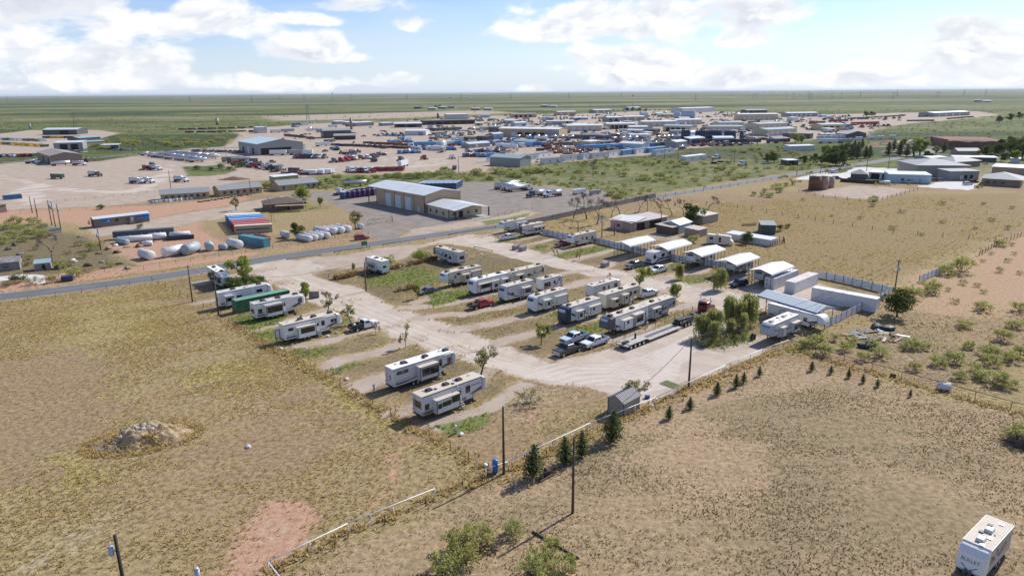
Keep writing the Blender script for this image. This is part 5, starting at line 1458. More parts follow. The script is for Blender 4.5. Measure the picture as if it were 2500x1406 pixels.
fence('paddock fence beside the rusty tanks', [(1950, 470), (2010, 482), (2130, 495), (2240, 465)], 5, WOODP, group='wooden post fences')
fence('wire fence by the junk lot along the county road', [(-40, 705), (200, 668), (310, 660)], 5)
fence('chain link fence of the oil truck yard', [(120, 498), (160, 492), (300, 480), (378, 470)], 4)
fence('chain link fence behind the grey mobile home', [(50, 520), (250, 512), (380, 500), (560, 470)], 6)
fence('chain link fence in front of the big tan workshop', [(1160, 540), (1250, 520), (1300, 512)], 4)
PANELW = mat('white_corrugated_fence', (.74, .76, .77), .5, var=.05, rib=('X', 4))
def panel_fence(label, pts, h=1.8, step=2.4):
 o = thing('panel_fence', label, 'fence', G(*pts[0]), 0, 'white sheet metal fences')
 o0 = o.location.copy()
 P = [G(*p) - o0 for p in pts]
 pm = MB().box(-.06, .06, -.06, .06, 0, h + .12).mesh('post', DARKMETAL)
 for a, b in zip(P, P[1:]):
  d = b - a
  n = max(1, round(d.length / step))
  w = d.length / n
  sm = MB().box(.07, w - .07, -.02, .02, .06, h).mesh('panel', PANELW)
  for i in range(n):
   obj('panel', sm, o, a + d * (i / n), math.atan2(d.y, d.x))
   obj('post', pm, o, a + d * (i / n), math.atan2(d.y, d.x))
 return o
panel_fence('white sheet metal fence around the storage yard corner', [(2012, 803), (2090, 765), (2178, 720), (2080, 695), (1996, 677)])
panel_fence('white sheet metal fence running on past the scrub mesquite', [(2243, 690), (2330, 655)])
panel_fence('white sheet metal fence behind the first campers of the far row', [(1325, 572), (1400, 588)])
panel_fence('white sheet metal fence behind the carports', [(1450, 592), (1500, 604), (1640, 636), (1800, 660)], 1.7)
# ================================================================ POLES, BUILDINGS AND YARDS BEYOND THE PARK
def sheetm(key, col, rib=None, rough=.5, metal=0.0):
 return mat('steel_' + key, col, rough, metal, var=.06, scale=.25, dirt=(col[0] * .7, col[1] * .66, col[2] * .6, .3), rib=rib)
TANW = sheetm('tan_wall', (.44, .325, .205), ('X', 1.2))
TANW2 = sheetm('beige_wall', (.54, .45, .31), ('X', 1.2))
GREYW = sheetm('grey_wall', (.28, .29, .29), ('X', 1.2))
BROWNW = sheetm('brown_wall', (.22, .165, .125), ('X', 1.2))
DARKW = sheetm('dark_wall', (.075, .075, .08), ('X', 1.2))
BLUEW = sheetm('pale_blue_wall', (.36, .50, .60), ('X', 1.2))
WHITEW = sheetm('white_wall', (.62, .62, .60), ('X', 1.2))
WHITER = sheetm('white_roof', (.66, .66, .65), None, .45)
GALVR = sheetm('galvalume_roof', (.60, .62, .62), None, .42, .15)
TEALR = sheetm('teal_roof', (.27, .37, .38), None, .45)
BROWNR = sheetm('brown_roof', (.30, .26, .22), None, .6)
SHINGR = mat('brown_shingles', (.115, .09, .072), .9, var=.2, scale=2)
SLATER = mat('slate_grey_roof', (.23, .245, .25), .7, var=.12, scale=1.5)
DARKR = sheetm('dark_roof', (.13, .135, .14), None, .6)
DOORW = mat('white_roll_door', (.60, .63, .66), .5, var=.04, rib=('Z', 3))
DOORSHADE = mat('painted_doorway_shade', (.02, .02, .02), .9)  # near-black panel colour stands for the shaded inside of open bays and doorways
TRIMB = mat('dark_brown_trim', (.05, .035, .028), .6)
OCC = []
def building(label, A, B, W, h, rise, wm, rm, ridge='x', over=.35, doors=(), wins=(), name='warehouse', cat='building', trim=TRIMB, group=None, L=None, ribs=0, porch=None, rz=None):
 """front wall stands on ground pixels A -> B; the building lies behind it, W deep. doors/wins: (face f|l|r|b, offset fraction, width m, height or (z0, z1), material)"""
 p, q = G(*A), G(*B)
 d = q - p
 L = L or d.length
 rz = math.atan2(d.y, d.x) if rz is None else rz
 o = thing(name, label, cat, p, rz, group)
 OCC.append((p + Matrix.Rotation(rz, 3, 'Z') @ Vector((L / 2, W / 2, 0)), math.hypot(L, W) / 2 * .8, label))
 if ridge == 'x':
  MB().prism([(0, 0), (W, 0), (W, h), (W / 2, h + rise), (0, h)], 0, L, 'x').build('wall', wm, o)
  sl = [((-over, h - rise * over / (W / 2)), (W / 2, h + rise)), ((W + over, h - rise * over / (W / 2)), (W / 2, h + rise))]
  for (y0, z0), (y1, z1) in sl:
   mb = MB()
   t = .12
   mb.add([(-over, y0, z0 + t), (L + over, y0, z0 + t), (L + over, y1, z1 + t), (-over, y1, z1 + t), (-over, y0, z0 + .01), (L + over, y0, z0 + .01), (L + over, y1, z1 + .01), (-over, y1, z1 + .01)],
       [(0, 1, 2, 3), (7, 6, 5, 4), (0, 4, 5, 1), (3, 2, 6, 7), (0, 3, 7, 4), (1, 5, 6, 2)])
   mb.build('roof', rm, o)
 elif ridge == 'y':
  MB().prism([(0, 0), (0, h), (L / 2, h + rise), (L, h), (L, 0)], 0, W, 'y').build('wall', wm, o)
  for (x0, z0), (x1, z1) in [((-over, h - rise * over / (L / 2)), (L / 2, h + rise)), ((L + over, h - rise * over / (L / 2)), (L / 2, h + rise))]:
   mb = MB()
   t = .12
   mb.add([(x0, -over, z0 + t), (x1, -over, z1 + t), (x1, W + over, z1 + t), (x0, W + over, z0 + t), (x0, -over, z0 + .01), (x1, -over, z1 + .01), (x1, W + over, z1 + .01), (x0, W + over, z0 + .01)],
       [(0, 1, 2, 3), (7, 6, 5, 4), (0, 4, 5, 1), (3, 2, 6, 7), (0, 3, 7, 4), (1, 5, 6, 2)])
   mb.build('roof', rm, o)
 elif ridge == 'hip':
  MB().box(0, L, 0, W, 0, h).build('wall', wm, o)
  m = min(L, W) / 2
  a = [(-over, -over, h), (L + over, -over, h), (L + over, W + over, h), (-over, W + over, h)]
  b = [(m, m, h + rise), (L - m, m, h + rise), (L - m, W - m, h + rise), (m, W - m, h + rise)]
  if L < W:
   b = [(m, m, h + rise), (m, m, h + rise), (m, W - m, h + rise), (m, W - m, h + rise)]
  MB().add(a + b, [(0, 1, 5, 4), (1, 2, 6, 5), (2, 3, 7, 6), (3, 0, 4, 7), (3, 2, 1, 0), (4, 5, 6, 7)] if L > W + .1 else [(0, 1, 4), (1, 2, 6, 5), (2, 3, 7), (3, 0, 4, 7), (3, 2, 1, 0)]).build('roof', rm, o)
 else:
  MB().prism([(0, 0), (W, 0), (W, h + rise), (0, h)], 0, L, 'x').build('wall', wm, o)
  MB().prism([(-over, h + .01), (W + over, h + rise + .01), (W + over, h + rise + .14), (-over, h + .14)], -over, L + over, 'x').build('roof', rm, o)
 def face(fc, u, w, z0, z1, m, nm, e=.04):
  if fc in 'fb':
   x0 = u * L
   y0, y1 = (-e, .02) if fc == 'f' else (W - .02, W + e)
   return MB().box(x0, x0 + w, y0, y1, z0, z1).build(nm, m, o)
  y0 = u * W
  x0, x1 = (-e, .02) if fc == 'l' else (L - .02, L + e)
  return MB().box(x0, x1, y0, y0 + w, z0, z1).build(nm, m, o)
 for fc, u, w, hh, m in doors:
  face(fc, u, w, .02, hh, m, 'door')
 for fc, u, w, (z0, z1) in wins:
  f = face(fc, u, w, z0, z1, GLASS, 'window', .05)
 if trim is not None:
  for x in (-.05, L - .2):
   MB().box(x, x + .25, -.06, .2, 0, h - .02).build('corner_trim', trim, o)
  if ribs:
   for k in range(1, ribs):
    x = L * k / ribs
    MB().box(x - .09, x + .09, -.05, .05, 0, h - .02).build('downpipe', trim, o)
 return o
def house_windows(n, z=(1.0, 2.1), w=1.0, u0=.08, u1=.86):
 return [('f', u0 + (u1 - u0) * i / max(1, n - 1), w, z) for i in range(n)]
# ---- the big tan workshop and its office wing
bA, bB = (920, 497), (1037, 521)
ws = building('big tan workshop with three white roll doors and a pale metal roof', bA, bB, 18, 7.0, 1.6, TANW, GALVR, 'x', .5,
     doors=[('f', .20, 4.2, 5.2, DOORW), ('f', .41, 4.2, 5.2, DOORW), ('f', .62, 4.2, 5.2, DOORW), ('f', .87, 1.1, 2.2, DOORW)], ribs=5, name='workshop')
Lw = (G(*bB) - G(*bA)).length
mb = MB()
mb.add([(-6.5, -.5, 7.02), (-.5, -.5, 7.02), (-.5, 9, 8.72), (-6.5, 9, 8.72), (-6.5, 18.5, 7.02), (-.5, 18.5, 7.02)], [(0, 1, 2, 3), (3, 2, 5, 4)])
mb.build('canopy_roof', GALVR, ws)
for y in (-.2, 18):
 MB().box(-6.4, -6.1, y, y + .3, 0, 7.0).build('canopy_post', TRIMB, ws)
of = building('tan office wing with a porch in front of the big workshop', (1044, 521), (1096, 534), 15, 3.6, 1.3, TANW2, GALVR, 'x', .5,
     doors=[('r', .30, 1.8, 2.3, DOORSHADE)], wins=[('f', .12, 1.0, (1, 2.2)), ('f', .4, 1.0, (1, 2.2)), ('f', .72, 1.0, (1, 2.2)), ('r', .12, 1.0, (1, 2.2)), ('r', .55, 1.0, (1, 2.2)), ('r', .8, 1.1, (1, 2.2))], name='office_building')
Lo = (G(1096, 534) - G(1044, 521)).length
mb = MB()
mb.add([(Lo + .3, -.5, 3.56), (Lo + 5, -.5, 3.56), (Lo + 5, 7.5, 4.9), (Lo + .3, 7.5, 4.9), (Lo + .3, 15.5, 3.56), (Lo + 5, 15.5, 3.56)], [(0, 1, 2, 3), (3, 2, 5, 4)])
mb.build('porch_roof', GALVR, of)
for y in (-.2, 14.8):
 MB().box(Lo + 4.5, Lo + 4.9, y, y + .4, 0, 3.6).build('porch_post', TRIMB, of)
MB().box(Lo + .4, Lo + 8, 6, 15, 0, .12).build('porch_slab', CONCRETE, of)
gt = thing('drive_gate', 'rusty truss gate across the workshop drive', 'gate', G(898, 551), bearing((898, 551), (958, 543)))
gl = (G(898, 551) - G(958, 543)).length
mb = MB()
for z in (.5, 2.0):
 mb.cyl((0, 0, z), (gl, 0, z), .06, n=5)
mb.build('gate_rail', RUST, gt)
for k in range(9):
 MB().cyl((gl * k / 9, 0, .5 if k % 2 else 2.0), (gl * (k + 1) / 9, 0, 2.0 if k % 2 else .5), .04, n=4).build('gate_brace', RUST, gt)
for x in (0, gl):
 MB().cyl((x, 0, 0), (x, 0, 2.6), .12, n=7).build('gate_post', ACWHITE if x == 0 else RUST, gt)
# ---- houses west of the workshop
AWN = mat('bright_blue_awning', (.02, .17, .55), .6)
mh = building('grey brown mobile home with three bright blue window awnings', (232, 557), (366, 541), 4.6, 3.1, .5, mat('taupe_siding', (.20, .165, .135), .8, var=.06), GALVR, 'x', .25, name='mobile_home', trim=None,
     wins=[('f', .37, 1.0, (1.5, 2.4)), ('f', .57, 1.1, (1.2, 2.4))], doors=[('f', .65, 1.0, 2.4, DOORW)])
Lm = (G(232, 557) - G(366, 541)).length
for u in (.14, .77, .89):
 MB().prism([(u * Lm, 2.55), (u * Lm + 2.1, 2.55), (u * Lm + 2.1, 2.6), (u * Lm, 2.6)], -.9, -.02).build('awning', AWN, mh)
 mb = MB()
 mb.add([(u * Lm - .1, -.04, 2.7), (u * Lm + 2.2, -.04, 2.7), (u * Lm + 2.2, -1.0, 1.9), (u * Lm - .1, -1.0, 1.9)], [(3, 2, 1, 0)])
 mb.build('awning_sheet', AWN, mh)
MB().box(.6 * Lm, .74 * Lm, -1.6, -.1, .0, .7).build('wooden_steps', WOOD, mh)
TANS = mat('tan_lap_siding', (.40, .32, .215), .8, var=.06)
building('tan ranch house with a grey roof, farthest from the workshop of the three', (394, 492), (512, 484), 9, 3.0, 1.6, TANS, SLATER, 'x', .5, wins=house_windows(7, (1.0, 2.2), 1.2), doors=[('f', .6, 1.0, 2.2, BROWNW)], name='ranch_house', cat='house', trim=None)
building('tan ranch house with a grey roof, middle one of the three', (538, 481), (640, 471), 9, 3.0, 1.6, TANS, SLATER, 'x', .5, wins=house_windows(6, (1.0, 2.2), 1.2), doors=[('f', .4, 1.0, 2.2, BROWNW)], name='ranch_house', cat='house', trim=None)
building('tan ranch house with a grey roof nearest the workshop', (683, 468), (777, 459), 10, 3.0, 1.8, TANS, SLATER, 'x', .5, wins=house_windows(6, (1.0, 2.2), 1.2), doors=[('f', .62, 1.4, 2.2, DOORW)], name='ranch_house', cat='house', trim=None)
building('pale flat roofed annex behind the nearest ranch house', (672, 452), (730, 446), 6, 4.0, .3, TANS, WHITER, 'flat', name='annex', cat='house', trim=None)
building('brown shingled house with a porch beside the windmill', (650, 517), (742, 510), 11, 2.8, 1.9, mat('brown_brick', (.17, .125, .095), .9, var=.15, scale=3), SHINGR, 'hip', .6, wins=house_windows(3, (.9, 2.0), 1.2), doors=[('f', .55, 1.0, 2.1, DOORSHADE)], name='brick_house', cat='house', trim=None)
small('porch_roof_shed', 'low tan porch roof at the brown shingled house', 'porch', (712, 514), lambda b: (b.prism([(-6, 2.3), (6, 2.3), (6, 2.42), (-6, 2.42)], -3, 0, 'y'), b.box(-5.9, -5.75, -2.9, -2.75, 0, 2.3), b.box(5.75, 5.9, -2.9, -2.75, 0, 2.3), b.box(-.1, .1, -2.9, -2.75, 0, 2.3)), mat('tan_porch_roof', (.30, .21, .14), .8), R(12))
# ---- steel windmill
wm_ = thing('windmill', 'old steel lattice windmill beside the coloured containers', 'windmill', G(664, 546), .3)
for s in range(4):
 a = s * math.pi / 2
 MB().cyl((1.1 * math.cos(a), 1.1 * math.sin(a), 0), (.12 * math.cos(a), .12 * math.sin(a), 9), .05, n=4).build('leg', RUST, wm_)
for k in range(5):
 z = 1.2 + 1.6 * k
 r = 1.1 - z * .109
 mb = MB()
 for s in range(4):
  a, b = s * math.pi / 2, (s + 1) * math.pi / 2
  mb.cyl((r * math.cos(a), r * math.sin(a), z), (r * math.cos(b), r * math.sin(b), z), .03, n=4)
 mb.build('brace_ring', RUST, wm_)
hub = MB().cyl((0, -.5, 9.1), (0, .4, 9.1), .12, n=6).build('hub', STEEL, wm_)
for k in range(10):
 a = k * math.pi / 5
 ca, sa = math.cos(a), math.sin(a)
 MB().add([(ca * .25, -.5, 9.1 + sa * .25), (ca * .95 - sa * .16, -.45, 9.1 + sa * .95 + ca * .16), (ca * .95 + sa * .16, -.55, 9.1 + sa * .95 - ca * .16)], [(0, 1, 2)]).build('blade', GALV, hub)
MB().box(-.02, .02, .5, 1.6, 8.9, 9.3).build('tail_vane', GALV, wm_)
# ---- coloured containers in the dirt yard
CC = {k: container_mats(c, k) for k, c in {'cream': (.55, .50, .42), 'blue': (.035, .12, .26), 'sky': (.09, .26, .46), 'red': (.30, .05, .04), 'brick': (.24, .035, .035), 'tan': (.42, .34, .25), 'teal': (.055, .20, .26), 'rust': (.20, .07, .045)}.items()}
base0 = G(573, 572)
cdir = bearing((573, 572), (677, 566))
cn = Vector((-math.sin(cdir), math.cos(cdir), 0))
for k, (key, lab) in enumerate([('tan', 'tan container with a dark stripe, nearest of the coloured row'), ('red', 'red container behind the tan striped one'), ('brick', 'deep red container, middle of the three red ones'), ('red', 'red container next to the pale blue one'),
        ('sky', 'pale blue container in the coloured row'), ('blue', 'dark blue container in the coloured row'), ('sky', 'light blue container second from the far end of the coloured row'), ('cream', 'cream container with a red end at the far end of the coloured row')]):
 c = container(lab, None, L=12.19, rz=cdir, m=CC[key], group='coloured containers in the dirt yard', loc=base0 + cn * (k * 3.55) - Vector((math.cos(cdir), math.sin(cdir), 0)) * (k * .75), detail=False, roofm=mat('faded_' + key, tuple(min(1, x * 1.5 + .08) for x in {'tan': (.42, .34, .25), 'red': (.30, .05, .04), 'brick': (.24, .035, .035), 'sky': (.09, .26, .46), 'blue': (.035, .12, .26), 'cream': (.55, .5, .42)}[key]), .6))
 if k == 0:
  MB().box(.6, 11.2, -.035, -.012, 1.25, 1.6).build('stripe', DARKMETAL, c)
container('teal container with a dark end beside the fence of the tank yard', (612, 612), B=(648, 606), L=12.19, m=CC['teal'], detail=False, rz=R(-33), loc=G(583, 595))
# ---- storage tanks lying in the yard
TANKW = mat('chalky_white_tank', (.62, .62, .61), .5, var=.07, scale=.6, dirt=(.36, .31, .26, .5))
TANKG = mat('grey_blue_tank', (.33, .39, .41), .5, var=.08, scale=.6, dirt=(.25, .22, .2, .5))
TANKR = mat('rusty_red_tank', (.22, .06, .045), .7, var=.15)
def tank(label, px, rz, L, r, m, group=None, tilt=0):
 o = thing('storage_tank', label, 'tank', G(*px), rz, group)
 MB().cyl((-L / 2, 0, r), (L / 2, 0, r), r, n=20, dome=.18 * r).build('shell', m, o)
 for x in (-L * .3, L * .3):
  MB().box(x - .15, x + .15, -r * .7, r * .7, 0, r * .35).build('saddle', DARKMETAL, o)
 for x in (-L * .12, L * .2):
  MB().cyl((x, 0, 2 * r - .02), (x, 0, 2 * r + .22), .16, n=8).build('manway', m, o)
 mb = MB()
 for x in (-L * .44, 0, L * .44):
  mb.cyl((x - .03, 0, r), (x + .03, 0, r), r + .012, n=20)
 mb.build('weld_band', m, o)
 return o
LT = 'loose tanks along the road fence'
tank('white tank lying slanted, nearest of the loose tanks to the junk lot', (359, 632), R(-38), 5.4, 1.35, TANKW, LT)
tank('big white tank with two dots on its end', (424, 624), R(58), 6.0, 1.45, TANKW, LT)
tank('grey blue tank standing end on to the road', (467, 619), R(78), 5.4, 1.6, TANKG, LT)
tank('short dull grey tank beside the small square tank', (512, 611), R(118), 4.0, 1.3, TANKG, LT)
tank('small dark round tank half behind the slanted white one', (545, 610), R(0), 2.2, .9, TANKG, LT)
tank('long white tank leaning against the teal container', (574, 605), R(-40), 5.6, 1.35, TANKW, LT)
tank('dark red tank behind the teal container', (640, 590), R(-33), 6.0, 1.2, TANKR, LT)
WT = 'white propane tanks beside the dark bush'
for k, px in enumerate([(743, 588), (757, 585), (771, 582), (787, 580)]):
 tank('white propane tank in the front row, %s from the dark bush' % ('first', 'second', 'third', 'fourth')[k], px, R(-38), 6.4, 1.0, TANKW, WT)
for k, px in enumerate([(785, 571), (805, 570), (822, 568), (838, 565)]):
 tank('white propane tank in the back row, %s from the dark bush' % ('first', 'second', 'third', 'fourth')[k], px, R(-38), 6.4, 1.15, TANKW, WT)
tank('single white tank standing apart before the dark bush', (697, 580), R(-50), 3.6, 1.1, TANKW, WT)
tank('small white tank behind the propane tanks by the grey shrub', (880, 558), R(-60), 2.4, .9, TANKW, WT)
BT = 'tanks on skids behind the loose tanks'
tank('long white tank on the dark flatbed trailer', (330, 590), R(22), 10, 1.0, TANKW, BT)
tank('white tank on a skid next to the long one', (385, 585), R(22), 5, 1.1, TANKW, BT)
tank('white tank on a black skid at the end of the skid row', (440, 580), R(22), 6, 1.0, TANKW, BT)
tank('pale tank standing near the wire coils of the junk lot', (300, 596), R(-30), 5, .9, TANKG, BT)
tank('little white tank on legs among the skids', (362, 600), R(20), 2.4, .8, TANKW, BT)
small('flatbed_trailer', 'long dark blue flatbed trailer behind the skid tanks', 'trailer', (350, 585), lambda b: (b.box(-9, 9, 3.0, 5.4, .9, 2.6), b.box(-8, 8, 3.4, 5.0, .3, .9), b.box(-9, 9, 2.98, 3.05, .7, 1.0)), mat('dark_slate_trailer', (.07, .085, .11), .6), R(22))
small('skid_base', 'black steel skid under the end tank', 'skid', (440, 584), lambda b: (b.box(-4.2, 4.2, -1.4, -1.1, .02, 1.0), b.box(-4.2, 4.2, 1.1, 1.4, .02, 1.0), b.box(-4.2, -4, -1.1, 1.1, .3, .9), b.box(4, 4.2, -1.1, 1.1, .3, .9)), DARKMETAL, R(22))
GREYJ = mat('grey_junk', (.20, .19, .18), .8, var=.3)
for k, (px, m) in enumerate([((283, 600), 0), ((310, 604), 0), ((336, 604), 2), ((345, 596), 0), ((370, 592), 3), ((262, 610), 3), ((240, 620), 2), ((285, 618), 3), ((196, 580), 0), ((120, 575), 2), ((128, 582), 0), ((20, 610), 3), ((35, 600), 2), ((50, 622), 0), ((100, 660), 0), ((140, 656), 2), ((290, 645), 3), ((310, 657), 0), ((250, 640), 0), ((215, 650), 2), ((180, 640), 0)]):
 small('junk_heap', 'loose scrap heap strewn over the overgrown junk lot', 'scrap', px, lambda b, k=k: (lump(b, random.uniform(.5, 1.3), random.uniform(.4, .9), random.uniform(.4, 1.1), k + 50), b.box(-1.2, 1.3, -.1, .1, .05, .2), b.box(-.1, .05, -.9, 1.1, .1, .3)), (TRASH[0] if k % 5 == 0 else GREYJ) if m == 0 else TRASH[m], k, 'scrap heaps of the junk lot')
SHACK = mat('peeling_plank_wall', (.24, .23, .21), .9, var=.25, scale=2)
building('derelict plank shack with a patched roof at the frame edge', (-30, 666), (50, 658), 6, 2.3, .9, SHACK, mat('patched_roof', (.22, .20, .20), .8, var=.4, scale=.8, dirt=(.35, .13, .08, .8)), 'x', .3, wins=[('f', .45, 1.6, (1.0, 1.9))], name='shack', cat='shack', trim=None)
building('small leaning shack with a bluish tin roof in the junk lot', (86, 662), (125, 658), 3, 1.9, .5, SHACK, TEALR, 'flat', .2, doors=[('f', .45, .8, 1.6, DOORSHADE)], name='shack', cat='shack', trim=None)
building('roofless grey wall ruin among the bushes', (113, 575), (150, 569), 3, 1.6, .2, SHACK, DARKR, 'flat', .1, name='shack', cat='shack', trim=None)
small('dumpster_bin', 'dark blue dumpster on the verge of the county road', 'dumpster', (166, 686), lambda b: (b.prism([(-1.2, .1), (1.2, .1), (1.3, 1.3), (-1.3, 1.3)], -.9, .9), b.box(-1.32, 1.32, -.95, .95, 1.32, 1.4), b.box(-1.0, -.8, -1.0, -.88, .4, 1.0), b.box(.8, 1.0, -1.0, -.88, .4, 1.0)), mat('navy_dumpster', (.025, .04, .09), .6), R(25))
building('brown tin shed at the far edge of the oil truck yard', (-20, 523), (18, 518), 6, 3.2, .6, BROWNW, BROWNR, 'flat', name='tin_shed', cat='shed', trim=None)
container('blue roll off bin by the white stair ramp', (10, 489), B=(42, 486), L=7, m=CC['blue'], detail=False, Hh=2.0, Wd=2.5)
for k in range(12):
 small('water_tote', 'white plastic tote stacked by the farthest ranch house', 'tote', (372 + k * 8.5 + (k % 3), 497 - k * .9), lambda b: (b.box(-.55, .55, -.5, .5, .14, 1.1), b.box(-.6, .6, -.55, .55, 0, .12), b.cyl((0, 0, 1.1), (0, 0, 1.2), .2, n=7)), TRASH[0] if k % 3 else TANKG, k * .2, 'plastic totes')
for k in range(16):
 small('tyre_heap', 'old tyres and rocks heaped along the track by the ranch houses', 'tyre heap', (486 + k * 8, 494 - k * 1.2 + (k % 2)), lambda b, k=k: (lump(b, .8, .6, .55, k), b.cyl((.5, .4, .0), (.5, .4, .25), .45, n=9)), TRASH[3] if k % 2 else TRASH[2], k, 'tyre heaps by the track')
# ---- pink house and sheds beside the park
PINK = mat('pink_stucco', (.50, .33, .32), .9, var=.06)
building('pink stucco house with a long low white roof beside the park', (1490, 559), (1540, 566), 9, 3.2, .3, PINK, mat('white_sheet_roof', (.58, .56, .55), .6, var=.12, dirt=(.35, .3, .28, .6)), 'flat', .4, wins=[('f', .25, 1.2, (1, 2))], doors=[('f', .6, 1.0, 2.1, DOORSHADE)], name='stucco_house', cat='house', trim=None, L=9, rz=R(-32))
building('long white roofed wing of the pink house', (1541, 566), (1620, 551), 8, 2.9, .5, mat('tan_stucco', (.33, .27, .22), .9), mat('pale_carport_roof', (.42, .38, .34), .7, var=.1), 'flat', .5, doors=[('f', .1, 5, 2.4, DOORSHADE), ('f', .5, 6, 2.4, DOORSHADE)], name='stucco_house', cat='house', trim=None, L=19, rz=R(40))
building('pale blue cottage with a white gable roof', (1618, 566), (1645, 573), 8, 3.0, 1.0, BLUEW, WHITER, 'y', .4, wins=[('f', .3, 1.6, (1.0, 2.2))], name='cottage', cat='house', trim=None, L=6, rz=R(-42))
building('open tan carport with a flat brown roof by the pale blue cottage', (1640, 575), (1700, 560), 6, 2.6, .3, mat('painted_carport_shade', (.10, .085, .07), .9), mat('tan_flat_roof', (.36, .31, .26), .8, var=.08), 'flat', .5, name='carport_shed', cat='shed', trim=None, L=8, rz=R(45))  # dark wall colour stands for the shade under the open roof
building('low tan shed with a plain flat roof at the drive end', (1704, 581), (1736, 573), 5, 2.4, .3, mat('tan_shed_wall', (.33, .255, .20), .9), mat('beige_flat_roof', (.44, .39, .33), .8), 'flat', .2, name='flat_shed', cat='shed', trim=None, L=5.5, rz=R(45))
building('cream flat roofed shed behind the big dark tree', (1716, 548), (1757, 536), 7, 2.8, .3, mat('cream_shed_wall', (.36, .31, .25), .9), mat('cream_flat_roof', (.53, .49, .43), .8), 'flat', .3, name='flat_shed', cat='shed', trim=None, L=9, rz=R(40))
building('long low white shed with a picket pen in the pasture', (1772, 584), (1880, 602), 4, 1.9, .2, WHITEW, WHITER, 'flat', .2, name='long_shed', cat='shed', trim=None)
building('dark green shed standing alone in the pasture', (1857, 572), (1893, 573), 6, 3.0, .4, mat('dark_green_wall', (.06, .085, .08), .8), mat('grey_green_roof', (.22, .25, .24), .7), 'flat', .2, name='pasture_shed', cat='shed', trim=None)
fence('picket pen fence behind the long low shed', [(1850, 590), (1912, 588), (1915, 595), (1880, 603)], 1.2, WOODP, wires=(.7, 1.2), group='wooden post fences')
small('scrap_timber', 'dark timber pile in the pasture behind the sheds', 'timber', (1826, 550), lambda b: [b.box(-3 + k * .3, 2 + k * .4, -1.5 + k * .5, -1.2 + k * .5, .02 + .12 * (k % 3), .15 + .12 * (k % 3)) for k in range(6)], WOOD, .2)
# ---- rusty upright tanks in the paddock
RUSTW = mat('rust_and_white_tank', (.36, .27, .21), .8, var=.2, scale=.5, dirt=(.17, .07, .04, .9))
for k, (px, r, h, lab) in enumerate([((1988, 463), 2.8, 6.2, 'tall rusty upright tank, biggest of the three in the paddock'), ((2008, 462), 2.4, 6.0, 'streaked upright tank in the middle of the three'), ((2024, 458), 2.2, 5.0, 'pale upright tank, smallest of the three in the paddock')]):
 o = thing('upright_tank', lab, 'tank', G(*px), 0, 'upright tanks in the paddock')
 MB().cyl((0, 0, 0), (0, 0, h), r, n=20).build('shell', RUST if k == 0 else RUSTW, o)
 MB().cyl((0, 0, h), (0, 0, h + .35), r * 1.02, .3, n=20).build('top', RUSTW, o)
 MB().cyl((0, 0, h * .5), (0, 0, h * .5 + .1), r + .03, n=20).build('weld_band', RUST, o)
# ---- compound on the far side of the county road
building('large grey office block with a low hip roof', (2236, 432), (2320, 440), 26, 6.2, 2.8, sheetm('putty_wall', (.30, .28, .24)), SLATER, 'hip', .8, name='office_block', cat='building', trim=None, wins=[('f', .7, 1.5, (1, 2.2))], L=26, rz=R(-8))
building('grey entrance wing with a flat dark roof on the large office block', (2318, 441), (2388, 440), 10, 4.6, .3, GREYW, DARKR, 'flat', .6, name='office_wing', cat='building', trim=None, wins=[('f', .5, 1.5, (.8, 2.6)), ('f', .7, 1.5, (.8, 2.6))], doors=[('f', .35, 1.6, 2.4, DOORW)])
building('pale blue flat roofed block beside the office', (2168, 446), (2272, 449), 14, 4.2, .2, BLUEW, mat('pale_blue_flat_roof', (.44, .52, .57), .6), 'flat', .1, name='flat_block', cat='building', trim=None, wins=[('f', .3, 1.2, (1.2, 2.4))], doors=[('f', .72, 1.0, 2.2, GREYW)])
building('white open garage with a blue shadowed bay', (2120, 436), (2180, 440), 8, 3.4, .3, WHITEW, WHITER, 'flat', .4, name='garage', cat='building', trim=None, doors=[('f', .1, 4, 2.8, DOORSHADE), ('f', .55, 4, 2.8, DOORSHADE)])
building('dark gazebo with a pointed roof by the concrete yard', (2076, 436), (2116, 438), 8, 2.6, 2.2, DARKW, SLATER, 'hip', .6, name='gazebo', cat='gazebo', trim=None)
building('dark brown ranch house with a hipped roof at the frame edge', (2395, 452), (2490, 458), 18, 3.4, 2.6, BROWNW, SLATER, 'hip', .8, name='ranch_house', cat='house', trim=None, wins=house_windows(3, (1.2, 2.2), 1.6, .1, .5))
building('tan walled store shed behind the brown ranch house', (2420, 425), (2540, 432), 14, 4.0, .5, TANW, WHITER, 'flat', .4, name='store_shed', cat='building', trim=None)
building('dark brown hip roofed house behind the office block', (2330, 410), (2392, 406), 14, 3.4, 2.4, BROWNW, SLATER, 'hip', .7, name='brick_house', cat='house', trim=None)
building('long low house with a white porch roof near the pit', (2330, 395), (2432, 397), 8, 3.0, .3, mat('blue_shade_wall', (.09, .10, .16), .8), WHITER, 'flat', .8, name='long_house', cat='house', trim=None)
building('small tan house with a grey gable near the pit', (2338, 381), (2392, 381), 10, 3.4, 1.6, TANS, SLATER, 'x', .5, name='tan_house', cat='house', trim=None)
building('greenish flat shed behind the office block', (2270, 402), (2310, 400), 12, 4, .6, GREYW, TEALR, 'x', .4, name='tin_shed', cat='shed', trim=None)
building('tiny white shed at the frame edge by the trees', (2466, 398), (2490, 399), 6, 2.6, .4, WHITEW, BLUEROOF, 'flat', .3, name='tin_shed', cat='shed', trim=None)
fence('dark picket fence in front of the compound yard', [(1945, 432), (2030, 425), (2100, 408)], 2.5, WOODP, wires=(.5, 1.0, 1.4), group='wooden post fences')
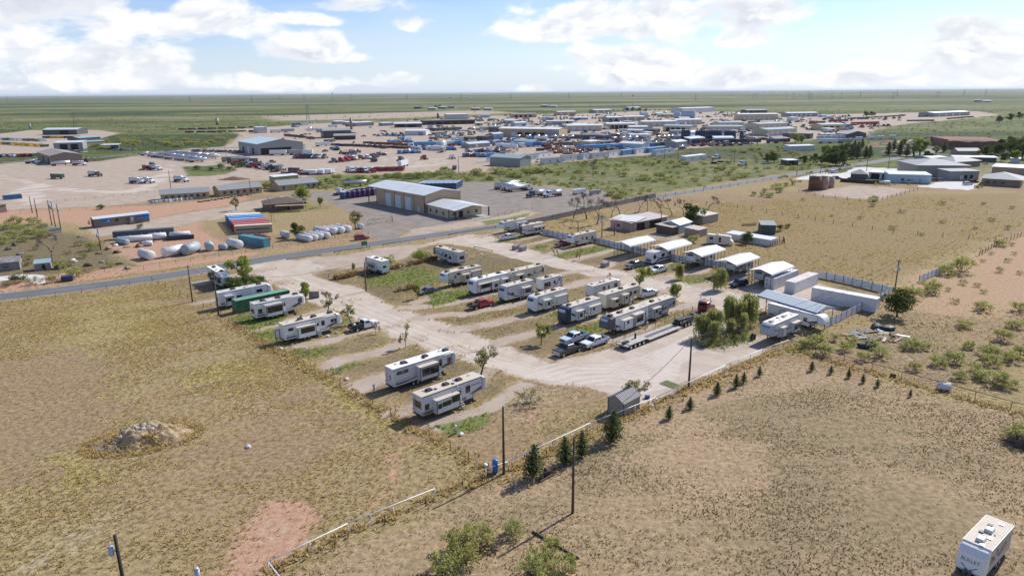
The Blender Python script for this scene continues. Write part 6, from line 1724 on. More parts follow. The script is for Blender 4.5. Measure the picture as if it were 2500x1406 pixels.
wall_line('dark timber fence of the gazebo garden', [(2052, 444), (2120, 449), (2165, 450)], 1.8, mat('dark_fence_boards', (.055, .04, .035), .9), .1, 'timber_fence')
for (px, col, lab) in [((2036, 423), WHT, 'white car on the pale concrete yard'), ((2042, 438), NAVYP, 'dark blue car beside the gazebo garden'), ((2278, 443), MAROON, 'maroon car by the pale blue block'), ((2296, 443), SLATE, 'grey car between the maroon one and the office'), ((2362, 452), WHT, 'white car on the second concrete apron'), ((2376, 447), MAROON, 'maroon car under the office wing')]:
 car(lab, px, R(10), col, suv=True, group='cars at the compound')
pickup('silver pickup in front of the pale blue block', (2222, 448), R(5), SILVER)
pickup('blue and white pickup half out of the picket yard', (690, 491), R(20), WHT)
tank('white propane tank on the grass by the picket fence', (2159, 450), R(3), 5, .9, TANKW)
# ---------------- utility poles
XARM = MB().box(-1.2, 1.2, -.06, .06, -.07, .07).mesh('crossarm', POLEWOOD)
def pole(label, base, top, trans=False, arm=False, metal=False, h=None):
 hh = h or max(4.0, min(13, height_at(base, top)))
 o = thing('utility_pole', label, 'utility pole', G(*base), random.uniform(0, 3), 'utility poles')
 MB().cyl((0, 0, 0), (0, 0, hh), .17, .12, n=8).build('shaft', STEEL if metal else POLEWOOD, o)
 if arm:
  obj('crossarm', XARM, o, (0, 0, hh - .5))
  for x in (-1.1, 0, 1.1):
   MB().cyl((x, 0, hh - .43), (x, 0, hh - .2), .05, n=6).build('insulator', TANKG, o)
 else:
  MB().cyl((0, 0, hh), (0, 0, hh + .25), .05, n=6).build('insulator', TANKG, o)
 if trans:
  t = MB().cyl((-.5, 0, hh - 2.6), (-.5, 0, hh - 1.6), .28, n=12, dome=.1).build('transformer', mat('grey_blue_transformer', (.33, .42, .47), .5), o)
  MB().cyl((-.5, 0, hh - 1.6), (-.5, 0, hh - 1.25), .06, n=6).build('bushing', TANKG, t)
 return o, hh
POLES = {}
for key, base, top, tr, ar, lab in [('a', (1230, 1157), (1230, 993), 0, 0, 'bare wooden pole beside the blue pressure tank'), ('b', (1398, 1252), (1398, 1067), 0, 0, 'bare wooden pole in the bare field by the pines'), ('c', (1681, 945), (1683, 825), 0, 0, 'wooden pole standing at the white rail by the gravel loop'),
         ('d', (2184, 712), (2188, 634), 1, 1, 'wooden pole with a transformer at the storage yard corner'), ('e', (470, 737), (457, 649), 0, 0, 'wooden pole at the road corner of the dry field'), ('f', (534, 771), (524, 677), 0, 0, 'wooden pole in front of the white camper and green container'),
         ('g', (894, 711), (891, 640), 0, 0, 'thin pole at the edge of the brown lawn'), ('h', (127, 551), (118, 489), 1, 0, 'first of three poles close together left of the grey mobile home'.replace('left of', 'near')), ('i', (136, 557), (128, 493), 1, 0, 'middle of three poles close together near the grey mobile home'),
         ('j', (149, 562), (141, 498), 1, 0, 'last of three poles close together near the grey mobile home'), ('k', (79, 520), (73, 479), 0, 0, 'bare pole at the bushes by the oil truck yard'), ('l', (92, 532), (88, 484), 0, 0, 'bare pole beside the one at the oil truck yard bushes'),
         ('m', (246, 611), (238, 558), 1, 0, 'pole with a transformer between junk lot and white tanks'), ('n', (1469, 581), (1469, 524), 1, 0, 'pole with a transformer in the grass behind the far row'), ('o', (1613, 558), (1613, 516), 0, 0, 'pole in front of the pink house'),
         ('p', (736, 456), (736, 424), 0, 0, 'pole beside the nearest ranch house'), ('q', (613, 479), (610, 440), 0, 0, 'pole before the middle ranch house'), ('r', (1411, 570), (1411, 548), 0, 0, 'short dark pole in the grass behind the far row'), ('t', (1500, 575), (1500, 552), 0, 0, 'short pole beside the transformer pole')]:
 POLES[key] = pole(lab, base, top, bool(tr), bool(ar))
for j, (x, y) in enumerate([(296, 370), (325, 371), (352, 372), (380, 368), (195, 383), (418, 466), (552, 383), (758, 347), (810, 350), (860, 335), (1120, 424), (1253, 398), (1403, 387), (1404, 384), (1622, 392), (1655, 390), (1792, 402), (1849, 357), (1912, 356), (2060, 408), (2115, 420), (2168, 413), (2003, 425), (1945, 428)]):
 pole('slim utility pole out among the yards and roads behind the workshop', (x, y), (x, y - 30), h=10)
tp = G(280, 1305, 9.5)
o = thing('utility_pole', 'dark pole with a blue grey transformer at the bottom edge', 'utility pole', (tp.x, tp.y, 0), 0)
MB().cyl((0, 0, 0), (0, 0, 9.5), .19, .14, n=10).build('shaft', mat('dark_pole', (.03, .026, .022), .8), o)
tr = MB().cyl((-.5, -.1, 7.6), (-.5, -.1, 8.4), .23, n=14, dome=.08).build('transformer', mat('grey_blue_transformer', (.33, .42, .47), .5), o)
MB().cyl((-.5, -.1, 8.4), (-.5, -.1, 8.75), .05, n=6).build('bushing', ALU, tr)
MB().box(-.35, -.1, -.1, .0, 7.9, 8.1).build('bracket', STEEL, o)
tp = G(479, 1385, 3.0)
o = thing('flue_pipe', 'capped grey steel pipe rising at the bottom edge', 'pipe', (tp.x, tp.y, 0), 0)
MB().cyl((0, 0, 0), (0, 0, 2.85), .26, n=16).build('pipe', STEEL, o)
MB().cyl((0, 0, 2.85), (0, 0, 3.0), .28, .12, n=16).build('cap', GALV, o)
tp = G(595, 1400, 2.2)
building('blue tin roofed shed corner at the bottom edge', (590, 1540), (620, 1540), 3, 2.0, .3, WHITEW, BLUEROOF, 'flat', .2, name='tin_shed', cat='shed', trim=None, L=2.0, rz=R(30))
def cable(a, b, sag, label, r=.035):
 pts = [a.lerp(b, t / 14) - Vector((0, 0, sag * 4 * (t / 14) * (1 - t / 14))) for t in range(15)]
 o = MB().tube([p - pts[0] for p in pts], r, 4).build('overhead_cable', DARKMETAL, None, loc=pts[0])
 tag(o, label, 'cable', 'overhead cables')
def ptop(k, dz=0):
 o, h = POLES[k]
 return o.location + Vector((0, 0, h - dz))
cable(ptop('c'), ptop('d', .3), 1.2, 'overhead cable from the gravel loop pole to the storage yard pole')
cable(ptop('c', 1.0), ptop('d', 1.4), 1.6, 'lower overhead cable from the gravel loop pole to the storage yard pole')
cable(ptop('b'), ptop('c'), 1.0, 'overhead cable between the bare field pole and the gravel loop pole')
cable(ptop('e'), ptop('f'), .5, 'overhead cable between the two poles at the dry field corner')
cable(ptop('g'), ptop('f'), 1.4, 'overhead cable crossing the gravel lane')
# ================================================================ INDUSTRIAL YARDS
def DD(us, w=4.0, h=4.2, m=DOORW, f='f'):
 return [(f, u, w, h, m) for u in us]
building('brown ribbed warehouse at the oil truck yard', (125, 403), (186, 399), 48, 6.0, 2.0, BROWNW, BROWNR, 'y', .4, doors=[('l', .1, 4, 4.2, DOORSHADE), ('l', .5, 4, 4.2, DOORSHADE)], L=19, trim=None, rz=R(42))
building('grey shop with two open bays behind the brown warehouse', (133, 367), (203, 365), 16, 6, .8, GREYW, GALVR, 'flat', .5, doors=DD((.2, .58), 6, 4.8, DOORSHADE))
building('teal roofed barn behind the open bay shop', (196, 352), (247, 348), 16, 5.5, 1.2, DARKW, TEALR, 'x', .4, trim=None)
building('teal roofed lean-to in front of the teal barn', (212, 358), (258, 355), 9, 4, .6, TANW, TEALR, 'flat', .4, trim=None)
building('low grey carport with parked vans beside the teal barns', (247, 364), (289, 363), 10, 3.2, .4, DARKW, GALVR, 'flat', .5, trim=None)
building('black sided barn with a pale gable roof far off', (105, 330), (189, 329), 26, 6, 1.6, DARKW, GALVR, 'x', .5, doors=DD((.5,), 10, 5, DOORSHADE), trim=None)
building('huge metal warehouse with a pale blue roof and dark open end', (631, 380), (736, 374), 46, 8.5, 3.0, GREYW, mat('ice_blue_roof', (.42, .54, .58), .5, var=.05), 'y', .6, doors=[('f', .06, 24, 5.2, DOORSHADE), ('l', .2, 4, 5, DOORSHADE), ('l', .45, 4, 5, DOORW), ('l', .7, 4, 5, DOORSHADE)], trim=None, L=36, rz=R(38))
building('pale annex at the corner of the huge blue roofed warehouse', (712, 373), (747, 368), 10, 5.5, .8, GREYW, mat('ice_blue_roof', (.42, .54, .58), .5), 'flat', .3, trim=None)
building('squat pale block hut by the white trailers', (629, 326), (650, 325), 10, 7, .3, sheetm('pale_wall', (.46, .45, .42)), WHITER, 'flat', .2, trim=None, L=12)
building('dark shop with a grey roof in the middle yards', (790, 338), (858, 336), 24, 7.5, 1.4, DARKW, SLATER, 'x', .5, doors=DD((.6,), 5, 4.8, DOORSHADE), trim=None)
building('dark porch wing of the shop in the middle yards', (817, 342), (868, 341), 14, 4, 1.2, mat('dark_brick', (.09, .055, .045), .9), SLATER, 'flat', 1.2, trim=None)
for A, B, h, W, lab in [((821, 304), (846, 303), 4, 14, 'long low white roofed shed at the far fence'), ((849, 306), (872, 305), 4, 14, 'second low white roofed shed at the far fence'), ((868, 309), (913, 307), 5, 16, 'grey row of tin bays at the far fence')]:
 building(lab, A, B, W, h, .6, GREYW, WHITER, 'flat', .5, trim=None)
building('low shed with a dark front beside the brick row', (935, 308), (962, 307), 14, 4, .5, GREYW, WHITER, 'flat', .5, trim=None)
building('dark fronted truck shed with a white roof edge', (963, 312), (1030, 311), 18, 5, .6, DARKW, WHITER, 'flat', .6, doors=DD((.1, .5), 10, 4, DOORSHADE), trim=None)
building('long dark brick red truck depot with many bays', (1035, 306), (1160, 303), 20, 6, .4, mat('dark_brick_red', (.09, .05, .045), .8), DARKR, 'flat', .3, doors=DD((.08, .24, .4, .56, .72, .88), 7, 4.5, DOORSHADE), trim=None)
building('pale grey block warehouse behind the long depot', (1092, 293), (1143, 292), 24, 9, .6, sheetm('pale_wall', (.46, .45, .42)), WHITER, 'flat', .3, trim=None)
building('white barn with a small lean-to in the middle yards', (988, 331), (1040, 331), 18, 5, 1.2, WHITEW, WHITER, 'x', .4, doors=DD((.65,), 5, 3.5, GREYW), trim=None)
building('long tan workshop with a white roof and open bays', (1217, 334), (1364, 337), 24, 8.5, 1.2, TANW, WHITER, 'x', .5, doors=DD((.33, .45, .57, .69), 5, 5, DOORSHADE) + DD((.22, .84), 5, 5, DOORW), ribs=8)
building('grey side wing of the long tan workshop', (1364, 337), (1385, 331), 14, 6, .6, GREYW, WHITER, 'flat', .4, trim=None)
for k, (A, B, W, wm, rm, dn, lab) in enumerate([
  ((1250, 288), (1310, 287), 20, TANW, BROWNR, 4, 'low tan warehouse, farthest toward the dry plain'), ((1363, 282), (1407, 281), 20, TANW, WHITER, 2, 'tan warehouse with a white roof at the plain edge'),
  ((1452, 277), (1492, 276), 22, GREYW, WHITER, 2, 'grey warehouse with a white door panel at the plain edge'), ((1537, 270), (1564, 269), 20, WHITEW, WHITER, 1, 'small white roofed shed among the far trees'),
  ((1669, 276), (1744, 273), 34, WHITEW, WHITER, 1, 'big white and blue warehouse on the skyline of the yards'), ((1385, 321), (1469, 320), 18, TANW2, WHITER, 4, 'tan workshop with a white roof, first of the middle row'),
  ((1482, 316), (1551, 315), 18, TANW2, WHITER, 5, 'tan workshop with a white roof, second of the middle row'), ((1568, 310), (1645, 309), 20, TANW2, WHITER, 4, 'tan workshop with a white roof, third of the middle row'),
  ((1650, 305), (1713, 304), 20, TANW2, WHITER, 4, 'tan workshop with a white roof, fourth of the middle row'), ((1618, 321), (1684, 323), 20, TANW2, TEALR, 4, 'tan workshop with a teal roof behind the navy silos'),
  ((1730, 324), (1804, 324), 20, TANW2, TEALR, 4, 'tan workshop with a teal roof and dark porch post'), ((1757, 313), (1816, 312), 20, TANW2, TEALR, 3, 'tan workshop with a teal roof behind the porch one'),
  ((1483, 298), (1520, 297), 16, GREYW, WHITER, 2, 'low grey shop in the far middle yards'), ((1523, 296), (1574, 295), 18, TANW, WHITER, 2, 'low tan shop in the far middle yards'),
  ((1802, 294), (1898, 293), 18, TANW2, WHITER, 6, 'long beige two storey workshop beyond the teal roofs'), ((1824, 278), (1873, 277), 20, DARKW, TEALR, 2, 'dark green shop at the far green edge'),
  ((1922, 286), (1996, 285), 22, GREYW, WHITER, 5, 'white roofed workshop with five doors at the green edge'), ((2280, 286), (2367, 282), 26, GREYW, GALVR, 4, 'long silver warehouse apart from the rest near the far drive'),
  ((2004, 319), (2062, 318), 20, TANW2, TEALR, 3, 'tan workshop with a teal roof nearest the red trailers'), ((1850, 317), (1923, 314), 20, TANW2, TEALR, 4, 'tan workshop with a teal roof by the gravel drive'),
  ((1872, 333), (1944, 329), 20, TANW2, TEALR, 4, 'tan workshop with a teal roof closest to the dark trees')]):
 building(lab, A, B, W, 6.5 if k not in (4, 14) else 9, 1.2, wm, rm, 'x', .5, doors=DD([.12 + .76 * i / max(1, dn) for i in range(dn)], 4.5, 4.6, DOORW if k % 3 else DOORSHADE), trim=TRIMB if k in (7, 9, 10, 19, 20) else None, group='workshops of the industrial yards')
building('grey green metal barn at the bushes behind the workshop lot', (1270, 409), (1296, 405), 24, 5.5, 1.4, mat('sage_wall', (.26, .28, .26), .6), TEALR, 'y', .4, trim=None, L=12)
building('dark house with a slate roof by the white trailers', (2068, 338), (2114, 336), 14, 4, 2.4, DARKW, SLATER, 'y', .6, name='dark_house', cat='house', trim=None)
building('low dark red shed by the dark trees', (1892, 347), (1929, 346), 10, 3, .8, mat('dark_red_wall', (.09, .035, .03), .8), DARKR, 'flat', .4, trim=None, name='red_shed', cat='shed')
building('white mobile home among the dark trees', (1928, 369), (1988, 367), 7, 3.6, .4, WHITEW, WHITER, 'flat', .3, trim=None, name='mobile_home', cat='house')
building('small open shelter with a red truck under it', (1922, 404), (1948, 403), 7, 3.0, .2, DARKW, WHITER, 'flat', .5, trim=None, name='open_shelter', cat='shed', doors=DD((.1,), 4, 2.4, DOORSHADE))
WTW = mat('white_trailer_office', (.64, .65, .66), .6, var=.05)
for A, B, m, lab in [((1328, 402), (1373, 398), WTW, 'white office trailer next to the sage barn'), ((1378, 394), (1423, 389), WTW, 'long white office trailer, second from the sage barn'), ((1424, 390), (1446, 387), WTW, 'short white office trailer in the long row'), ((1447, 388), (1484, 384), WTW, 'white office trailer in the middle of the long row'),
      ((1486, 384), (1520, 379), WTW, 'white office trailer next to the blue one'), ((1521, 380), (1552, 376), CC['sky'], 'sky blue office trailer in the long row'), ((1553, 377), (1580, 373), WTW, 'white office trailer past the sky blue one'), ((1585, 374), (1627, 369), CC['sky'], 'long sky blue office trailer at the row end'),
      ((1602, 380), (1647, 374), WTW, 'cream office trailer at the row end in the bushes'), ((1277, 393), (1315, 389), WTW, 'white office trailer behind the sage barn'), ((1316, 388), (1350, 383), WTW, 'white office trailer behind the first row'), ((1674, 396), (1725, 390), WTW, 'white mobile home alone in the scrub')]:
 building(lab, A, B, 4.2, 3.4, .25, m, DARKR if m is WTW and lab.find('alone') < 0 else m, 'flat', .1, name='office_trailer', cat='trailer', trim=None, wins=[('f', .3, 1.0, (1.3, 2.3)), ('f', .7, 1.0, (1.3, 2.3))], group='office trailers along the scrub')
# ---- low-detail yard vehicles and equipment; each is one mesh, seen a few pixels tall
YD = {}
CHROME = mat('polished_tank', (.60, .61, .62), .25, .6, var=.05)
def yard_mesh(kind, key, m):
 k = (kind, key)
 if k in YD:
  return YD[k]
 b = MB()
 def whl(xs, r=.5, hw=1.1):
  for x in xs:
   for s in (-1, 1):
    b.cyl((x, s * hw - .15, r), (x, s * hw + .15, r), r, n=8, mi=2, smooth=False)
 def cab(x):
  b.prism([(x, .6), (x + 3.4, .6), (x + 3.4, 1.75), (x + 1.7, 2.0), (x + 1.4, 2.9), (x, 2.95)], -1.15, 1.15, 'y', 0)
  b.add([(x + 1.72, -1.0, 2.02), (x + 1.72, 1.0, 2.02), (x + 1.43, .95, 2.8), (x + 1.43, -.95, 2.8)], [(0, 1, 2, 3)], 1)
  b.box(x + .4, x + 1.3, -1.17, 1.17, 2.05, 2.7, 1)
  b.box(x + 3.38, x + 3.5, -1.1, 1.1, .5, 1.0, 3)
 if kind == 'car':
  b.prism([(0, .35), (4.7, .35), (4.75, .8), (3.6, 1.0), (.2, 1.02), (0, .8)], -.9, .9, 'y', 0)
  b.loft([[(.3, -.82, 1.0), (3.6, -.82, 1.0), (3.6, .82, 1.0), (.3, .82, 1.0)], [(.9, -.68, 1.6), (2.7, -.68, 1.6), (2.7, .68, 1.6), (.9, .68, 1.6)]], 1)
  b.box(.9, 2.7, -.68, .68, 1.6, 1.66, 0)
  whl((.9, 3.8), .34, .85)
 elif kind == 'pickup':
  b.prism([(0, .5), (5.8, .5), (5.8, 1.1), (4.3, 1.25), (2.0, 1.25), (2.0, .75), (.1, .75), (.1, 1.25), (0, 1.25)], -.95, .95, 'y', 0)
  b.loft([[(2.05, -.92, 1.24), (4.3, -.92, 1.24), (4.3, .92, 1.24), (2.05, .92, 1.24)], [(2.3, -.75, 1.85), (3.5, -.75, 1.85), (3.5, .75, 1.85), (2.3, .75, 1.85)]], 1)
  b.box(2.3, 3.5, -.75, .75, 1.85, 1.92, 0)
  whl((1.0, 4.8), .4, .88)
 elif kind == 'tractor':
  cab(3.4)
  b.box(0, 4, -.45, .45, .7, 1.0, 3)
  b.box(2.4, 3.4, -1.15, 1.15, .9, 3.3, 0)
  whl((.7, 2.0), .52)
  whl((6.0,), .5)
 elif kind == 'tanktruck':
  cab(6.2)
  b.box(0, 6.5, -.45, .45, .7, 1.0, 3)
  b.cyl((.2, 0, 2.0), (5.7, 0, 2.0), 1.1, n=12, mi=4, dome=.2)
  whl((1.0, 2.3), .52)
  whl((8.7,), .5)
 elif kind == 'tanker':
  cab(11.5)
  b.box(9.4, 12, -.45, .45, .7, 1.0, 3)
  b.cyl((.2, 0, 2.15), (10.6, 0, 2.15), 1.1, n=12, mi=4, dome=.2)
  b.box(.3, 10.4, -.3, .3, 3.22, 3.3, 3)
  whl((.9, 2.2, 10.0, 11.2), .52)
  whl((14.0,), .5)
 elif kind == 'tanktrailer':
  b.cyl((.2, 0, 2.1), (11.0, 0, 2.1), 1.1, n=12, mi=4, dome=.2)
  b.box(.3, 10.8, -.3, .3, 3.18, 3.26, 3)
  b.box(8.2, 8.5, -.9, .9, 0, 1.2, 3)
  whl((.9, 2.2), .52)
 elif kind == 'boxtrailer':
  b.box(0, 12.5, -1.25, 1.25, 1.1, 3.9, 0)
  for i in range(12):
   b.box(.5 + i, .6 + i, -1.29, 1.29, 1.15, 3.85, 0)
  b.box(.2, 12.3, -1.1, 1.1, .9, 1.1, 3)
  whl((.9, 2.2), .52)
  b.box(9.5, 9.8, -.9, .9, 0, 1.1, 3)
 elif kind == 'bin':
  b.prism([(0, .3), (6.4, .3), (7.0, 2.2), (-.4, 2.2)], -1.2, 1.2, 'y', 0)
  for i in range(6):
   b.box(.3 + i * 1.1, .45 + i * 1.1, -1.28, 1.28, .35, 2.15, 0)
  b.box(-.2, 6.8, -1.05, 1.05, 2.17, 2.23, 3)
  whl((.8, 5.6), .25, .9)
 elif kind == 'pipes':
  for i in range(5):
   for j in range(3):
    b.cyl((0, i * .8 + j * .3, .5 + j * .55), (11, i * .8 + j * .3, .5 + j * .55), .28, n=6, mi=0)
  for x in (1, 5.5, 10):
   b.box(x, x + .3, -.4, 4.2, 0, .25, 3)
 elif kind == 'skid':
  b.box(0, 8, -1.3, 1.3, .1, .5, 3)
  b.box(.3, 3.2, -1.2, 1.2, .5, 2.8, 0)
  b.cyl((4, -.4, 1.4), (7.5, -.4, 1.4), .75, n=10, mi=0, dome=.2)
  b.box(3.4, 3.8, .3, 1.1, .5, 3.6, 4)
  b.cyl((6, .9, .5), (6, .9, 3.2), .2, n=6, mi=4)
  for x in (0, 2.6, 5.2, 7.9):
   b.cyl((x, 1.28, .5), (x, 1.28, 1.6), .05, n=4, mi=3)
  b.cyl((0, 1.28, 1.6), (7.9, 1.28, 1.6), .05, n=4, mi=3)
 elif kind == 'flatbed':
  b.box(0, 13, -1.25, 1.25, 1.1, 1.3, 0)
  b.prism([(10.5, 1.3), (13, 1.3), (13, 1.9), (11, 1.7)], -.9, .9, 'y', 0)
  b.box(1, 12, -.4, .4, .8, 1.1, 3)
  whl((.9, 2.1, 3.3), .5)
  b.box(4.5, 8, -1.0, 1.0, 1.3, 1.9, 3)
 elif kind == 'silo':
  b.cyl((0, 0, 0), (0, 0, 8.5), 1.8, n=14, mi=0)
  b.cyl((0, 0, 8.5), (0, 0, 9.2), 1.8, .4, n=14, mi=0)
  b.box(1.78, 1.95, -.3, .3, .2, 8.8, 3)
  b.cyl((0, 0, 2.8), (0, 0, 2.95), 1.84, n=14, mi=3)
 elif kind == 'camper':
  b.loft([sect(0, 1.2, .5, 3.1, .15), sect(6.8, 1.2, .5, 3.1, .15), sect(7.3, 1.05, .7, 2.3, .3)], 0)
  b.box(1.2, 2.2, -1.22, 1.22, 1.6, 2.3, 1)
  b.box(4, 5.2, -1.22, 1.22, 1.6, 2.3, 1)
  b.box(3, 3.8, -.35, .35, 3.1, 3.35, 3)
  whl((3, 3.9), .35, 1.1)
  b.box(7.2, 8.2, -.1, .1, .45, .55, 3)
 elif kind == 'loader':
  b.box(0, 2.6, -.8, .8, .9, 1.9, 0)
  b.box(.9, 2.0, -.7, .7, 1.9, 3.0, 1)
  b.prism([(2.4, 1.6), (5.5, 3.6), (5.6, 3.3), (2.5, 1.2)], -.2, .2, 'y', 0)
  b.prism([(5.3, 3.5), (7.0, 1.3), (6.7, 1.2), (5.1, 3.2)], -.15, .15, 'y', 0)
  b.box(6.4, 7.2, -.5, .5, .8, 1.5, 3)
  whl((.4, 2.2), .65, .9)
 me = b.mesh('yard_' + kind, [m, GLASS, BLACK, DARKMETAL, CHROME])
 YD[k] = me
 return me
YNAME = {'car': ('parked_car', 'car'), 'pickup': ('parked_pickup', 'pickup truck'), 'tractor': ('semi_truck', 'semi truck'), 'tanktruck': ('tank_truck', 'tank truck'), 'tanker': ('tanker_truck', 'tanker truck'), 'tanktrailer': ('tank_trailer', 'trailer'),
   'boxtrailer': ('box_trailer', 'trailer'), 'bin': ('roll_off_bin', 'bin'), 'pipes': ('pipe_rack', 'pipe rack'), 'skid': ('equipment_skid', 'equipment'), 'flatbed': ('flatbed_trailer', 'trailer'), 'silo': ('storage_silo', 'silo'), 'camper': ('camper_trailer', 'camper trailer'), 'loader': ('loader', 'loader')}
YC = {'white': WHT, 'red': REDP, 'maroon': MAROON, 'black': DKG, 'slate': SLATE, 'silver': paint('silver_car_paint', (.35, .36, .37)), 'blue': paint('blue_equipment_paint', (.03, .17, .42)), 'sky': paint('sky_equipment_paint', (.08, .32, .60)), 'navy': paint('navy_equipment_paint', (.02, .03, .07)),
   'yellow': paint('yellow_bin_paint', (.50, .33, .03)), 'green': paint('green_bin_paint', (.03, .10, .06)), 'rust': RUST, 'brown': paint('brown_equipment_paint', (.12, .08, .06)), 'tan': paint('tan_equipment_paint', (.36, .30, .23)), 'orange': paint('orange_equipment_paint', (.42, .13, .02)), 'pale': paint('pale_blue_silo', (.38, .47, .54), .4)}
def yard(kind, cols, px, rz, label, group, jit=0.0, scale=1.0):
 nm, cat = YNAME[kind]
 c = random.choice(cols)
 p = G(*px)
 o = obj(nm, yard_mesh(kind, c, YC[c]), None, p + Vector((random.uniform(-jit, jit), random.uniform(-jit, jit), 0)), rz + random.uniform(-.06, .06), scale)
 return tag(o, label, cat, group)
ORD = 'first second third fourth fifth sixth seventh eighth ninth tenth eleventh twelfth thirteenth fourteenth fifteenth sixteenth seventeenth eighteenth nineteenth twentieth'.split() + ['twenty-' + q for q in 'first second third fourth fifth sixth'.split()]
CWORD = {'slate': 'slate grey', 'black': 'charcoal', 'blue': 'blue', 'sky': 'sky blue', 'pale': 'pale blue', 'navy': 'navy blue', 'rust': 'rusty'}
def row(kind, cols, a, b, n, heading, label, jit=1.3, rows=1, gap=(0, 0), scale=1.0):
 """n vehicles side by side along the ground line a-b (photo pixels)"""
 A, B = G(*a), G(*b)
 nm, cat = YNAME[kind]
 for r in range(rows):
  for i in range(n):
   p = A.lerp(B, (i + .5) / n) + Vector((gap[0] * r, gap[1] * r, 0))
   if n > 7 and random.random() < .08:
    continue
   c = random.choice(cols)
   o = obj(nm, yard_mesh(kind, c, YC[c]), None, p + Vector((random.uniform(-jit, jit), random.uniform(-jit, jit), 0)), R(heading) + random.uniform(-.16, .16), scale)
   lb = '%s from left of the %s, %s' % (ORD[i], label.replace(',', ''), CWORD.get(c, c))
   tag(o, lb if len(lb.split()) < 16 else lb.replace(' from left', ''), cat, label.split(',')[0])
OY = 'oil trucks standing in the pale yard'
for px, kind, cols, hd, lab in [((318, 447), 'tanktruck', ['white'], -20, 'tank truck with a dark shadow, first of the pair in the pale yard'), ((343, 446), 'tanktruck', ['white'], -20, 'tank truck beside its twin in the pale yard'), ((427, 443), 'tanktruck', ['white'], -22, 'lone tank truck near the ranch house fence'), ((218, 430), 'tanktruck', ['brown'], -22, 'rusty tank truck alone in the pale yard'),
        ((342, 417), 'tractor', ['maroon'], 60, 'maroon semi cab in the pale yard'), ((366, 415), 'tanktruck', ['white'], -25, 'white tank truck beside the maroon cab'), ((362, 408), 'tractor', ['slate'], -20, 'grey semi cab behind the maroon one'), ((127, 436), 'boxtrailer', ['green'], -20, 'short dark green trailer alone in the pale yard')]:
 p = G(*px)
 yard(kind, cols, px, R(hd), lab, OY, scale=.72 if 'short' in lab else 1.0)
yard('tanktrailer', ['white'], (125, 406), R(38), 'white tank trailer in front of the brown warehouse', OY)
yard('tanktruck', ['white'], (178, 404), R(-10), 'white cabbed tank truck at the brown warehouse corner', OY)
yard('tanktruck', ['white'], (62, 400), R(15), 'white tank truck beside the brown warehouse doors', OY)
yard('loader', ['rust'], (205, 397), R(20), 'rusty loader behind the brown warehouse', OY)
row('tanktrailer', ['silver'], (372, 384), (470, 398), 12, 20, 'silver tank trailers parked side by side in the long slanting row', rows=1)
row('tanktrailer', ['silver'], (400, 378), (500, 390), 10, 20, 'silver tank trailers parked in the second slanting row')
row('tanktruck', ['white'], (335, 380), (380, 386), 3, 25, 'white tank trucks at the head of the slanting tank rows')
row('boxtrailer', ['slate', 'tan'], (530, 396), (590, 402), 4, 15, 'grey boxes between the tank rows and the truck line')
row('pickup', ['black', 'white', 'silver', 'slate', 'navy'], (462, 371), (592, 374), 16, 70, 'pickups parked beside the huge blue roofed warehouse')
row('tractor', ['black', 'white', 'red', 'maroon', 'slate'], (590, 402), (690, 416), 13, 205, 'truck cabs lined up along the grass patch')
row('tractor', ['maroon', 'slate', 'white'], (600, 398), (690, 409), 9, 205, 'second line of truck cabs along the grass patch')
row('flatbed', ['red', 'maroon'], (670, 424), (750, 428), 4, 12, 'red lowbed trailers behind the nearest ranch house')
yard('tractor', ['white'], (700, 416), R(200), 'big white truck cab standing before the red lowbeds', OY)
row('tractor', ['maroon', 'slate', 'navy', 'white'], (728, 386), (800, 386), 10, 250, 'truck cabs before the annex of the huge warehouse')
row('boxtrailer', ['white', 'tan', 'silver'], (650, 380), (735, 378), 4, 10, 'box trailers along the open end of the huge warehouse')
row('tractor', ['red', 'white', 'black', 'maroon', 'slate'], (800, 398), (912, 384), 9, 340, 'mixed truck cabs on the open dirt before the blue equipment')
row('loader', ['orange', 'brown'], (820, 376), (860, 378), 2, 10, 'brown loaders among the mixed truck cabs')
row('boxtrailer', ['white'], (770, 428), (826, 424), 4, 160, 'white open trailers in a tidy row behind the bushes', scale=.7)
row('tanktruck', ['white', 'red'], (838, 418), (900, 420), 6, 300, 'tank trucks by the bush line')
row('bin', ['red'], (905, 418), (975, 416), 3, 340, 'red dump trailers by the bush line', scale=1.1)
row('bin', ['yellow', 'yellow', 'green'], (-20, 352), (104, 360), 14, 60, 'yellow and green bins in the far corner yard')
row('bin', ['slate', 'green', 'pale'], (-20, 342), (104, 346), 14, 60, 'grey bins behind the yellow ones in the far corner yard')
row('bin', ['green', 'red', 'maroon', 'white'], (-20, 385), (78, 383), 10, 70, 'green and red bins beside the brown warehouse')
row('bin', ['yellow', 'navy', 'black'], (100, 338), (180, 338), 9, 60, 'yellow and black bins before the black sided barn')
row('pickup', ['white', 'silver', 'slate'], (160, 372), (200, 374), 5, 60, 'pale trucks before the open bay shop')
row('car', ['white', 'black', 'silver'], (250, 367), (330, 368), 5, 20, 'cars along the road by the low grey carport')
row('pipes', ['black', 'rust', 'brown'], (420, 318), (640, 312), 9, 10, 'dark pipe racks along the green plain')
row('pipes', ['black', 'brown'], (440, 325), (620, 322), 7, 10, 'second line of dark pipe racks along the green plain')
row('boxtrailer', ['white', 'silver'], (650, 325), (705, 322), 3, 10, 'white trailers by the grey block near the pipe racks')
row('boxtrailer', ['blue', 'white'], (705, 308), (740, 307), 2, 10, 'blue and white trailers at the far pipe yard')
row('pickup', ['white'], (725, 303), (765, 302), 7, 80, 'white pickups in a row at the far fence')
row('camper', ['white'], (740, 320), (780, 319), 4, 30, 'white buses and campers in the far middle yard')
row('bin', ['maroon', 'rust', 'black'], (690, 332), (756, 341), 10, 20, 'rusty bins by the dark shop')
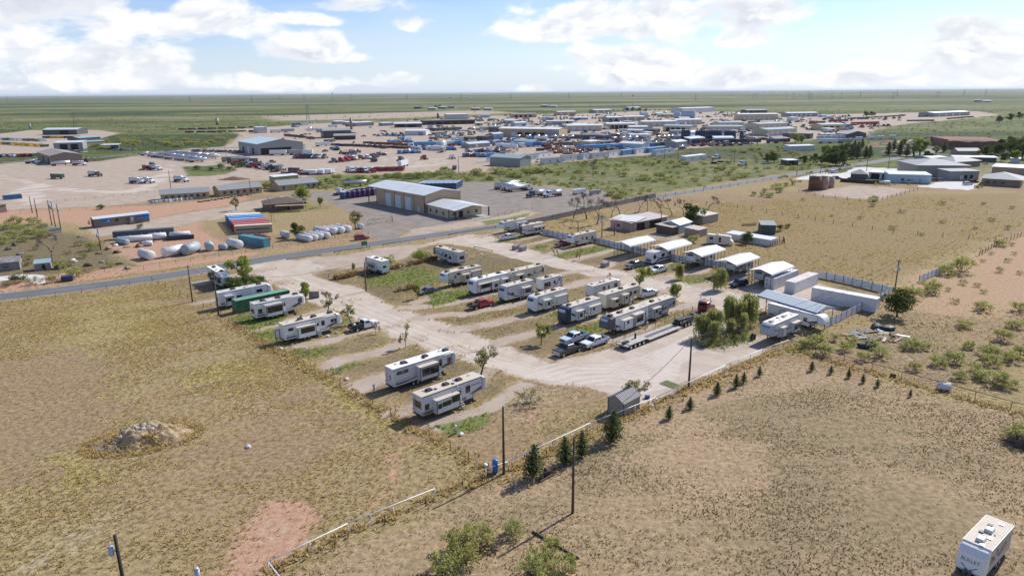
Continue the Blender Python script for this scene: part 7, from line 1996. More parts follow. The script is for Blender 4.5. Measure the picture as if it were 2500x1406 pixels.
row('pipes', ['brown', 'rust', 'navy'], (800, 356), (980, 364), 12, 8, 'brown pipe racks in the middle yard')
row('pipes', ['brown', 'rust'], (880, 351), (985, 357), 6, 8, 'short brown pipe racks in the middle yard')
row('skid', ['sky', 'blue'], (935, 349), (1000, 348), 4, 8, 'bright blue skids before the white barn')
row('skid', ['sky', 'blue', 'white'], (995, 366), (1100, 367), 8, 8, 'blue and white skids in the middle of the yards')
row('boxtrailer', ['white', 'sky'], (1000, 358), (1100, 356), 5, 8, 'white roofed trailers behind the blue skids')
row('skid', ['blue', 'sky'], (960, 376), (1010, 374), 3, 8, 'blue tank skids on the pale dirt')
row('pickup', ['white', 'silver', 'blue', 'black', 'slate'], (910, 332), (985, 334), 10, 60, 'vehicles parked by the porch of the dark shop')
row('tractor', ['blue', 'white', 'rust'], (915, 334), (980, 330), 6, 60, 'trucks by the porch of the dark shop')
row('boxtrailer', ['navy', 'slate', 'blue'], (1035, 322), (1110, 318), 6, 8, 'dark trailers before the long depot')
row('car', ['white', 'silver', 'black'], (1040, 332), (1130, 330), 10, 70, 'cars parked between the white barn and the tan workshop')
row('boxtrailer', ['white', 'sky', 'tan'], (1078, 345), (1220, 342), 9, 6, 'trailers in the long mixed row before the tan workshop')
row('skid', ['sky', 'blue', 'rust', 'white'], (1095, 352), (1240, 352), 12, 6, 'blue and rust skids in front of the mixed trailer row')
row('skid', ['blue', 'sky', 'maroon'], (1120, 383), (1230, 385), 9, 6, 'blue rig parts near the sage barn')
row('flatbed', ['maroon', 'sky', 'white'], (1130, 372), (1230, 374), 6, 6, 'flatbeds with rig parts near the sage barn')
row('boxtrailer', ['white', 'tan', 'silver'], (1165, 318), (1215, 317), 4, 6, 'pale trailers beside the long tan workshop')
row('pickup', ['white', 'black', 'silver', 'slate', 'tan'], (1200, 303), (1350, 306), 22, 70, 'vehicles in the row behind the long tan workshop')
row('tractor', ['white', 'slate', 'silver'], (1200, 298), (1350, 299), 16, 70, 'trucks in the row behind the long tan workshop')
row('tractor', ['white', 'slate', 'black', 'silver', 'navy'], (1310, 291), (1485, 291), 20, 70, 'trucks parked before the plain edge warehouses')
row('pickup', ['white', 'silver', 'black'], (1320, 285), (1560, 284), 22, 70, 'pickups parked before the plain edge warehouses')
row('tanktruck', ['white', 'slate', 'navy'], (1250, 337), (1400, 339), 7, 20, 'tank trucks before the open bays of the tan workshop')
row('boxtrailer', ['black', 'slate', 'tan'], (1380, 338), (1425, 339), 4, 10, 'dark trailers beside the tan workshop wing')
row('boxtrailer', ['blue', 'sky', 'white'], (1200, 362), (1310, 358), 6, 8, 'blue and white trailers on the red dirt')
row('skid', ['orange', 'rust', 'tan'], (1290, 356), (1430, 354), 9, 8, 'rusty orange equipment on the red dirt')
row('tractor', ['white', 'slate', 'black', 'silver'], (1400, 350), (1640, 347), 24, 30, 'trucks standing in the long line before the teal roofs')
row('tanktruck', ['white', 'slate', 'navy'], (1435, 344), (1640, 338), 12, 30, 'tank trucks behind the long truck line')
row('tractor', ['white', 'slate', 'black'], (1440, 357), (1640, 352), 16, 30, 'trucks standing in the second long line before the teal roofs')
row('pipes', ['black', 'brown', 'rust'], (1480, 332), (1600, 326), 7, 10, 'dark pipe racks behind the truck line')
row('flatbed', ['white', 'tan', 'silver'], (1560, 333), (1660, 330), 6, 10, 'pale flatbeds behind the truck line')
row('boxtrailer', ['sky', 'white', 'blue'], (1400, 368), (1500, 362), 6, 10, 'blue trailers behind the white office trailers')
row('skid', ['rust', 'orange', 'maroon', 'tan'], (1330, 376), (1430, 370), 7, 10, 'rusty scrap skids behind the white office trailers')
row('boxtrailer', ['blue', 'slate', 'red'], (1490, 366), (1640, 356), 8, 10, 'trailers by the teal roof drive')
row('silo', ['navy'], (1664, 341), (1682, 341), 4, 0, 'navy blue silos in the short group nearest the truck line', .1)
row('silo', ['navy'], (1698, 342), (1760, 342), 10, 0, 'navy blue silos in the long row before the scrub', .1)
row('silo', ['navy'], (1768, 343), (1794, 343), 4, 0, 'navy blue silos in the group past the long row', .1)
row('silo', ['navy'], (1805, 344), (1813, 344), 1, 0, 'single navy blue silo at the end of the rows', .1)
row('silo', ['pale'], (1562, 290), (1580, 289), 5, 0, 'pale blue silos in the far small group', .1, scale=1.3)
row('silo', ['pale'], (1645, 292), (1660, 292), 3, 0, 'pale blue silos beside the white skyline warehouse', .1, scale=1.3)
row('silo', ['pale'], (1664, 291), (1694, 291), 8, 0, 'pale blue silos clustered before the white skyline warehouse', .1, scale=1.5)
row('boxtrailer', ['navy', 'black', 'slate'], (1650, 352), (1830, 350), 12, 5, 'dark trailers behind the navy silos')
row('flatbed', ['red', 'navy', 'slate'], (1660, 358), (1810, 355), 8, 5, 'flatbeds before the navy silos')
row('car', ['white', 'silver', 'blue', 'black'], (1800, 332), (1860, 331), 9, 70, 'cars parked by the teal roofed workshops')
row('pickup', ['white', 'black', 'silver', 'red'], (1590, 288), (1830, 286), 22, 70, 'vehicles around the far middle shops')
row('tractor', ['slate', 'black', 'white'], (1480, 272), (1660, 270), 16, 70, 'dark trucks among the far trees')
row('tractor', ['white', 'slate', 'black'], (1740, 280), (1830, 279), 9, 70, 'trucks below the dark green shop')
row('pickup', ['white', 'black', 'silver', 'red'], (1830, 302), (2000, 298), 14, 60, 'vehicles on the gravel by the beige workshop')
row('boxtrailer', ['red'], (1968, 304), (2000, 303), 2, 4, 'red trailers by the gravel, smallest group')
row('boxtrailer', ['red'], (2016, 299), (2056, 298), 3, 4, 'red trailers in the middle group')
row('boxtrailer', ['red'], (2072, 306), (2128, 304), 5, 4, 'red trailers in the long group beside the scrub')
row('bin', ['black', 'slate', 'navy', 'green'], (2058, 292), (2205, 284), 18, 20, 'dark bins beyond the red trailers')
row('tractor', ['black', 'slate', 'white', 'rust'], (2000, 294), (2200, 290), 12, 20, 'dark trucks beyond the red trailers')
row('bin', ['black', 'navy'], (2213, 297), (2274, 296), 9, 5, 'black bins in the neat row by the far drive')
row('bin', ['black', 'slate'], (2240, 287), (2300, 283), 8, 15, 'black bins below the long silver warehouse')
row('bin', ['black', 'green'], (2310, 292), (2370, 287), 7, 15, 'black bins beyond the long silver warehouse')
row('tractor', ['white', 'slate', 'black'], (2110, 311), (2170, 309), 5, 20, 'trucks at the scrub edge by the red trailers')
row('camper', ['white'], (1988, 340), (2075, 337), 6, 10, 'white campers by the dark house')
row('boxtrailer', ['white', 'silver'], (1990, 350), (2060, 350), 3, 5, 'white trailers before the dark trees')
row('camper', ['white'], (2080, 344), (2180, 338), 4, 10, 'white campers at the edge of the dirt heaps')
row('boxtrailer', ['slate', 'maroon'], (1862, 350), (1900, 349), 2, 5, 'dark trailers near the dark red shed')
row('tanker', ['white'], (1205, 463), (1232, 468), 2, 30, 'silver tanker trucks in the grey lot')
yard('tanker', ['white'], (1236, 470), R(33), 'silver tanker truck in the grey lot, nearest the fence', 'tankers in the grey lot')
yard('tanktrailer', ['silver'], (1222, 459), R(33), 'silver tank trailer behind the tankers of the grey lot', 'tankers in the grey lot')
yard('tanktruck', ['slate'], (1328, 478), R(215), 'tank truck with a dark hood in the grey lot', 'tankers in the grey lot')
yard('tanktruck', ['white'], (1370, 478), R(215), 'tank truck with a white hood in the grey lot', 'tankers in the grey lot')
yard('boxtrailer', ['white'], (1400, 476), R(38), 'white cargo trailer behind the tank trucks of the grey lot', 'tankers in the grey lot', scale=.6)
yard('boxtrailer', ['silver'], (1440, 476), R(38), 'pale cargo trailer behind the bare trees', 'tankers in the grey lot', scale=.5)
yard('tractor', ['white'], (818, 478), R(60), 'white truck at the end of the blue tank row', 'tankers in the grey lot')
yard('tanktrailer', ['silver'], (840, 456), R(14), 'silver tank trailer behind the blue tank row', 'tankers in the grey lot')
FRACB = container_mats((.03, .07, .16), 'frac_blue')
FRACP = container_mats((.08, .03, .12), 'frac_purple')
for k in range(7):
 p = G(842 + k * 12.0, 487 - k * 1.5)
 container('open top %s frac tank by the big workshop, %s in its row' % (('blue', 'purple')[k > 0], ('first', 'second', 'third', 'fourth', 'fifth', 'sixth', 'seventh')[k]), None, L=13, rz=R(72), m=FRACB if k == 0 else FRACP, loc=p, detail=False, Hh=3.1, name='frac_tank', group='frac tanks by the workshop', roofm=mat('faded_frac_roof', (.28, .36, .45), .7, var=.12))
for k in range(9):
 p = G(1030 + k * 10.5, 464 - k * .15)
 container('dark blue frac tank in the long row behind the workshop, %s from the workshop' % ('first', 'second', 'third', 'fourth', 'fifth', 'sixth', 'seventh', 'eighth', 'last')[k], None, L=13, rz=R(80), m=FRACB, loc=p, detail=False, Hh=3.1, name='frac_tank', group='frac tanks behind the workshop', roofm=mat('faded_frac_roof', (.28, .36, .45), .7, var=.12))
yard('tractor', ['white'], (1757, 388), R(215), 'white semi cab alone in the scrub', 'semi cabs in the scrub')
yard('tractor', ['white'], (1820, 404), R(215), 'white semi cab by the black trailer frame', 'semi cabs in the scrub')
yard('flatbed', ['black'], (1735, 400), R(0), 'black trailer frame lying in the scrub', 'semi cabs in the scrub')
yard('car', ['white'], (1860, 401), R(10), 'white car on the drive by the dark trees', 'semi cabs in the scrub')
yard('car', ['silver'], (1742, 385), R(10), 'silver car beside the lone semi cab', 'semi cabs in the scrub')
for px, r, h, lab in [((74, 316), 1.4, 7.5, 'slender grey upright tank at the far plain'), ((531, 305), 2.3, 9.5, 'tan upright tank above the pipe racks'), ((1070, 290), 2.5, 9, 'brown upright tank by the pale block warehouse'), ((858, 316), 1.6, 14, 'brown stack behind the dark shop')]:
 o = thing('upright_tank', lab, 'tank', G(*px))
 MB().cyl((0, 0, 0), (0, 0, h), r, n=16).build('shell', TANW if 'tan' in lab.split()[0] else GREYW if 'grey' in lab else BROWNW, o)
 MB().cyl((0, 0, h), (0, 0, h + .5), r, .4, n=16).build('top', GREYW, o)
def derrick(label, px, h, w, m):
 o = thing('derrick', label, 'derrick', G(*px), .4, 'blue derricks')
 for sx in (-1, 1):
  for sy in (-1, 1):
   MB().box(sx * w - .12, sx * w + .12, sy * w - .12, sy * w + .12, 0, h).build('leg', m, o)
 for k in range(6):
  z0, z1 = h * k / 6, h * (k + 1) / 6
  mb = MB()
  for (a, b) in (((-w, -w), (w, -w)), ((w, -w), (w, w)), ((w, w), (-w, w)), ((-w, w), (-w, -w))):
   mb.cyl((*a, z0), (*b, z1), .08, n=4)
   mb.cyl((*a, z1), (*b, z1), .08, n=4)
  mb.build('lattice_bay', m, o)
derrick('tall bright blue lattice derrick near the sage barn', (1195, 395), 9.5, 1.4, YC['sky'])
derrick('small bright blue lattice derrick by the blue skids', (999, 356), 7, 1.6, YC['sky'])
PYL = mat('pylon_steel', (.16, .17, .18), .6, .3)
pm = MB()
for s in range(4):
 a = s * math.pi / 2 + math.pi / 4
 pm.cyl((5 * math.cos(a), 5 * math.sin(a), 0), (.9 * math.cos(a), .9 * math.sin(a), 34), .35, .25, n=4)
for k in range(7):
 z0, z1 = 34 * k / 7, 34 * (k + 1) / 7
 r0, r1 = 5 - z0 * .12, 5 - z1 * .12
 for s in range(4):
  a, b = s * math.pi / 2 + math.pi / 4, (s + 1) * math.pi / 2 + math.pi / 4
  pm.cyl((r0 * math.cos(a), r0 * math.sin(a), z0), (r1 * math.cos(b), r1 * math.sin(b), z1), .18, n=4)
for z, w in ((26, 8), (31, 6), (35, 4)):
 pm.box(-w, w, -.4, .4, z, z + .7)
pm.cyl((0, 0, 34), (0, 0, 40), .3, n=4)
PYLM = pm.mesh('transmission_tower', PYL)
for k, (x, y, s) in enumerate([(185, 316, .62), (752, 292, .7), (19, 249, 1), (142, 246, 1), (317, 240, 1), (418, 244, .8), (464, 248, 1), (615, 250, 1), (743, 246, 1.1), (857, 244, 1), (994, 242, 1), (1127, 242, 1), (1247, 243, 1.1), (1388, 240, 1.0), (1517, 238, 1), (1640, 237, 1), (1975, 238, 1), (2100, 238, 1), (2190, 237, 1), (2353, 234, 1), (2406, 233, 1), (1159, 275, .5), (1440, 262, .5), (1698, 246, .9)]):
 o = obj('transmission_tower', PYLM, None, G(x, y), .4 + k * .05, s)
 tag(o, 'slender lattice transmission tower on the far plain', 'pylon', 'transmission towers on the far plain')
o = thing('water_tower', 'dark ball water tower on a mast on the horizon', 'water tower', G(812, 243))
MB().cyl((0, 0, 0), (0, 0, 42), 1.6, 1.2, n=8).build('shaft', PYL, o)
MB().cyl((0, 0, 42), (0, 0, 46), 4, n=12, dome=3).build('ball', DARKMETAL, o)
o = thing('radio_mast', 'thin white mast with a dark head in the far yards', 'mast', G(1545, 262))
MB().cyl((0, 0, 0), (0, 0, 30), .9, .5, n=6).build('shaft', ACWHITE, o)
MB().cyl((0, 0, 30), (0, 0, 34), 1.6, n=8).build('head', DARKMETAL, o)
hp = MB()
for s in (-1, 1):
 hp.cyl((s * 3, 0, 0), (s * 3, 0, 26), .35, .28, n=5)
hp.box(-6, 6, -.3, .3, 22, 22.7)
HPM = hp.mesh('power_line_frame', PYL)
for k, (x, y) in enumerate([(1838, 243), (1937, 242), (1975, 244), (1981, 245), (2030, 240), (2055, 240), (2178, 240), (2182, 240), (2286, 238), (2291, 238), (1920, 240), (1845, 242)]):
 o = obj('power_line_frame', HPM, None, G(x, y + 2), .2, 1.2)
 tag(o, 'twin pole power line frame on the far green plain', 'utility pole', 'power line frames on the far plain')
for k, (x, y) in enumerate([(440, 246), (1095, 240), (1145, 242), (2378, 249), (2400, 250), (680, 240), (170, 238), (1320, 262), (1340, 263), (1010, 266), (1045, 269), (1070, 266), (1093, 265), (1150, 270), (1180, 270)]):
 building('tiny far off building on the green plain', (x, y), (x + 14, y), 14, 5, 1, DARKW if k % 2 else GREYW, WHITER if k % 3 else DARKR, 'flat', .3, trim=None, name='far_building', group='far off buildings on the plain', L=22)
for k in range(46):
 x = 1760 + k * 16 + random.uniform(-6, 6)
 building('white speck of a house in the far settlement on the horizon', (x, 232 - k * .23 + random.uniform(-2, 2)), (x + 6, 232), 20, 6, 1, WHITEW, WHITER, 'flat', .3, trim=None, name='far_house', cat='house', group='far settlement on the horizon', L=random.uniform(20, 50), rz=0)
yr = random.Random(19)
ns = 0
while ns < 48:
 px = (yr.uniform(1080, 2060), yr.uniform(276, 366))
 q = G(*px)
 if poly_mask(np.array([[q.x, q.y]]), W2(ZONES[0][1]), .1)[0] < .5 or any((q - c).length < r + 16 for c, r, _ in OCC):
  continue
 wm, rm, wd = yr.choice([(WHITEW, WHITER, 'white'), (TANW2, WHITER, 'beige'), (GREYW, GALVR, 'grey'), (DARKW, DARKR, 'dark'), (BLUEW, WHITER, 'pale blue'), (TANW, TEALR, 'tan')])
 building('small %s shed squeezed into the crowded yards, %s of them counted outwards' % (wd, ORD[ns % 26]), px, (px[0] + 30, px[1]), yr.uniform(6, 12), yr.uniform(3, 5.5), yr.choice([.3, 1.2]), wm, rm, yr.choice(['x', 'flat']), .4, doors=DD((.3,), 3, 2.8, yr.choice([DOORSHADE, DOORW])), trim=None, name='yard_shed', cat='shed', group='small sheds of the crowded yards', L=yr.uniform(9, 24), rz=yr.choice([0, .1, .75, -.7]))
 ns += 1
ypoly = W2(ZONES[0][1])
nclut = 0
while nclut < 680:
 px = (yr.uniform(590, 2250) if nclut < 200 else yr.uniform(1060, 2080), yr.uniform(274, 420) if nclut < 200 else yr.uniform(274, 372))
 q = G(*px)
 if poly_mask(np.array([[q.x, q.y]]), ypoly, .1)[0] < .5 or yr.random() < (px[1] - 330) / 110 or any((q - c).length < r + 7 for c, r, _ in OCC):
  continue
 kind = yr.choice(['car', 'pickup', 'bin', 'skid', 'boxtrailer', 'flatbed', 'pipes', 'tractor', 'loader', 'tanktruck', 'tractor', 'pickup', 'skid'])
 c = yr.choice({'car': ['white', 'black', 'silver', 'red', 'blue'], 'pickup': ['white', 'white', 'black', 'silver', 'maroon'], 'bin': ['black', 'slate', 'maroon', 'rust', 'navy'], 'skid': ['blue', 'sky', 'rust', 'slate', 'orange', 'tan'], 'boxtrailer': ['white', 'silver', 'slate', 'tan'], 'flatbed': ['black', 'rust', 'maroon', 'slate'], 'pipes': ['brown', 'rust', 'black'], 'tractor': ['white', 'black', 'red', 'slate', 'blue'], 'loader': ['orange', 'yellow', 'brown'], 'tanktruck': ['white', 'silver', 'slate']}[kind])
 near = min(OCC, key=lambda e: (e[0] - q).length - e[1])[2]
 for cut in (' squeezed', ' with ', ' behind ', ' at ', ' in ', ' of ', ' beside ', ' by ', ' before ', ' alone', ' among ', ' nearest', ' closest', ' apart', ' beyond', ' on ', ' next ', ','):
  near = near.split(cut)[0]
 near = ' '.join(near.split()[-5:])
 o = obj(YNAME[kind][0], yard_mesh(kind, c, YC[c]), None, q, yr.uniform(0, 6.28))
 tag(o, '%s %s left on the dirt near the %s' % (CWORD.get(c, c), YNAME[kind][0].replace('_', ' '), near), YNAME[kind][1], 'odds and ends of the industrial yards')
 nclut += 1
# ================================================================ VEGETATION
def leaf_mat(name, c0, c1, trans=.35):
 if name in MATS:
  return MATS[name]
 m = bpy.data.materials.new(name)
 m.use_nodes = True
 t = m.node_tree
 t.nodes.clear()
 N = NT(t)
 tint = N.n('ShaderNodeAttribute', attribute_name='tint').outputs['Fac']
 rnd = N.n('ShaderNodeObjectInfo').outputs['Random']
 c = N.mix(tint, c0, c1)
 c = N.mix(N.math('MULTIPLY', rnd, .35), c, N.mix(1.0, c, (1.25, 1.0, .7), 'MULTIPLY'))
 d = N.n('ShaderNodeBsdfDiffuse')
 tr = N.n('ShaderNodeBsdfTranslucent')
 mx = N.n('ShaderNodeMixShader')
 mx.inputs[0].default_value = trans
 t.links.new(c, d.inputs[0])
 t.links.new(c, tr.inputs[0])
 t.links.new(d.outputs[0], mx.inputs[1])
 t.links.new(tr.outputs[0], mx.inputs[2])
 o = N.n('ShaderNodeOutputMaterial')
 t.links.new(mx.outputs[0], o.inputs[0])
 MATS[name] = m
 return m
LEAF = leaf_mat('fresh_leaves', (.15, .205, .04), (.36, .42, .10), .5)
LEAFD = leaf_mat('dark_leaves', (.06, .088, .026), (.155, .195, .06), .4)
MESQ = leaf_mat('mesquite_leaves', (.25, .285, .09), (.52, .53, .22), .5)
OLIVE = leaf_mat('olive_leaves', (.20, .205, .09), (.42, .40, .20), .5)
WILLOW = leaf_mat('willow_leaves', (.24, .275, .09), (.46, .47, .19), .55)
PINE = leaf_mat('pine_needles', (.055, .08, .033), (.15, .18, .075), .35)
STRAW = leaf_mat('straw_blades', (.26, .185, .085), (.50, .38, .19), .3)
DRYG = leaf_mat('dry_grass_blades', (.36, .28, .125), (.72, .58, .28), .5)
DARKG = leaf_mat('dark_tuft_blades', (.13, .10, .055), (.29, .225, .125), .35)
GREENG = leaf_mat('green_weed_blades', (.15, .20, .04), (.34, .39, .10), .5)
SCRUBM = leaf_mat('scrub_leaves', (.15, .185, .055), (.34, .37, .135), .45)
BARK = mat('grey_bark', (.13, .10, .08), .9, var=.25, scale=3)
BAREB = mat('bare_grey_twigs', (.15, .125, .105), .9, var=.2, scale=2)
TWIGM = leaf_mat('bare_twigs', (.14, .115, .095), (.24, .20, .165), .1)
def np_mesh(name, V, F, tint, m):
 """V (n,3), F (k,3 or 4), tint per vertex"""
 me = bpy.data.meshes.new(name)
 k = F.shape[1]
 me.vertices.add(len(V))
 me.vertices.foreach_set('co', np.ascontiguousarray(V, np.float32).ravel())
 me.loops.add(F.size)
 me.loops.foreach_set('vertex_index', np.ascontiguousarray(F, np.int32).ravel())
 me.polygons.add(len(F))
 me.polygons.foreach_set('loop_start', np.arange(0, F.size, k, dtype=np.int32))
 me.update(calc_edges=True)
 me.attributes.new('tint', 'FLOAT', 'POINT').data.foreach_set('value', np.ascontiguousarray(tint, np.float32))
 me.materials.append(m)
 return me
def leaf_cards(C, size, g, droop=0.0, aspect=1.0):
 """one small quad per centre, randomly turned"""
 n = len(C)
 a = g.normal(size=(n, 3))
 a /= np.linalg.norm(a, axis=1)[:, None]
 a[:, 2] -= droop
 a /= np.linalg.norm(a, axis=1)[:, None]
 b = np.cross(a, g.normal(size=(n, 3)))
 b /= np.linalg.norm(b, axis=1)[:, None] + 1e-9
 s = (size * g.uniform(.55, 1.25, n))[:, None]
 a, b = a * s * aspect, b * s
 V = np.stack([C - a, C - b * .6, C + a, C + b * .6], 1).reshape(-1, 3)
 F = np.arange(4 * n).reshape(n, 4)
 return V, F
def blob_points(g, n, blobs, shell=.55):
 """points through several clumps, denser towards their skin; clumps given as (x, y, z, rx, ry, rz)"""
 B = np.array(blobs)
 vol = (B[:, 3] * B[:, 4] * B[:, 5]) ** .7
 idx = g.choice(len(B), n, p=vol / vol.sum())
 d = g.normal(size=(n, 3))
 d /= np.linalg.norm(d, axis=1)[:, None]
 r = shell + (1 - shell) * g.random(n) ** .6
 r *= g.uniform(.82, 1.08, n)
 return B[idx, :3] + d * B[idx, 3:] * r[:, None], idx
def limb(mb, g, p, d, L, r, depth, tips, spread=.6, up=.15, kink=3):
 q = Vector(p)
 d = Vector(d).normalized()
 for k in range(kink):
  d = (d + Vector((g.normal() * .16, g.normal() * .16, g.normal() * .1 + up * .2))).normalized()
  q2 = q + d * (L / kink)
  r2 = r * (1 - .26 * (k + 1) / kink * 1.4)
  mb.cyl(q, q2, max(.012, r * (1 - .3 * k / kink)), max(.012, r2), n=5 if r > .03 else 3)
  q = q2
 if depth <= 1:
  tips.append(q)
 if depth <= 0:
  return
 for _ in range(2 if depth > 2 else int(g.integers(2, 4))):
  nd = (d + Vector((g.normal() * spread, g.normal() * spread, g.normal() * spread * .6 + up))).normalized()
  limb(mb, g, q, nd, L * g.uniform(.6, .82), r * .62, depth - 1, tips, spread, up, 2)
PROTO = {}
def make_proto(kind, seed):
 key = (kind, seed)
 if key in PROTO:
  return PROTO[key]
 g = np.random.default_rng(seed * 97 + len(kind))
 tr = MB()
 crown = None
 if kind in ('leafy', 'sparse', 'dark', 'olive'):
  tips = []
  limb(tr, g, (0, 0, 0), (0, 0, 1), .95, .10 if kind != 'sparse' else .07, 3, tips, .75, .18)
  tz = max(t.z for t in tips)
  s = 4.4 / tz
  tr.v = [(x * s, y * s, z * s) for x, y, z in tr.v]
  tips = [t * s for t in tips]
  rr = {'leafy': .72, 'sparse': .45, 'dark': .9, 'olive': .62}[kind]
  if kind == 'dark':
   tips += [Vector((g.normal() * 1.0, g.normal() * 1.0, g.uniform(1.2, 3.6))) for _ in range(14)]
  if kind != 'dark':
   for _ in range(16):
    d = g.normal(size=3)
    d /= np.linalg.norm(d)
    tips.append(Vector((d[0] * 1.05, d[1] * 1.05, 3.15 + d[2] * 1.45)))
  blobs = [(t.x, t.y, t.z, rr * g.uniform(.6, 1.2), rr * g.uniform(.6, 1.2), rr * g.uniform(.5, .95)) for t in tips]
  n = {'leafy': 2200, 'sparse': 760, 'dark': 3000, 'olive': 1300}[kind]
  C, idx = blob_points(g, n, blobs)
  V, F = leaf_cards(C, .17, g)
  tv = np.clip(.45 + .28 * g.normal(size=len(blobs))[idx] + .2 * g.normal(size=n), 0, 1)
  crown = np_mesh('crown', V, F, np.repeat(tv, 4), {'leafy': LEAF, 'sparse': OLIVE, 'dark': LEAFD, 'olive': OLIVE}[kind])
 elif kind in ('mesquite', 'bush', 'darkbush', 'drybush'):
  tips = []
  for k in range(6):
   a = k * 1.05 + g.uniform(-.3, .3)
   limb(tr, g, (.12 * math.cos(a), .12 * math.sin(a), 0), (math.cos(a) * .8, math.sin(a) * .8, .9), .9, .045, 2, tips, .6, .2)
  rr = .42 if kind == 'mesquite' else .5
  blobs = [(t.x, t.y, max(.3, t.z), rr * g.uniform(.6, 1.3), rr * g.uniform(.6, 1.3), rr * g.uniform(.5, .9)) for t in tips if t.z < 2.1]
  for k in range(20):
   a, q = g.uniform(0, 6.28), g.uniform(0, 1) ** .6
   zz = g.uniform(.25, .35 + 1.5 * (1 - q * q))
   blobs.append((1.55 * q * math.cos(a), 1.55 * q * math.sin(a), zz, rr * g.uniform(.45, 1.35), rr * g.uniform(.45, 1.35), rr * g.uniform(.4, .9)))
  n = 1250 if kind != 'drybush' else 600
  C, idx = blob_points(g, n, blobs, .35)
  C[:, 2] = np.maximum(C[:, 2], .06)
  V, F = leaf_cards(C, .115, g)
  tv = np.clip(.5 + .28 * g.normal(size=len(blobs))[idx] + .22 * g.normal(size=n), 0, 1)
  crown = np_mesh('foliage', V, F, np.repeat(tv, 4), {'mesquite': MESQ, 'bush': LEAF, 'darkbush': LEAFD, 'drybush': OLIVE}[kind])
 elif kind == 'round':
  tips = []
  limb(tr, g, (0, 0, 0), (0, 0, 1), 1.0, .1, 2, tips, .5, .2)
  blobs = [(g.normal() * .75, g.normal() * .75, 1.75 + g.normal() * .55, .75, .75, .65) for _ in range(22)] + [(0, 0, 1.6, 1.3, 1.3, 1.2)]
  C, idx = blob_points(g, 2200, blobs, .6)
  V, F = leaf_cards(C, .15, g)
  tv = np.clip(.5 + .28 * g.normal(size=len(blobs))[idx] + .2 * g.normal(size=len(C)), 0, 1)
  crown = np_mesh('crown', V, F, np.repeat(tv, 4), LEAF)
 elif kind == 'willow':
  tips = []
  limb(tr, g, (0, 0, 0), (.1, 0, 1), 1.6, .13, 3, tips, .6, .3)
  s = 5.2 / max(t.z for t in tips)
  tr.v = [(x * s * .9, y * s * .9, z * s) for x, y, z in tr.v]
  P = []
  blobs = [(t.x * s * .9, t.y * s * .9, t.z * s, .9, .9, .5) for t in tips]
  S, _ = blob_points(g, 400, blobs, .3)
  for p in S:
   ln = g.uniform(1.3, 4.4) * min(1, p[2] / 4)
   dx, dy = g.normal(size=2) * .13
   m = int(ln / .2)
   for i in range(m):
    t = i / max(1, m)
    P.append((p[0] * (1 + .1 * t) + dx * t, p[1] * (1 + .1 * t) + dy * t, max(.25, p[2] - ln * t ** 1.15)))
  C = np.array(P) + g.normal(size=(len(P), 3)) * .06
  V, F = leaf_cards(C, .13, g, .9, 1.5)
  tv = np.clip(.5 + .28 * g.normal(size=len(C)), 0, 1)
  crown = np_mesh('crown', V, F, np.repeat(tv, 4), WILLOW)
 elif kind == 'pine':
  tr.cyl((0, 0, 0), (0, 0, 3.6), .09, .02, n=6)
  P, tv = [], []
  for k in range(17):
   z = .25 + 3.6 * (k / 17) ** .95
   rad = (1.15 * (1 - k / 17.5) ** .72) * g.uniform(.85, 1.12)
   nb = 8 if k < 11 else 6
   for j in range(nb):
    a = j * 2 * math.pi / nb + k * 1.1 + g.normal() * .2
    L = rad * g.uniform(.7, 1.12)
    bt = g.normal() * .25
    m = max(4, int(L / .075))
    for i in range(m):
     t = (i + .6) / m
     P.append((L * t * math.cos(a) + g.normal() * .05, L * t * math.sin(a) + g.normal() * .05, z + L * t * .42 + g.normal() * .05))
     tv.append(.3 + .5 * t + bt)
  C = np.array(P)
  V, F = leaf_cards(C, .125, g, -.35, 1.3)
  crown = np_mesh('crown', V, F, np.repeat(np.clip(tv, 0, 1), 4), PINE)
 elif kind == 'bare':
  tips = []
  limb(tr, g, (0, 0, 0), (0, 0, 1), 1.5, .12, 5, tips, .5, .16)
  s = 7.5 / max(t.z for t in tips)
  tr.v = [(x * s, y * s, z * s) for x, y, z in tr.v]
  C, idx = blob_points(g, 1300, [(*(t * s), .6, .6, .55) for t in tips], .1)
  V, F = leaf_cards(C, .035, g, -.3, 8)
  crown = np_mesh('crown', V, F, np.repeat(g.random(len(C)), 4), TWIGM)
 elif kind == 'straw':
  n = 130
  a = g.uniform(0, 2 * math.pi, n)
  tl = g.uniform(.1, .95, n)
  h = g.uniform(.6, 1.25, n)
  base = np.stack([np.cos(a) * .22, np.sin(a) * .22, np.zeros(n)], 1) * g.random(n)[:, None]
  tip = base + np.stack([np.cos(a) * tl * .9, np.sin(a) * tl * .9, h * (1 - .45 * tl)], 1)
  sd = np.stack([-np.sin(a), np.cos(a), np.zeros(n)], 1) * .035
  mid = (base + tip) / 2 + np.array([0, 0, .22])
  V = np.stack([base - sd, base + sd, mid + sd * 1.4, tip], 1)
  V = np.stack([base - sd, mid - sd, tip, mid + sd], 1).reshape(-1, 3)
  F = np.arange(4 * n).reshape(n, 4)
  crown = np_mesh('blades', V, F, np.repeat(g.random(n), 4), STRAW)
 tm = tr.mesh('trunk', BAREB if kind == 'bare' else BARK) if tr.v else None
 PROTO[key] = (tm, crown)
 return PROTO[key]
UNIT = {'leafy': 5, 'sparse': 5, 'dark': 5, 'olive': 5, 'mesquite': 2.2, 'bush': 2.2, 'darkbush': 2.2, 'drybush': 2.0, 'round': 3.2, 'willow': 6, 'pine': 4, 'bare': 7.5, 'straw': 1.1}
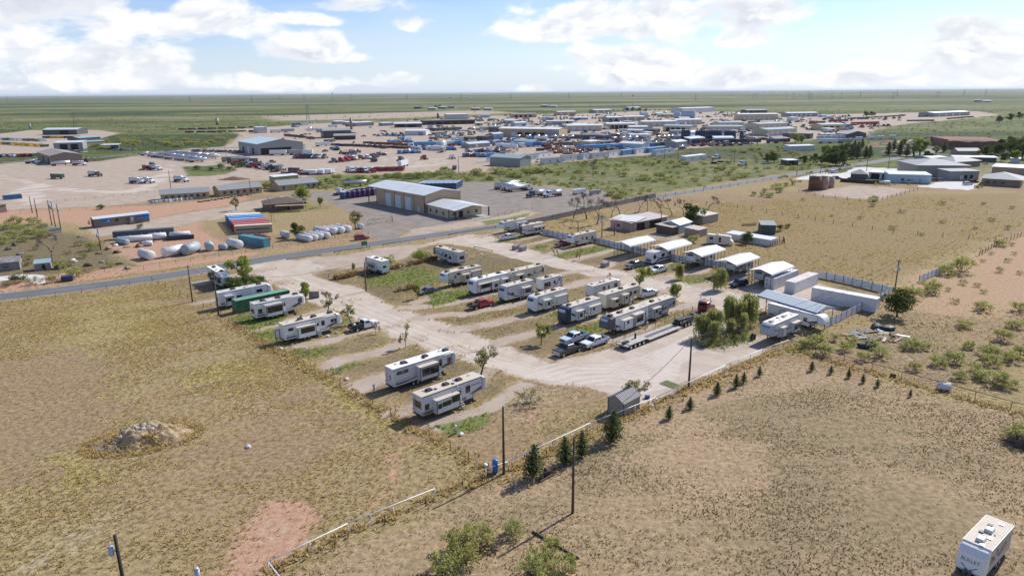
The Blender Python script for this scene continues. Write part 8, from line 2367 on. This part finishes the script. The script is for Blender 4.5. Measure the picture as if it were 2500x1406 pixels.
NAMES = {'leafy': ('leafy_tree', 'tree'), 'sparse': ('young_tree', 'tree'), 'dark': ('dark_tree', 'tree'), 'olive': ('olive_tree', 'tree'), 'mesquite': ('mesquite_shrub', 'shrub'), 'bush': ('green_bush', 'shrub'), 'darkbush': ('dark_bush', 'shrub'), 'drybush': ('dry_bush', 'shrub'),
   'round': ('round_bush', 'shrub'), 'willow': ('willow_tree', 'tree'), 'pine': ('pine_tree', 'tree'), 'bare': ('bare_tree', 'tree'), 'straw': ('straw_clump', 'grass clump')}
def plant(kind, px, h, label, group=None, wide=1.0, loc=None):
 nm, cat = NAMES[kind]
 tm, cr = make_proto(kind, random.randint(1, 4))
 s = h / UNIT[kind]
 p = loc if loc is not None else G(*px)
 if kind == 'straw':
  o = obj(nm, cr, None, p, random.uniform(0, 6.28), (s * wide, s * wide, s))
  return tag(o, label, cat, group)
 o = thing(nm, label, cat, p, random.uniform(0, 6.28), group, (s * wide, s * wide, s))
 if tm:
  obj('trunk' if kind not in ('mesquite', 'bush', 'darkbush', 'drybush') else 'stems', tm, o)
 if cr:
  obj('crown' if kind not in ('mesquite', 'bush', 'darkbush', 'drybush') else 'foliage', cr, o)
 return o
for kind, px, h, w, lab in [
  ('leafy', (602, 694), 7.0, 1.0, 'bright green tree rising from the dark bushes by the park entrance'), ('darkbush', (548, 704), 3.2, .9, 'dark bush before the half hidden white trailer'), ('darkbush', (575, 706), 3.4, 1, 'dark spreading bush in the middle of the entrance thicket'), ('darkbush', (603, 702), 3.2, 1, 'dark bush at the foot of the bright entrance tree'), ('darkbush', (632, 694), 2.4, 1, 'low dark bush ending the entrance thicket'),
  ('olive', (520, 697), 4.0, .7, 'grey green sapling at the nose of the half hidden trailer'),
  ('leafy', (746, 738), 4.8, .8, 'small bright maple beside the short block wall'), ('sparse', (800, 769), 5.2, 1.0, 'sparse yellowish tree beyond the awning window camper'), ('sparse', (858, 793), 4.8, 1.0, 'sparse yellowish tree behind the white flatbed pickup'), ('sparse', (990, 849), 4.6, .55, 'slender young tree on the empty pads'), ('sparse', (918, 815), 2.6, .6, 'leafless sapling in front of the flatbed pickup'),
  ('olive', (1174, 914), 5.0, .9, 'young tree with pale leaves between the lane and the nearest camper'), ('round', (944, 653), 3.4, 1.0, 'round bright bush between the two roadside campers'), ('round', (1026, 637), 3.2, 1.1, 'round green bush in front of the cream roadside camper'), ('leafy', (863, 667), 2.8, .5, 'tiny tree at the end of the short white trailer'),
  ('leafy', (1019, 729), 3.4, .7, 'slim young tree beside the dark sedan'), ('leafy', (1321, 841), 4.0, .8, 'young tree on the lawn before the three pickups'), ('leafy', (1560, 704), 5.4, .8, 'leafy young tree behind the hitched cream camper'), ('leafy', (1648, 739), 4.4, 1.0, 'rounded young tree on the lawn end by the gravel lane'), ('willow', (1655, 681), 4.6, .9, 'small willow beside the white crew cab pickup'),
  ('willow', (1748, 702), 5.8, 1.15, 'big round willow in front of the fourth carport'), ('willow', (1775, 812), 7.6, 1.0, 'tall willow in the middle of the clump by the red semi'), ('willow', (1815, 795), 7.4, .9, 'tall willow nearest the blue roofed shelter'), ('willow', (1735, 822), 6.0, 1.05, 'leaning willow over the end of the lowboy trailer'), ('willow', (1752, 835), 4.6, 1.0, 'low willow at the near edge of the clump'), ('willow', (1800, 822), 4.8, .9, 'low willow tucked under the tall ones'),
  ('sparse', (1415, 635), 3.2, .8, 'sparse sapling before the far row lawns'), ('sparse', (1353, 626), 3.0, .7, 'thin sapling at the far row dumpster lawn'), ('bare', (1486, 694), 3.0, .6, 'small bare sapling behind the plain old trailer'), ('olive', (1546, 978), 3.8, 1.1, 'wild olive tree behind the beige shed'), ('drybush', (1290, 984), 2.0, 1.2, 'airy dry bush on the pad end lawn'),
  ('dark', (2190, 774), 6.2, 1.15, 'round dark tree alone below the storage yard corner'), ('mesquite', (2225, 727), 3.0, 1.1, 'mesquite between the yard corner and the bare sand'), ('mesquite', (2268, 714), 3.2, 1.2, 'bright mesquite at the edge of the bare sand'), ('mesquite', (2350, 665), 4.6, .9, 'tallest mesquite at the end of the white sheet fence'), ('mesquite', (2312, 672), 2.8, 1.1, 'mesquite in front of the white sheet fence'),
  ('dark', (1820, 596), 4.0, 1.1, 'green tree against the long low white shed'), ('mesquite', (1693, 592), 2.6, 1.0, 'light bush by the low tan shed'), ('dark', (1698, 548), 7.4, 1.15, 'big dark tree between the cottage and the cream shed'), ('darkbush', (1905, 565), 2.4, .8, 'dark bush beside the dark green pasture shed'), ('darkbush', (1922, 558), 1.8, .7, 'small dark bush past the dark green pasture shed'),
  ('dark', (729, 583), 5.4, .95, 'dark round tree among the white propane tanks'), ('olive', (868, 560), 6.6, 1.1, 'grey green airy tree at the truss gate'), ('round', (740, 488), 6.2, 1.05, 'round green tree by the brown shingled house'), ('leafy', (782, 507), 4.4, .8, 'small green tree by the workshop drive'), ('olive', (576, 514), 5.4, 1.0, 'spiky grey green shrub behind the coloured containers'), ('leafy', (746, 508), 3.0, .6, 'small shrub at the brown house porch'),
  ('bare', (128, 640), 7.5, 1.2, 'bare spreading tree in the junk lot'), ('mesquite', (225, 612), 2.8, 1.0, 'green bush in the middle of the junk lot'), ('mesquite', (183, 678), 3.0, 1.1, 'big bush on the verge by the navy dumpster'), ('darkbush', (45, 690), 2.4, 1.2, 'dark hedge bush at the curved driveway'), ('mesquite', (130, 690), 2.0, 1.0, 'bush at the end of the curved driveway'), ('mesquite', (150, 655), 2.6, 1.0, 'bush beside the small leaning shack'), ('mesquite', (270, 652), 1.8, 1.0, 'low bush by the tank yard corner fence'), ('olive', (231, 557), 3.2, .7, 'thin shrub at the corner of the grey mobile home'), ('darkbush', (343, 558), 1.8, .8, 'small dark bush before the grey mobile home'), ('darkbush', (247, 511), 2.2, 1.0, 'dark bush behind the grey mobile home'),
  ('bare', (1448, 431), 9.0, 1.0, 'big bare tree standing alone in the scrub'), ('bare', (1430, 418), 6.0, .9, 'smaller bare tree behind the lone one in the scrub')]:
 plant(kind, px, h, lab, None, w)
plant('willow', (1716, 822), 5.2, 'low willow at the lowboy end of the clump by the red semi', None, 1.1)
many_ = [('drybush', (1700, 838), 1.6), ('drybush', (1722, 846), 1.5), ('drybush', (1765, 842), 1.5), ('drybush', (1790, 834), 1.5), ('drybush', (1745, 828), 1.7), ('drybush', (1812, 824), 1.6)]
for kind, px, h in many_:
 plant(kind, px, h, 'dry undergrowth bush at the foot of the willow clump', 'undergrowth of the willow clump', 1.2)
for k, (x, y, h) in enumerate([(1400, 533, 8), (1433, 536, 9), (1457, 549, 9.5), (1493, 532, 6), (1514, 526, 7), (1558, 520, 6.5), (1581, 516, 6.5), (1613, 518, 5.5), (1641, 527, 6), (1668, 527, 6), (1727, 518, 6)]):
 plant('bare', (x, y), h, 'leafless tree along the block wall, %s from the road end' % ORD[k], 'leafless trees along the block wall', 1.1)
for k, (x, y, hp) in enumerate([(1300, 1166, 86), (1380, 1131, 68), (1420, 1115, 66), (1494, 1075, 78), (1633, 1022, 32), (1684, 998, 30), (1750, 964, 33), (1797, 946, 34), (1815, 935, 28), (1854, 918, 26), (1981, 905, 24), (2028, 912, 22), (2072, 922, 22), (2107, 934, 22), (2142, 944, 20), (2222, 968, 18)]):
 plant('pine', (x, y), height_at((x, y), (x, y - hp)), 'young pine in the row along the bare field, %s counted from the pump' % ORD[k], 'young pines along the bare field', random.uniform(1.05, 1.5)).rotation_euler[0] = random.uniform(-.06, .06)
STRAWPX = [(818, 682), (829, 681), (852, 676), (866, 673), (902, 668), (915, 666), (928, 664), (938, 661), (956, 657), (968, 655), (981, 653), (1000, 649), (1016, 645), (1026, 643), (1036, 640), (1046, 638), (1056, 636), (1065, 634), (974, 711), (998, 706), (1010, 703), (1113, 632), (1127, 630), (1090, 634), (840, 679)]
for k, px in enumerate(STRAWPX):
 plant('straw', px, random.uniform(1.1, 1.9), 'golden straw clump in the line before the roadside campers' if k not in (18, 19, 20) else 'golden straw clump on the brown lawn by the sedan', 'golden straw clumps' if k not in (18, 19, 20) else 'straw clumps by the sedan', 1.15)
def many(kind, pts, h, label, group, wide=1.0):
 for k, px in enumerate(pts):
  plant(kind, px, h * random.uniform(.7, 1.25), label, group, wide * random.uniform(.85, 1.2))
many('mesquite', [(2400, 758), (2440, 600), (2355, 800), (2445, 832), (2420, 872), (2470, 882), (2392, 922), (2425, 936), (2455, 945), (2330, 884), (2292, 892), (2250, 852), (2495, 868), (2232, 902), (2365, 850), (2480, 800), (2340, 925), (2420, 890), (2380, 905), (2490, 1075), (2490, 760), (2220, 850)], 2.0, 'feathery green mesquite scattered over the rough ground beyond the rusty fence', 'mesquite beyond the rusty fence', 1.2)
many('mesquite', [(1992, 842), (2036, 832), (2062, 856), (2105, 880), (2150, 872), (2010, 868), (2130, 850), (1965, 850), (2080, 838)], 2.0, 'mesquite growing by the scrap timber near the sheet metal fence', 'mesquite by the scrap timber')
many('mesquite', [(1135, 1376), (1085, 1402), (1120, 1345), (1165, 1330)], 2.4, 'bright mesquite in the clump at the bottom edge of the bare field', 'mesquite at the bottom edge', .9)
many('mesquite', [(1320, 1375), (1350, 1350), (1300, 1405), (1375, 1400)], 2.0, 'bright mesquite in the second clump at the bottom edge', 'second mesquite clump at the bottom edge', .9)
plant('mesquite', (1250, 1306), 1.9, 'single bright mesquite between the two clumps at the bottom edge', None, .8)
plant('mesquite', (1188, 1312), 1.4, 'smallest mesquite above the first clump at the bottom edge', None, .7)
many('mesquite', [(15, 560), (45, 566), (75, 572), (98, 580), (30, 582), (60, 590), (10, 596), (105, 560), (85, 548), (40, 548)], 3.0, 'mesquite in the thicket between junk lot and oil truck yard', 'mesquite thicket by the junk lot', 1.2)
many('drybush', [(20, 640), (70, 635), (165, 620), (195, 600), (205, 630), (90, 610), (60, 650), (110, 650), (240, 600), (170, 650), (215, 665), (20, 700), (85, 695)], 1.6, 'grey green brush in the junk lot', 'brush of the junk lot', 1.4)
many('drybush', [(2290, 705), (2315, 710), (2350, 695), (2385, 700), (2400, 716), (2330, 740), (2450, 605), (2470, 600), (2400, 640), (2440, 665), (2490, 670), (2460, 640), (2360, 640), (2420, 622), (2475, 622)], 1.2, 'dark dry bush on the bare sand', 'dry bushes on the bare sand', 1.0)
many('drybush', [(2030, 530), (2100, 535), (2180, 560), (2250, 575), (2300, 545), (2380, 560), (2420, 540), (2460, 560), (1960, 490), (2300, 500), (2400, 500), (2200, 520), (2130, 505), (2470, 510)], 1.3, 'dark dry bush in the wide pasture', 'dry bushes in the wide pasture', 1.2)
many('mesquite', [(1840, 478), (1865, 470), (1895, 462), (1920, 455), (1860, 480), (1935, 452), (1905, 470), (2132, 492), (1880, 482)], 2.6, 'mesquite by the road fence near the rusty tanks', 'mesquite near the rusty tanks', 1.1)
g0 = random.Random(3)
hedge = [(650 + i * 14.5 + g0.uniform(-5, 5), 462 - i * 1.15 + g0.uniform(-7, 3)) for i in range(32)]
many('bush', hedge[::2], 3.2, 'green bush in the hedge line behind the ranch houses and workshop', 'hedge line behind the workshop', 1.3)
many('mesquite', hedge[1::2], 3.0, 'pale green bush in the hedge line behind the ranch houses and workshop', 'pale hedge line behind the workshop', 1.3)
many('mesquite', [(1100 + i * 11 + g0.uniform(-5, 5), 444 - i * 1.0 + g0.uniform(-12, 4)) for i in range(22)], 3.4, 'pale green bush in the thicket behind the dark blue tanks', 'thicket behind the dark blue tanks', 1.4)
tri = W2([(1230, 436), (1300, 406), (1480, 394), (1640, 380), (1830, 362), (1960, 374), (2050, 380), (2120, 392), (2000, 412), (1890, 427), (1700, 458), (1480, 490), (1440, 462)])
cnt = 0
while cnt < 170:
 p = np.array([[g0.uniform(tri[:, 0].min(), tri[:, 0].max()), g0.uniform(tri[:, 1].min(), tri[:, 1].max())]])
 if poly_mask(p, tri, .1)[0] < .5 or mnoise.noise(Vector((p[0, 0] * .03, p[0, 1] * .03, 2))) < -.12:
  continue
 plant('mesquite', None, g0.uniform(1.2, 3.0), 'mesquite shrub dotted over the scrub between the yards and the county road', 'mesquite of the scrub by the county road', 1.35, loc=Vector((p[0, 0], p[0, 1], 0)))
 cnt += 1
for k, (x, y, h, kind) in enumerate([(2008, 402, 7, 'dark'), (2022, 404, 8, 'dark'), (2040, 405, 9, 'dark'), (2058, 404, 10, 'dark'), (1985, 398, 6, 'dark'), (2030, 392, 10, 'dark'), (2050, 388, 11, 'dark'), (2015, 386, 9, 'leafy'), (1965, 402, 6, 'dark'), (1875, 396, 6, 'dark'), (1890, 398, 7, 'dark'), (1942, 350, 9, 'leafy'), (1956, 352, 8, 'leafy'), (1900, 372, 5, 'olive'), (1860, 390, 6, 'olive')]):
 plant(kind, (x, y), h, 'dark crowded tree of the grove along the road, %s of the grove' % ORD[k], 'grove along the county road', 1.1)
for k, (x, y, h) in enumerate([(2062, 390, 11), (2078, 389, 11), (2092, 388, 12), (2112, 387, 9), (2122, 386, 9), (2168, 380, 10), (2182, 368, 9), (2196, 381, 11), (2213, 382, 9), (2086, 366, 8), (2104, 362, 8), (2304, 372, 8)]):
 plant('pine', (x, y), h, 'tall dark conifer near the road bend, %s of them' % ORD[k], 'dark conifers near the road bend', 1.2)
for k, (x, y, h, kind) in enumerate([(2232, 382, 13, 'leafy'), (2245, 380, 11, 'leafy'), (2260, 396, 7, 'dark'), (2272, 398, 6, 'dark'), (2200, 402, 3.5, 'darkbush'), (2285, 378, 6, 'leafy'), (2408, 382, 8, 'dark'), (2430, 380, 9, 'dark'), (2450, 374, 10, 'dark'), (2465, 380, 12, 'dark'), (2480, 385, 13, 'dark'), (2495, 388, 13, 'dark'), (2444, 395, 6, 'dark'), (2478, 398, 8, 'leafy'), (2490, 372, 12, 'dark'), (2415, 392, 5, 'dark'), (2470, 360, 9, 'dark'), (2440, 300, 10, 'dark'), (2470, 296, 11, 'dark'), (2490, 292, 11, 'dark')]):
 plant(kind, (x, y), h, 'broad tree around the houses by the pit, %s of them' % ORD[k], 'trees around the houses by the pit', 1.15)
many('dark', [(1545, 272), (1530, 274), (1560, 273), (1575, 275), (1065, 264), (1072, 264), (2115, 286), (2130, 285)], 9, 'dark tree among the far sheds', 'trees among the far sheds', 1.3)
many('darkbush', [(540, 412), (560, 415), (575, 410), (515, 418), (590, 408), (480, 415)], 3, 'dark bush on the grass patch among the trucks', 'bushes on the grass patch among the trucks', 1.1)
gp = [(g0.uniform(230, 540), g0.uniform(338, 366)) for _ in range(60)]
many('mesquite', [p for p in gp if p[1] < 369 - (p[0] - 230) * .02], 3.2, 'mesquite shrub in the green wedge between the far yards', 'green wedge between the far yards', 1.5)
# ---------------- grass and scrub nobody could count
def tufts(name, P, h, w, blades, m, g, splay=.55):
 n = len(P)
 B = blades
 a = g.uniform(0, 2 * math.pi, (n, B))
 hh = (h * g.uniform(.6, 1.25, n))[:, None] * g.uniform(.6, 1.1, (n, B))
 rad = (w * g.uniform(.6, 1.3, n))[:, None] * g.uniform(.0, .55, (n, B))
 ca, sa = np.cos(a), np.sin(a)
 bx, by = P[:, 0:1] + ca * rad, P[:, 1:2] + sa * rad
 tx, ty = bx + ca * hh * splay, by + sa * hh * splay
 ww = w * .28
 V = np.empty((n, B, 3, 3))
 V[:, :, 0] = np.stack([bx - sa * ww, by + ca * ww, np.zeros_like(bx) - .01], 2)
 V[:, :, 1] = np.stack([bx + sa * ww, by - ca * ww, np.zeros_like(bx) - .01], 2)
 V[:, :, 2] = np.stack([tx, ty, hh], 2)
 tv = np.clip(g.uniform(.1, .9, n)[:, None] + g.normal(size=(n, B)) * .16, 0, 1)
 me = np_mesh(name, V.reshape(-1, 3), np.arange(n * B * 3).reshape(-1, 3), np.repeat(tv.ravel(), 3), m)
 return me
def sample(n, x0, x1, y0, y1, dens, seed):
 g = np.random.default_rng(seed)
 P = np.stack([g.uniform(x0, x1, n), g.uniform(y0, y1, n)], 1)
 A = zone_values(P, False)
 A['gravel'] = np.maximum(A['gravel'], line_mask(P, ROAD, 10, 1))
 d = dens(P, A)
 return P[g.random(n) < d], g
hard = lambda A: np.clip(1 - 1.25 * np.maximum.reduce([A['gravel'], A['dirt'] * 1.25, A['grey'], A['concrete'], A['sand'] * .9, A['red'] * .9]), 0, 1)
def d_dry(P, A):
 c = np.clip(.52 + .75 * fbm(P, .35, 4) + .35 * A['lush'], .04, 1)
 return hard(A) * (1 - A['soil']) * (1 - A['green'] * .7) * (1 - A['olive'] * .95) * (1 - A['scrub']) * (1 - A['bare'] * .85) * (1 - A['pale'] * .6) * c
P, g = sample(230000, -135, 60, 42, 185, d_dry, 21)
P = P[(P[:, 0] > -P[:, 1] * .92 - 14)]
sg_ = tag(obj('dry_grass', tufts('dry_grass', P, .24, .24, 6, DRYG, g)), 'yellow dry grass tufts covering the open field', 'grass', kind='stuff')
P, g = sample(60000, -60, 190, 120, 300, lambda P, A: d_dry(P, A) * .8, 22)
tag(obj('pasture_grass', tufts('pasture_grass', P, .4, .45, 6, DRYG, g)), 'straw coloured grass tufts of the wide pasture', 'grass', kind='stuff')
P, g = sample(170000, -20, 130, 40, 150, lambda P, A: np.clip(A['soil'] + A['olive'] * .4, 0, 1) * (1 - A['gravel']) * (1 - .75 * A['bare']) * (1 - .85 * np.maximum.reduce([line_mask(P, W2([(2030 + 30 * k, 1262 + 13 * k), (2190 + 32 * k, 1172 + 12 * k)]), .7, .5) for k in range(8)])) * np.clip(.5 + 1.1 * fbm(P, .28, 9), .03, 1), 23)
tag(obj('short_tufts', tufts('short_tufts', P, .13, .16, 5, DARKG, g, .5)), 'small dark tufts dotted over the grazed bare field', 'grass', kind='stuff')
P, g = sample(110000, -120, 130, 60, 230, lambda P, A: np.clip(A['green'] * 1.2 - .2, 0, 1) * (1 - A['gravel']), 24)
tag(obj('green_weeds', tufts('green_weeds', P, .3, .34, 6, GREENG, g)), 'green weeds and lawn grass between the pads', 'grass', kind='stuff')
L1 = [W2([(657, 1397), (850, 1302), (1062, 1215), (1190, 1160)]), W2([(560, 785), (640, 838), (760, 905), (870, 968), (1000, 1040), (1100, 1098), (1192, 1150)]), W2([(1925, 850), (2200, 930), (2560, 1030)]), W2([(1240, 1150), (1600, 990), (1900, 858)])]
pts = []
for ln in L1:
 for a, b in zip(ln, ln[1:]):
  k = int(np.linalg.norm(b - a) * 7)
  t = rng.random(k)[:, None]
  pts.append(a + (b - a) * t + rng.normal(size=(k, 2)) * .7)
P = np.concatenate(pts)
tag(obj('fence_weeds', tufts('fence_weeds', P, .5, .36, 7, DRYG, rng)), 'tall weeds grown up along the fence lines', 'grass', kind='stuff')
def shrub_mass(name, P, r0, r1, cards, m, g):
 n = len(P)
 r = g.uniform(r0, r1, n)
 d = g.normal(size=(n, cards, 3))
 d /= np.linalg.norm(d, axis=2)[:, :, None]
 d[:, :, 2] = np.abs(d[:, :, 2]) * .75
 C = np.zeros((n, cards, 3))
 C[:, :, :2] = P[:, None, :]
 C += d * r[:, None, None] * g.uniform(.45, 1, (n, cards, 1))
 C[:, :, 2] += .12
 V, F = leaf_cards(C.reshape(-1, 3), 1.0, g)
 V = (V.reshape(n, cards, 4, 3) - C[:, :, None, :]) * (r[:, None, None, None] * .42) + C[:, :, None, :]
 V[..., 2] = np.maximum(V[..., 2], 0.02)
 tv = np.clip(g.uniform(.2, .8, n)[:, None] + g.normal(size=(n, cards)) * .2, 0, 1)
 return np_mesh(name, V.reshape(-1, 3), F, np.repeat(tv.ravel(), 4), m)
P, g = sample(34000, -1000, 1300, 330, 1700, lambda P, A: A['scrub'] * (1 - A['dirt']) * np.clip(.42 + .9 * fbm(P, .012, 5), .02, 1) * np.clip(1.3 - P[:, 1] / 1700, .2, 1), 31)
P = P[np.abs(P[:, 0]) < P[:, 1] * .85 + 40]
tag(obj('scrub', shrub_mass('scrub', P, .8, 2.2, 12, SCRUBM, g)), 'green desert scrub spreading over the far plain', 'scrub', kind='stuff')
P, g = sample(5000, -420, 60, 255, 360, lambda P, A: A['scrub'] * .9, 33)
tag(obj('ditch_scrub', shrub_mass('ditch_scrub', P, .5, 1.5, 14, SCRUBM, g)), 'low green scrub along the ditch behind the houses', 'scrub', kind='stuff')
# ---------------- heaps, spoil, scrap
def heap(name, label, px, rx, ry, h, m, seed, cat='mound', rz=0.0, n=34, rough=.35, flat=.0):
 c = G(*px)
 vs, fs = [], []
 for j in range(n + 1):
  for i in range(n + 1):
   x, y = (i / n * 2 - 1), (j / n * 2 - 1)
   r = math.hypot(x, y)
   k = max(0, 1 - r * (1 + .22 * mnoise.noise(Vector((x * 2.2, y * 2.2, seed))))) ** 1.25
   k = min(k, 1 - flat)
   z = h * k * (1 + rough * mnoise.noise(Vector((x * 3 + seed, y * 3, 1)))) + (h * .13 * mnoise.noise(Vector((x * 9, y * 9 + seed, 2))) if r < .92 else 0) * min(1, k * 4)
   vs.append((x * rx, y * ry, max(-.03, z) if r < 1 else -.03))
 for j in range(n):
  for i in range(n):
   a = j * (n + 1) + i
   fs.append((a, a + 1, a + n + 2, a + n + 1))
 mb = MB().add(vs, fs, 0, False)
 o = mb.build(name, m, None, loc=c, rz=rz)
 return tag(o, label, cat)
SPOIL = mat('pale_spoil', (.40, .30, .185), .95, var=.3, scale=1.2, dirt=(.20, .15, .085, .8), bump=.15)
mc0 = G(352, 1072)
heap('dirt_mound', 'grassy dirt and rubble mound in the dry field', (352, 1072), 6.6, 4.0, 2.9, SPOIL, 3, rz=.35, flat=.42, n=60, rough=.6)
_g = np.random.default_rng(5)
_a, _q = _g.uniform(0, 6.28, 1400), _g.uniform(.45, 1.25, 1400)
_p = np.stack([mc0.x + _q * (6.2 * np.cos(_a) * .94 - 3.8 * np.sin(_a) * .34), mc0.y + _q * (6.2 * np.cos(_a) * .34 + 3.8 * np.sin(_a) * .94)], 1)
_me = tufts('mound_grass', _p, .4, .3, 6, DRYG, _g)
_co = np.empty(len(_me.vertices) * 3, np.float32)
_me.vertices.foreach_get('co', _co)
_co = _co.reshape(-1, 3)
_co[:, 2] += np.repeat(np.clip(3.0 * np.minimum(.58, np.maximum(0, 1 - _q) ** 1.25) - .15, 0, 3), 18)
_me.vertices.foreach_set('co', _co.ravel())
tag(obj('mound_grass', _me), 'dry grass grown over the skirts of the dirt mound', 'grass', kind='stuff')
ROCK = mat('pale_limestone', (.40, .36, .31), .9, var=.2, scale=3, bump=.05)
mc = G(352, 1072)
for k in range(28):
 a, q = random.uniform(0, 6.28), random.uniform(.1, .75)
 mb = MB()
 lump(mb, random.uniform(.18, .5), random.uniform(.15, .4), random.uniform(.2, .42), 200 + k)
 x, y = 5.6 * q * math.cos(a), 3.4 * q * math.sin(a)
 o = mb.build('rubble_rock', ROCK, None, loc=mc + Matrix.Rotation(.35, 3, 'Z') @ Vector((x, y, 3.0 * min(.58, (1 - q) ** 1.25) - .1)), rz=a)
 tag(o, 'pale rubble rock lying on the dirt mound', 'rock', 'rubble rocks on the dirt mound')
GRAVELP = mat('grey_gravel_heap', (.15, .135, .12), .95, var=.2, scale=.6)
REDP_ = mat('red_spoil', (.26, .155, .10), .95, var=.2, scale=.3)
heap('gravel_heap', 'dark grey gravel heap at the excavation pit', (2280, 352), 26, 20, 8, GRAVELP, 5)
heap('gravel_heap', 'smaller grey heap before the excavation pit', (2230, 362), 20, 14, 4.5, GRAVELP, 6)
heap('gravel_heap', 'low brown heap between the campers and the pit', (2165, 350), 12, 9, 2.6, REDP_, 7)
heap('gravel_heap', 'flat brown heap nearest the conifers', (2135, 358), 10, 8, 2.0, REDP_, 8)
heap('gravel_heap', 'small dark earth heap behind the middle ranch house', (572, 438), 9, 6, 1.6, mat('dark_earth', (.13, .09, .065), .95, var=.2), 9)
pit = thing('pit_bank', 'red earth bank of the excavation pit', 'earth bank', G(2318, 366), bearing((2318, 366), (2456, 368)))
pl = (G(2318, 366) - G(2456, 368)).length
vs, fs = [], []
n = 40
for i in range(n + 1):
 x = pl * i / n
 w = mnoise.noise(Vector((x * .12, 0, 0))) * 2
 for (y, z) in ((0, -.02), (2 + w, 2.2 + w * .3), (4 + w, 6.2 + w * .4), (9 + w, 7.2), (60, 6.5), (80, -.02)):
  vs.append((x, y, z))
for i in range(n):
 for k in range(5):
  a = i * 6 + k
  fs.append((a, a + 6, a + 7, a + 1))
fs += [tuple(range(0, 6)), tuple(range(n * 6 + 5, n * 6 - 1, -1))]
MB().add(vs, fs).build('bank_face', mat('red_bank', (.20, .095, .065), .95, var=.25, scale=.15), pit)
sc_ = thing('scrap_timber_pile', 'collapsed grey timber and sheet scrap beyond the sheet metal fence', 'scrap', G(2138, 822), .4)
r_ = random.Random(4)
PLK = [mat('silver_grey_plank', (.34, .32, .30), .9, var=.2), WOOD, DARKMETAL, GALV]
for k in range(34):
 L = r_.uniform(1.2, 4.2)
 x, y = r_.uniform(-5, 5), r_.uniform(-3.2, 3.2)
 if (x / 5) ** 2 + (y / 3.2) ** 2 < .25 and r_.random() < .6:
  continue
 w = r_.uniform(.08, .5)
 q = MB().box(-L / 2, L / 2, -w, w, 0, .07).build('plank', PLK[k % 4], sc_, loc=(x, y, .03 + r_.random() * .25), rz=r_.uniform(0, 3.1))
 q.rotation_euler = (r_.uniform(-.1, .1), r_.uniform(-.12, .05), r_.uniform(0, 3.1))
for k, (x, y) in enumerate([(2112, 848), (2140, 800), (2128, 842), (2165, 805)]):
 small('scrap_heap', ('black tarpaulin heap beside the collapsed timber', 'black barrel heap behind the collapsed timber', 'grey sheet heap before the collapsed timber', 'tangled wire heap past the collapsed timber')[k], 'scrap', (x, y), lambda b, k=k: lump(b, 1.6, 1.0, .9, 300 + k), TRASH[3] if k % 2 == 0 else DARKMETAL, k)
small('barrel', 'white drum lying by the rusty fence', 'barrel', (2303, 952), lambda b: b.cyl((-.9, 0, .62), (.9, 0, .62), .6, n=16), TANKW, -.3)
small('barrel', 'rusty drum lying by the rusty fence', 'barrel', (2180, 920), lambda b: b.cyl((-.4, 0, .32), (.4, 0, .32), .3, n=12), RUST, -.3)
small('well_pump', 'rusty well pump on a plank base beside the largest pine', 'pump', (1332, 1164), lambda b: (b.box(-1.3, 1.0, -.5, .5, 0, .14), b.cyl((0, 0, .14), (0, 0, 1.25), .22, n=8), b.box(.3, .8, -.2, .2, .14, .7), b.cyl((0, 0, .9), (.7, 0, .9), .07, n=6)), mat('dark_rusty_iron', (.07, .04, .03), .8, var=.3), U)
small('dead_brush', 'dark dead brush heap at the frame edge of the bare field', 'brush heap', (2492, 1085), lambda b: [b.cyl((r_.uniform(-1.6, 1.6), r_.uniform(-1.6, 1.6), 0), (r_.uniform(-1.8, 1.8), r_.uniform(-1.8, 1.8), r_.uniform(.4, 1.6)), .04, n=4) for _ in range(90)], BARK)
small('dead_brush', 'dead branch heap beside the mesquite clump at the bottom edge', 'brush heap', (1195, 1340), lambda b: [b.cyl((r_.uniform(-1, 1), r_.uniform(-1, 1), 0), (r_.uniform(-1.2, 1.2), r_.uniform(-1.2, 1.2), r_.uniform(.2, .7)), .035, n=4) for _ in range(40)], BARK)
small('log', 'long dark log lying in the grass near the bottom edge', 'log', (1355, 1330), lambda b: b.cyl((-3.2, 0, .12), (3.2, 0, .12), .13, .1, n=8), BARK, R(-45))
for k, (x, y) in enumerate([(757, 1338), (905, 1268), (690, 1372), (900, 1283)]):
 small('water_riser', 'white capped riser pipe in the grass behind the rail fence, %s from the bottom edge' % ORD[k], 'pipe', (x, y), lambda b: (b.cyl((0, 0, 0), (0, 0, .5), .05, n=6), b.cyl((0, 0, .5), (.15, 0, .55), .05, n=6)), ACWHITE, k, 'riser pipes behind the rail fence')
same = {}
for o in bpy.data.objects:
 if o.parent is None and 'label' in o and 'group' in o:
  same.setdefault((o['label'], o['group']), []).append(o)
for (lb, _), os_ in same.items():
 if 2 <= len(os_) <= 26 and len(lb.split()) <= 13:
  for i, o in enumerate(sorted(os_, key=lambda o: o.location.x / max(1, o.location.y))):
   o['label'] = '%s, %s from left' % (lb, ORD[i])
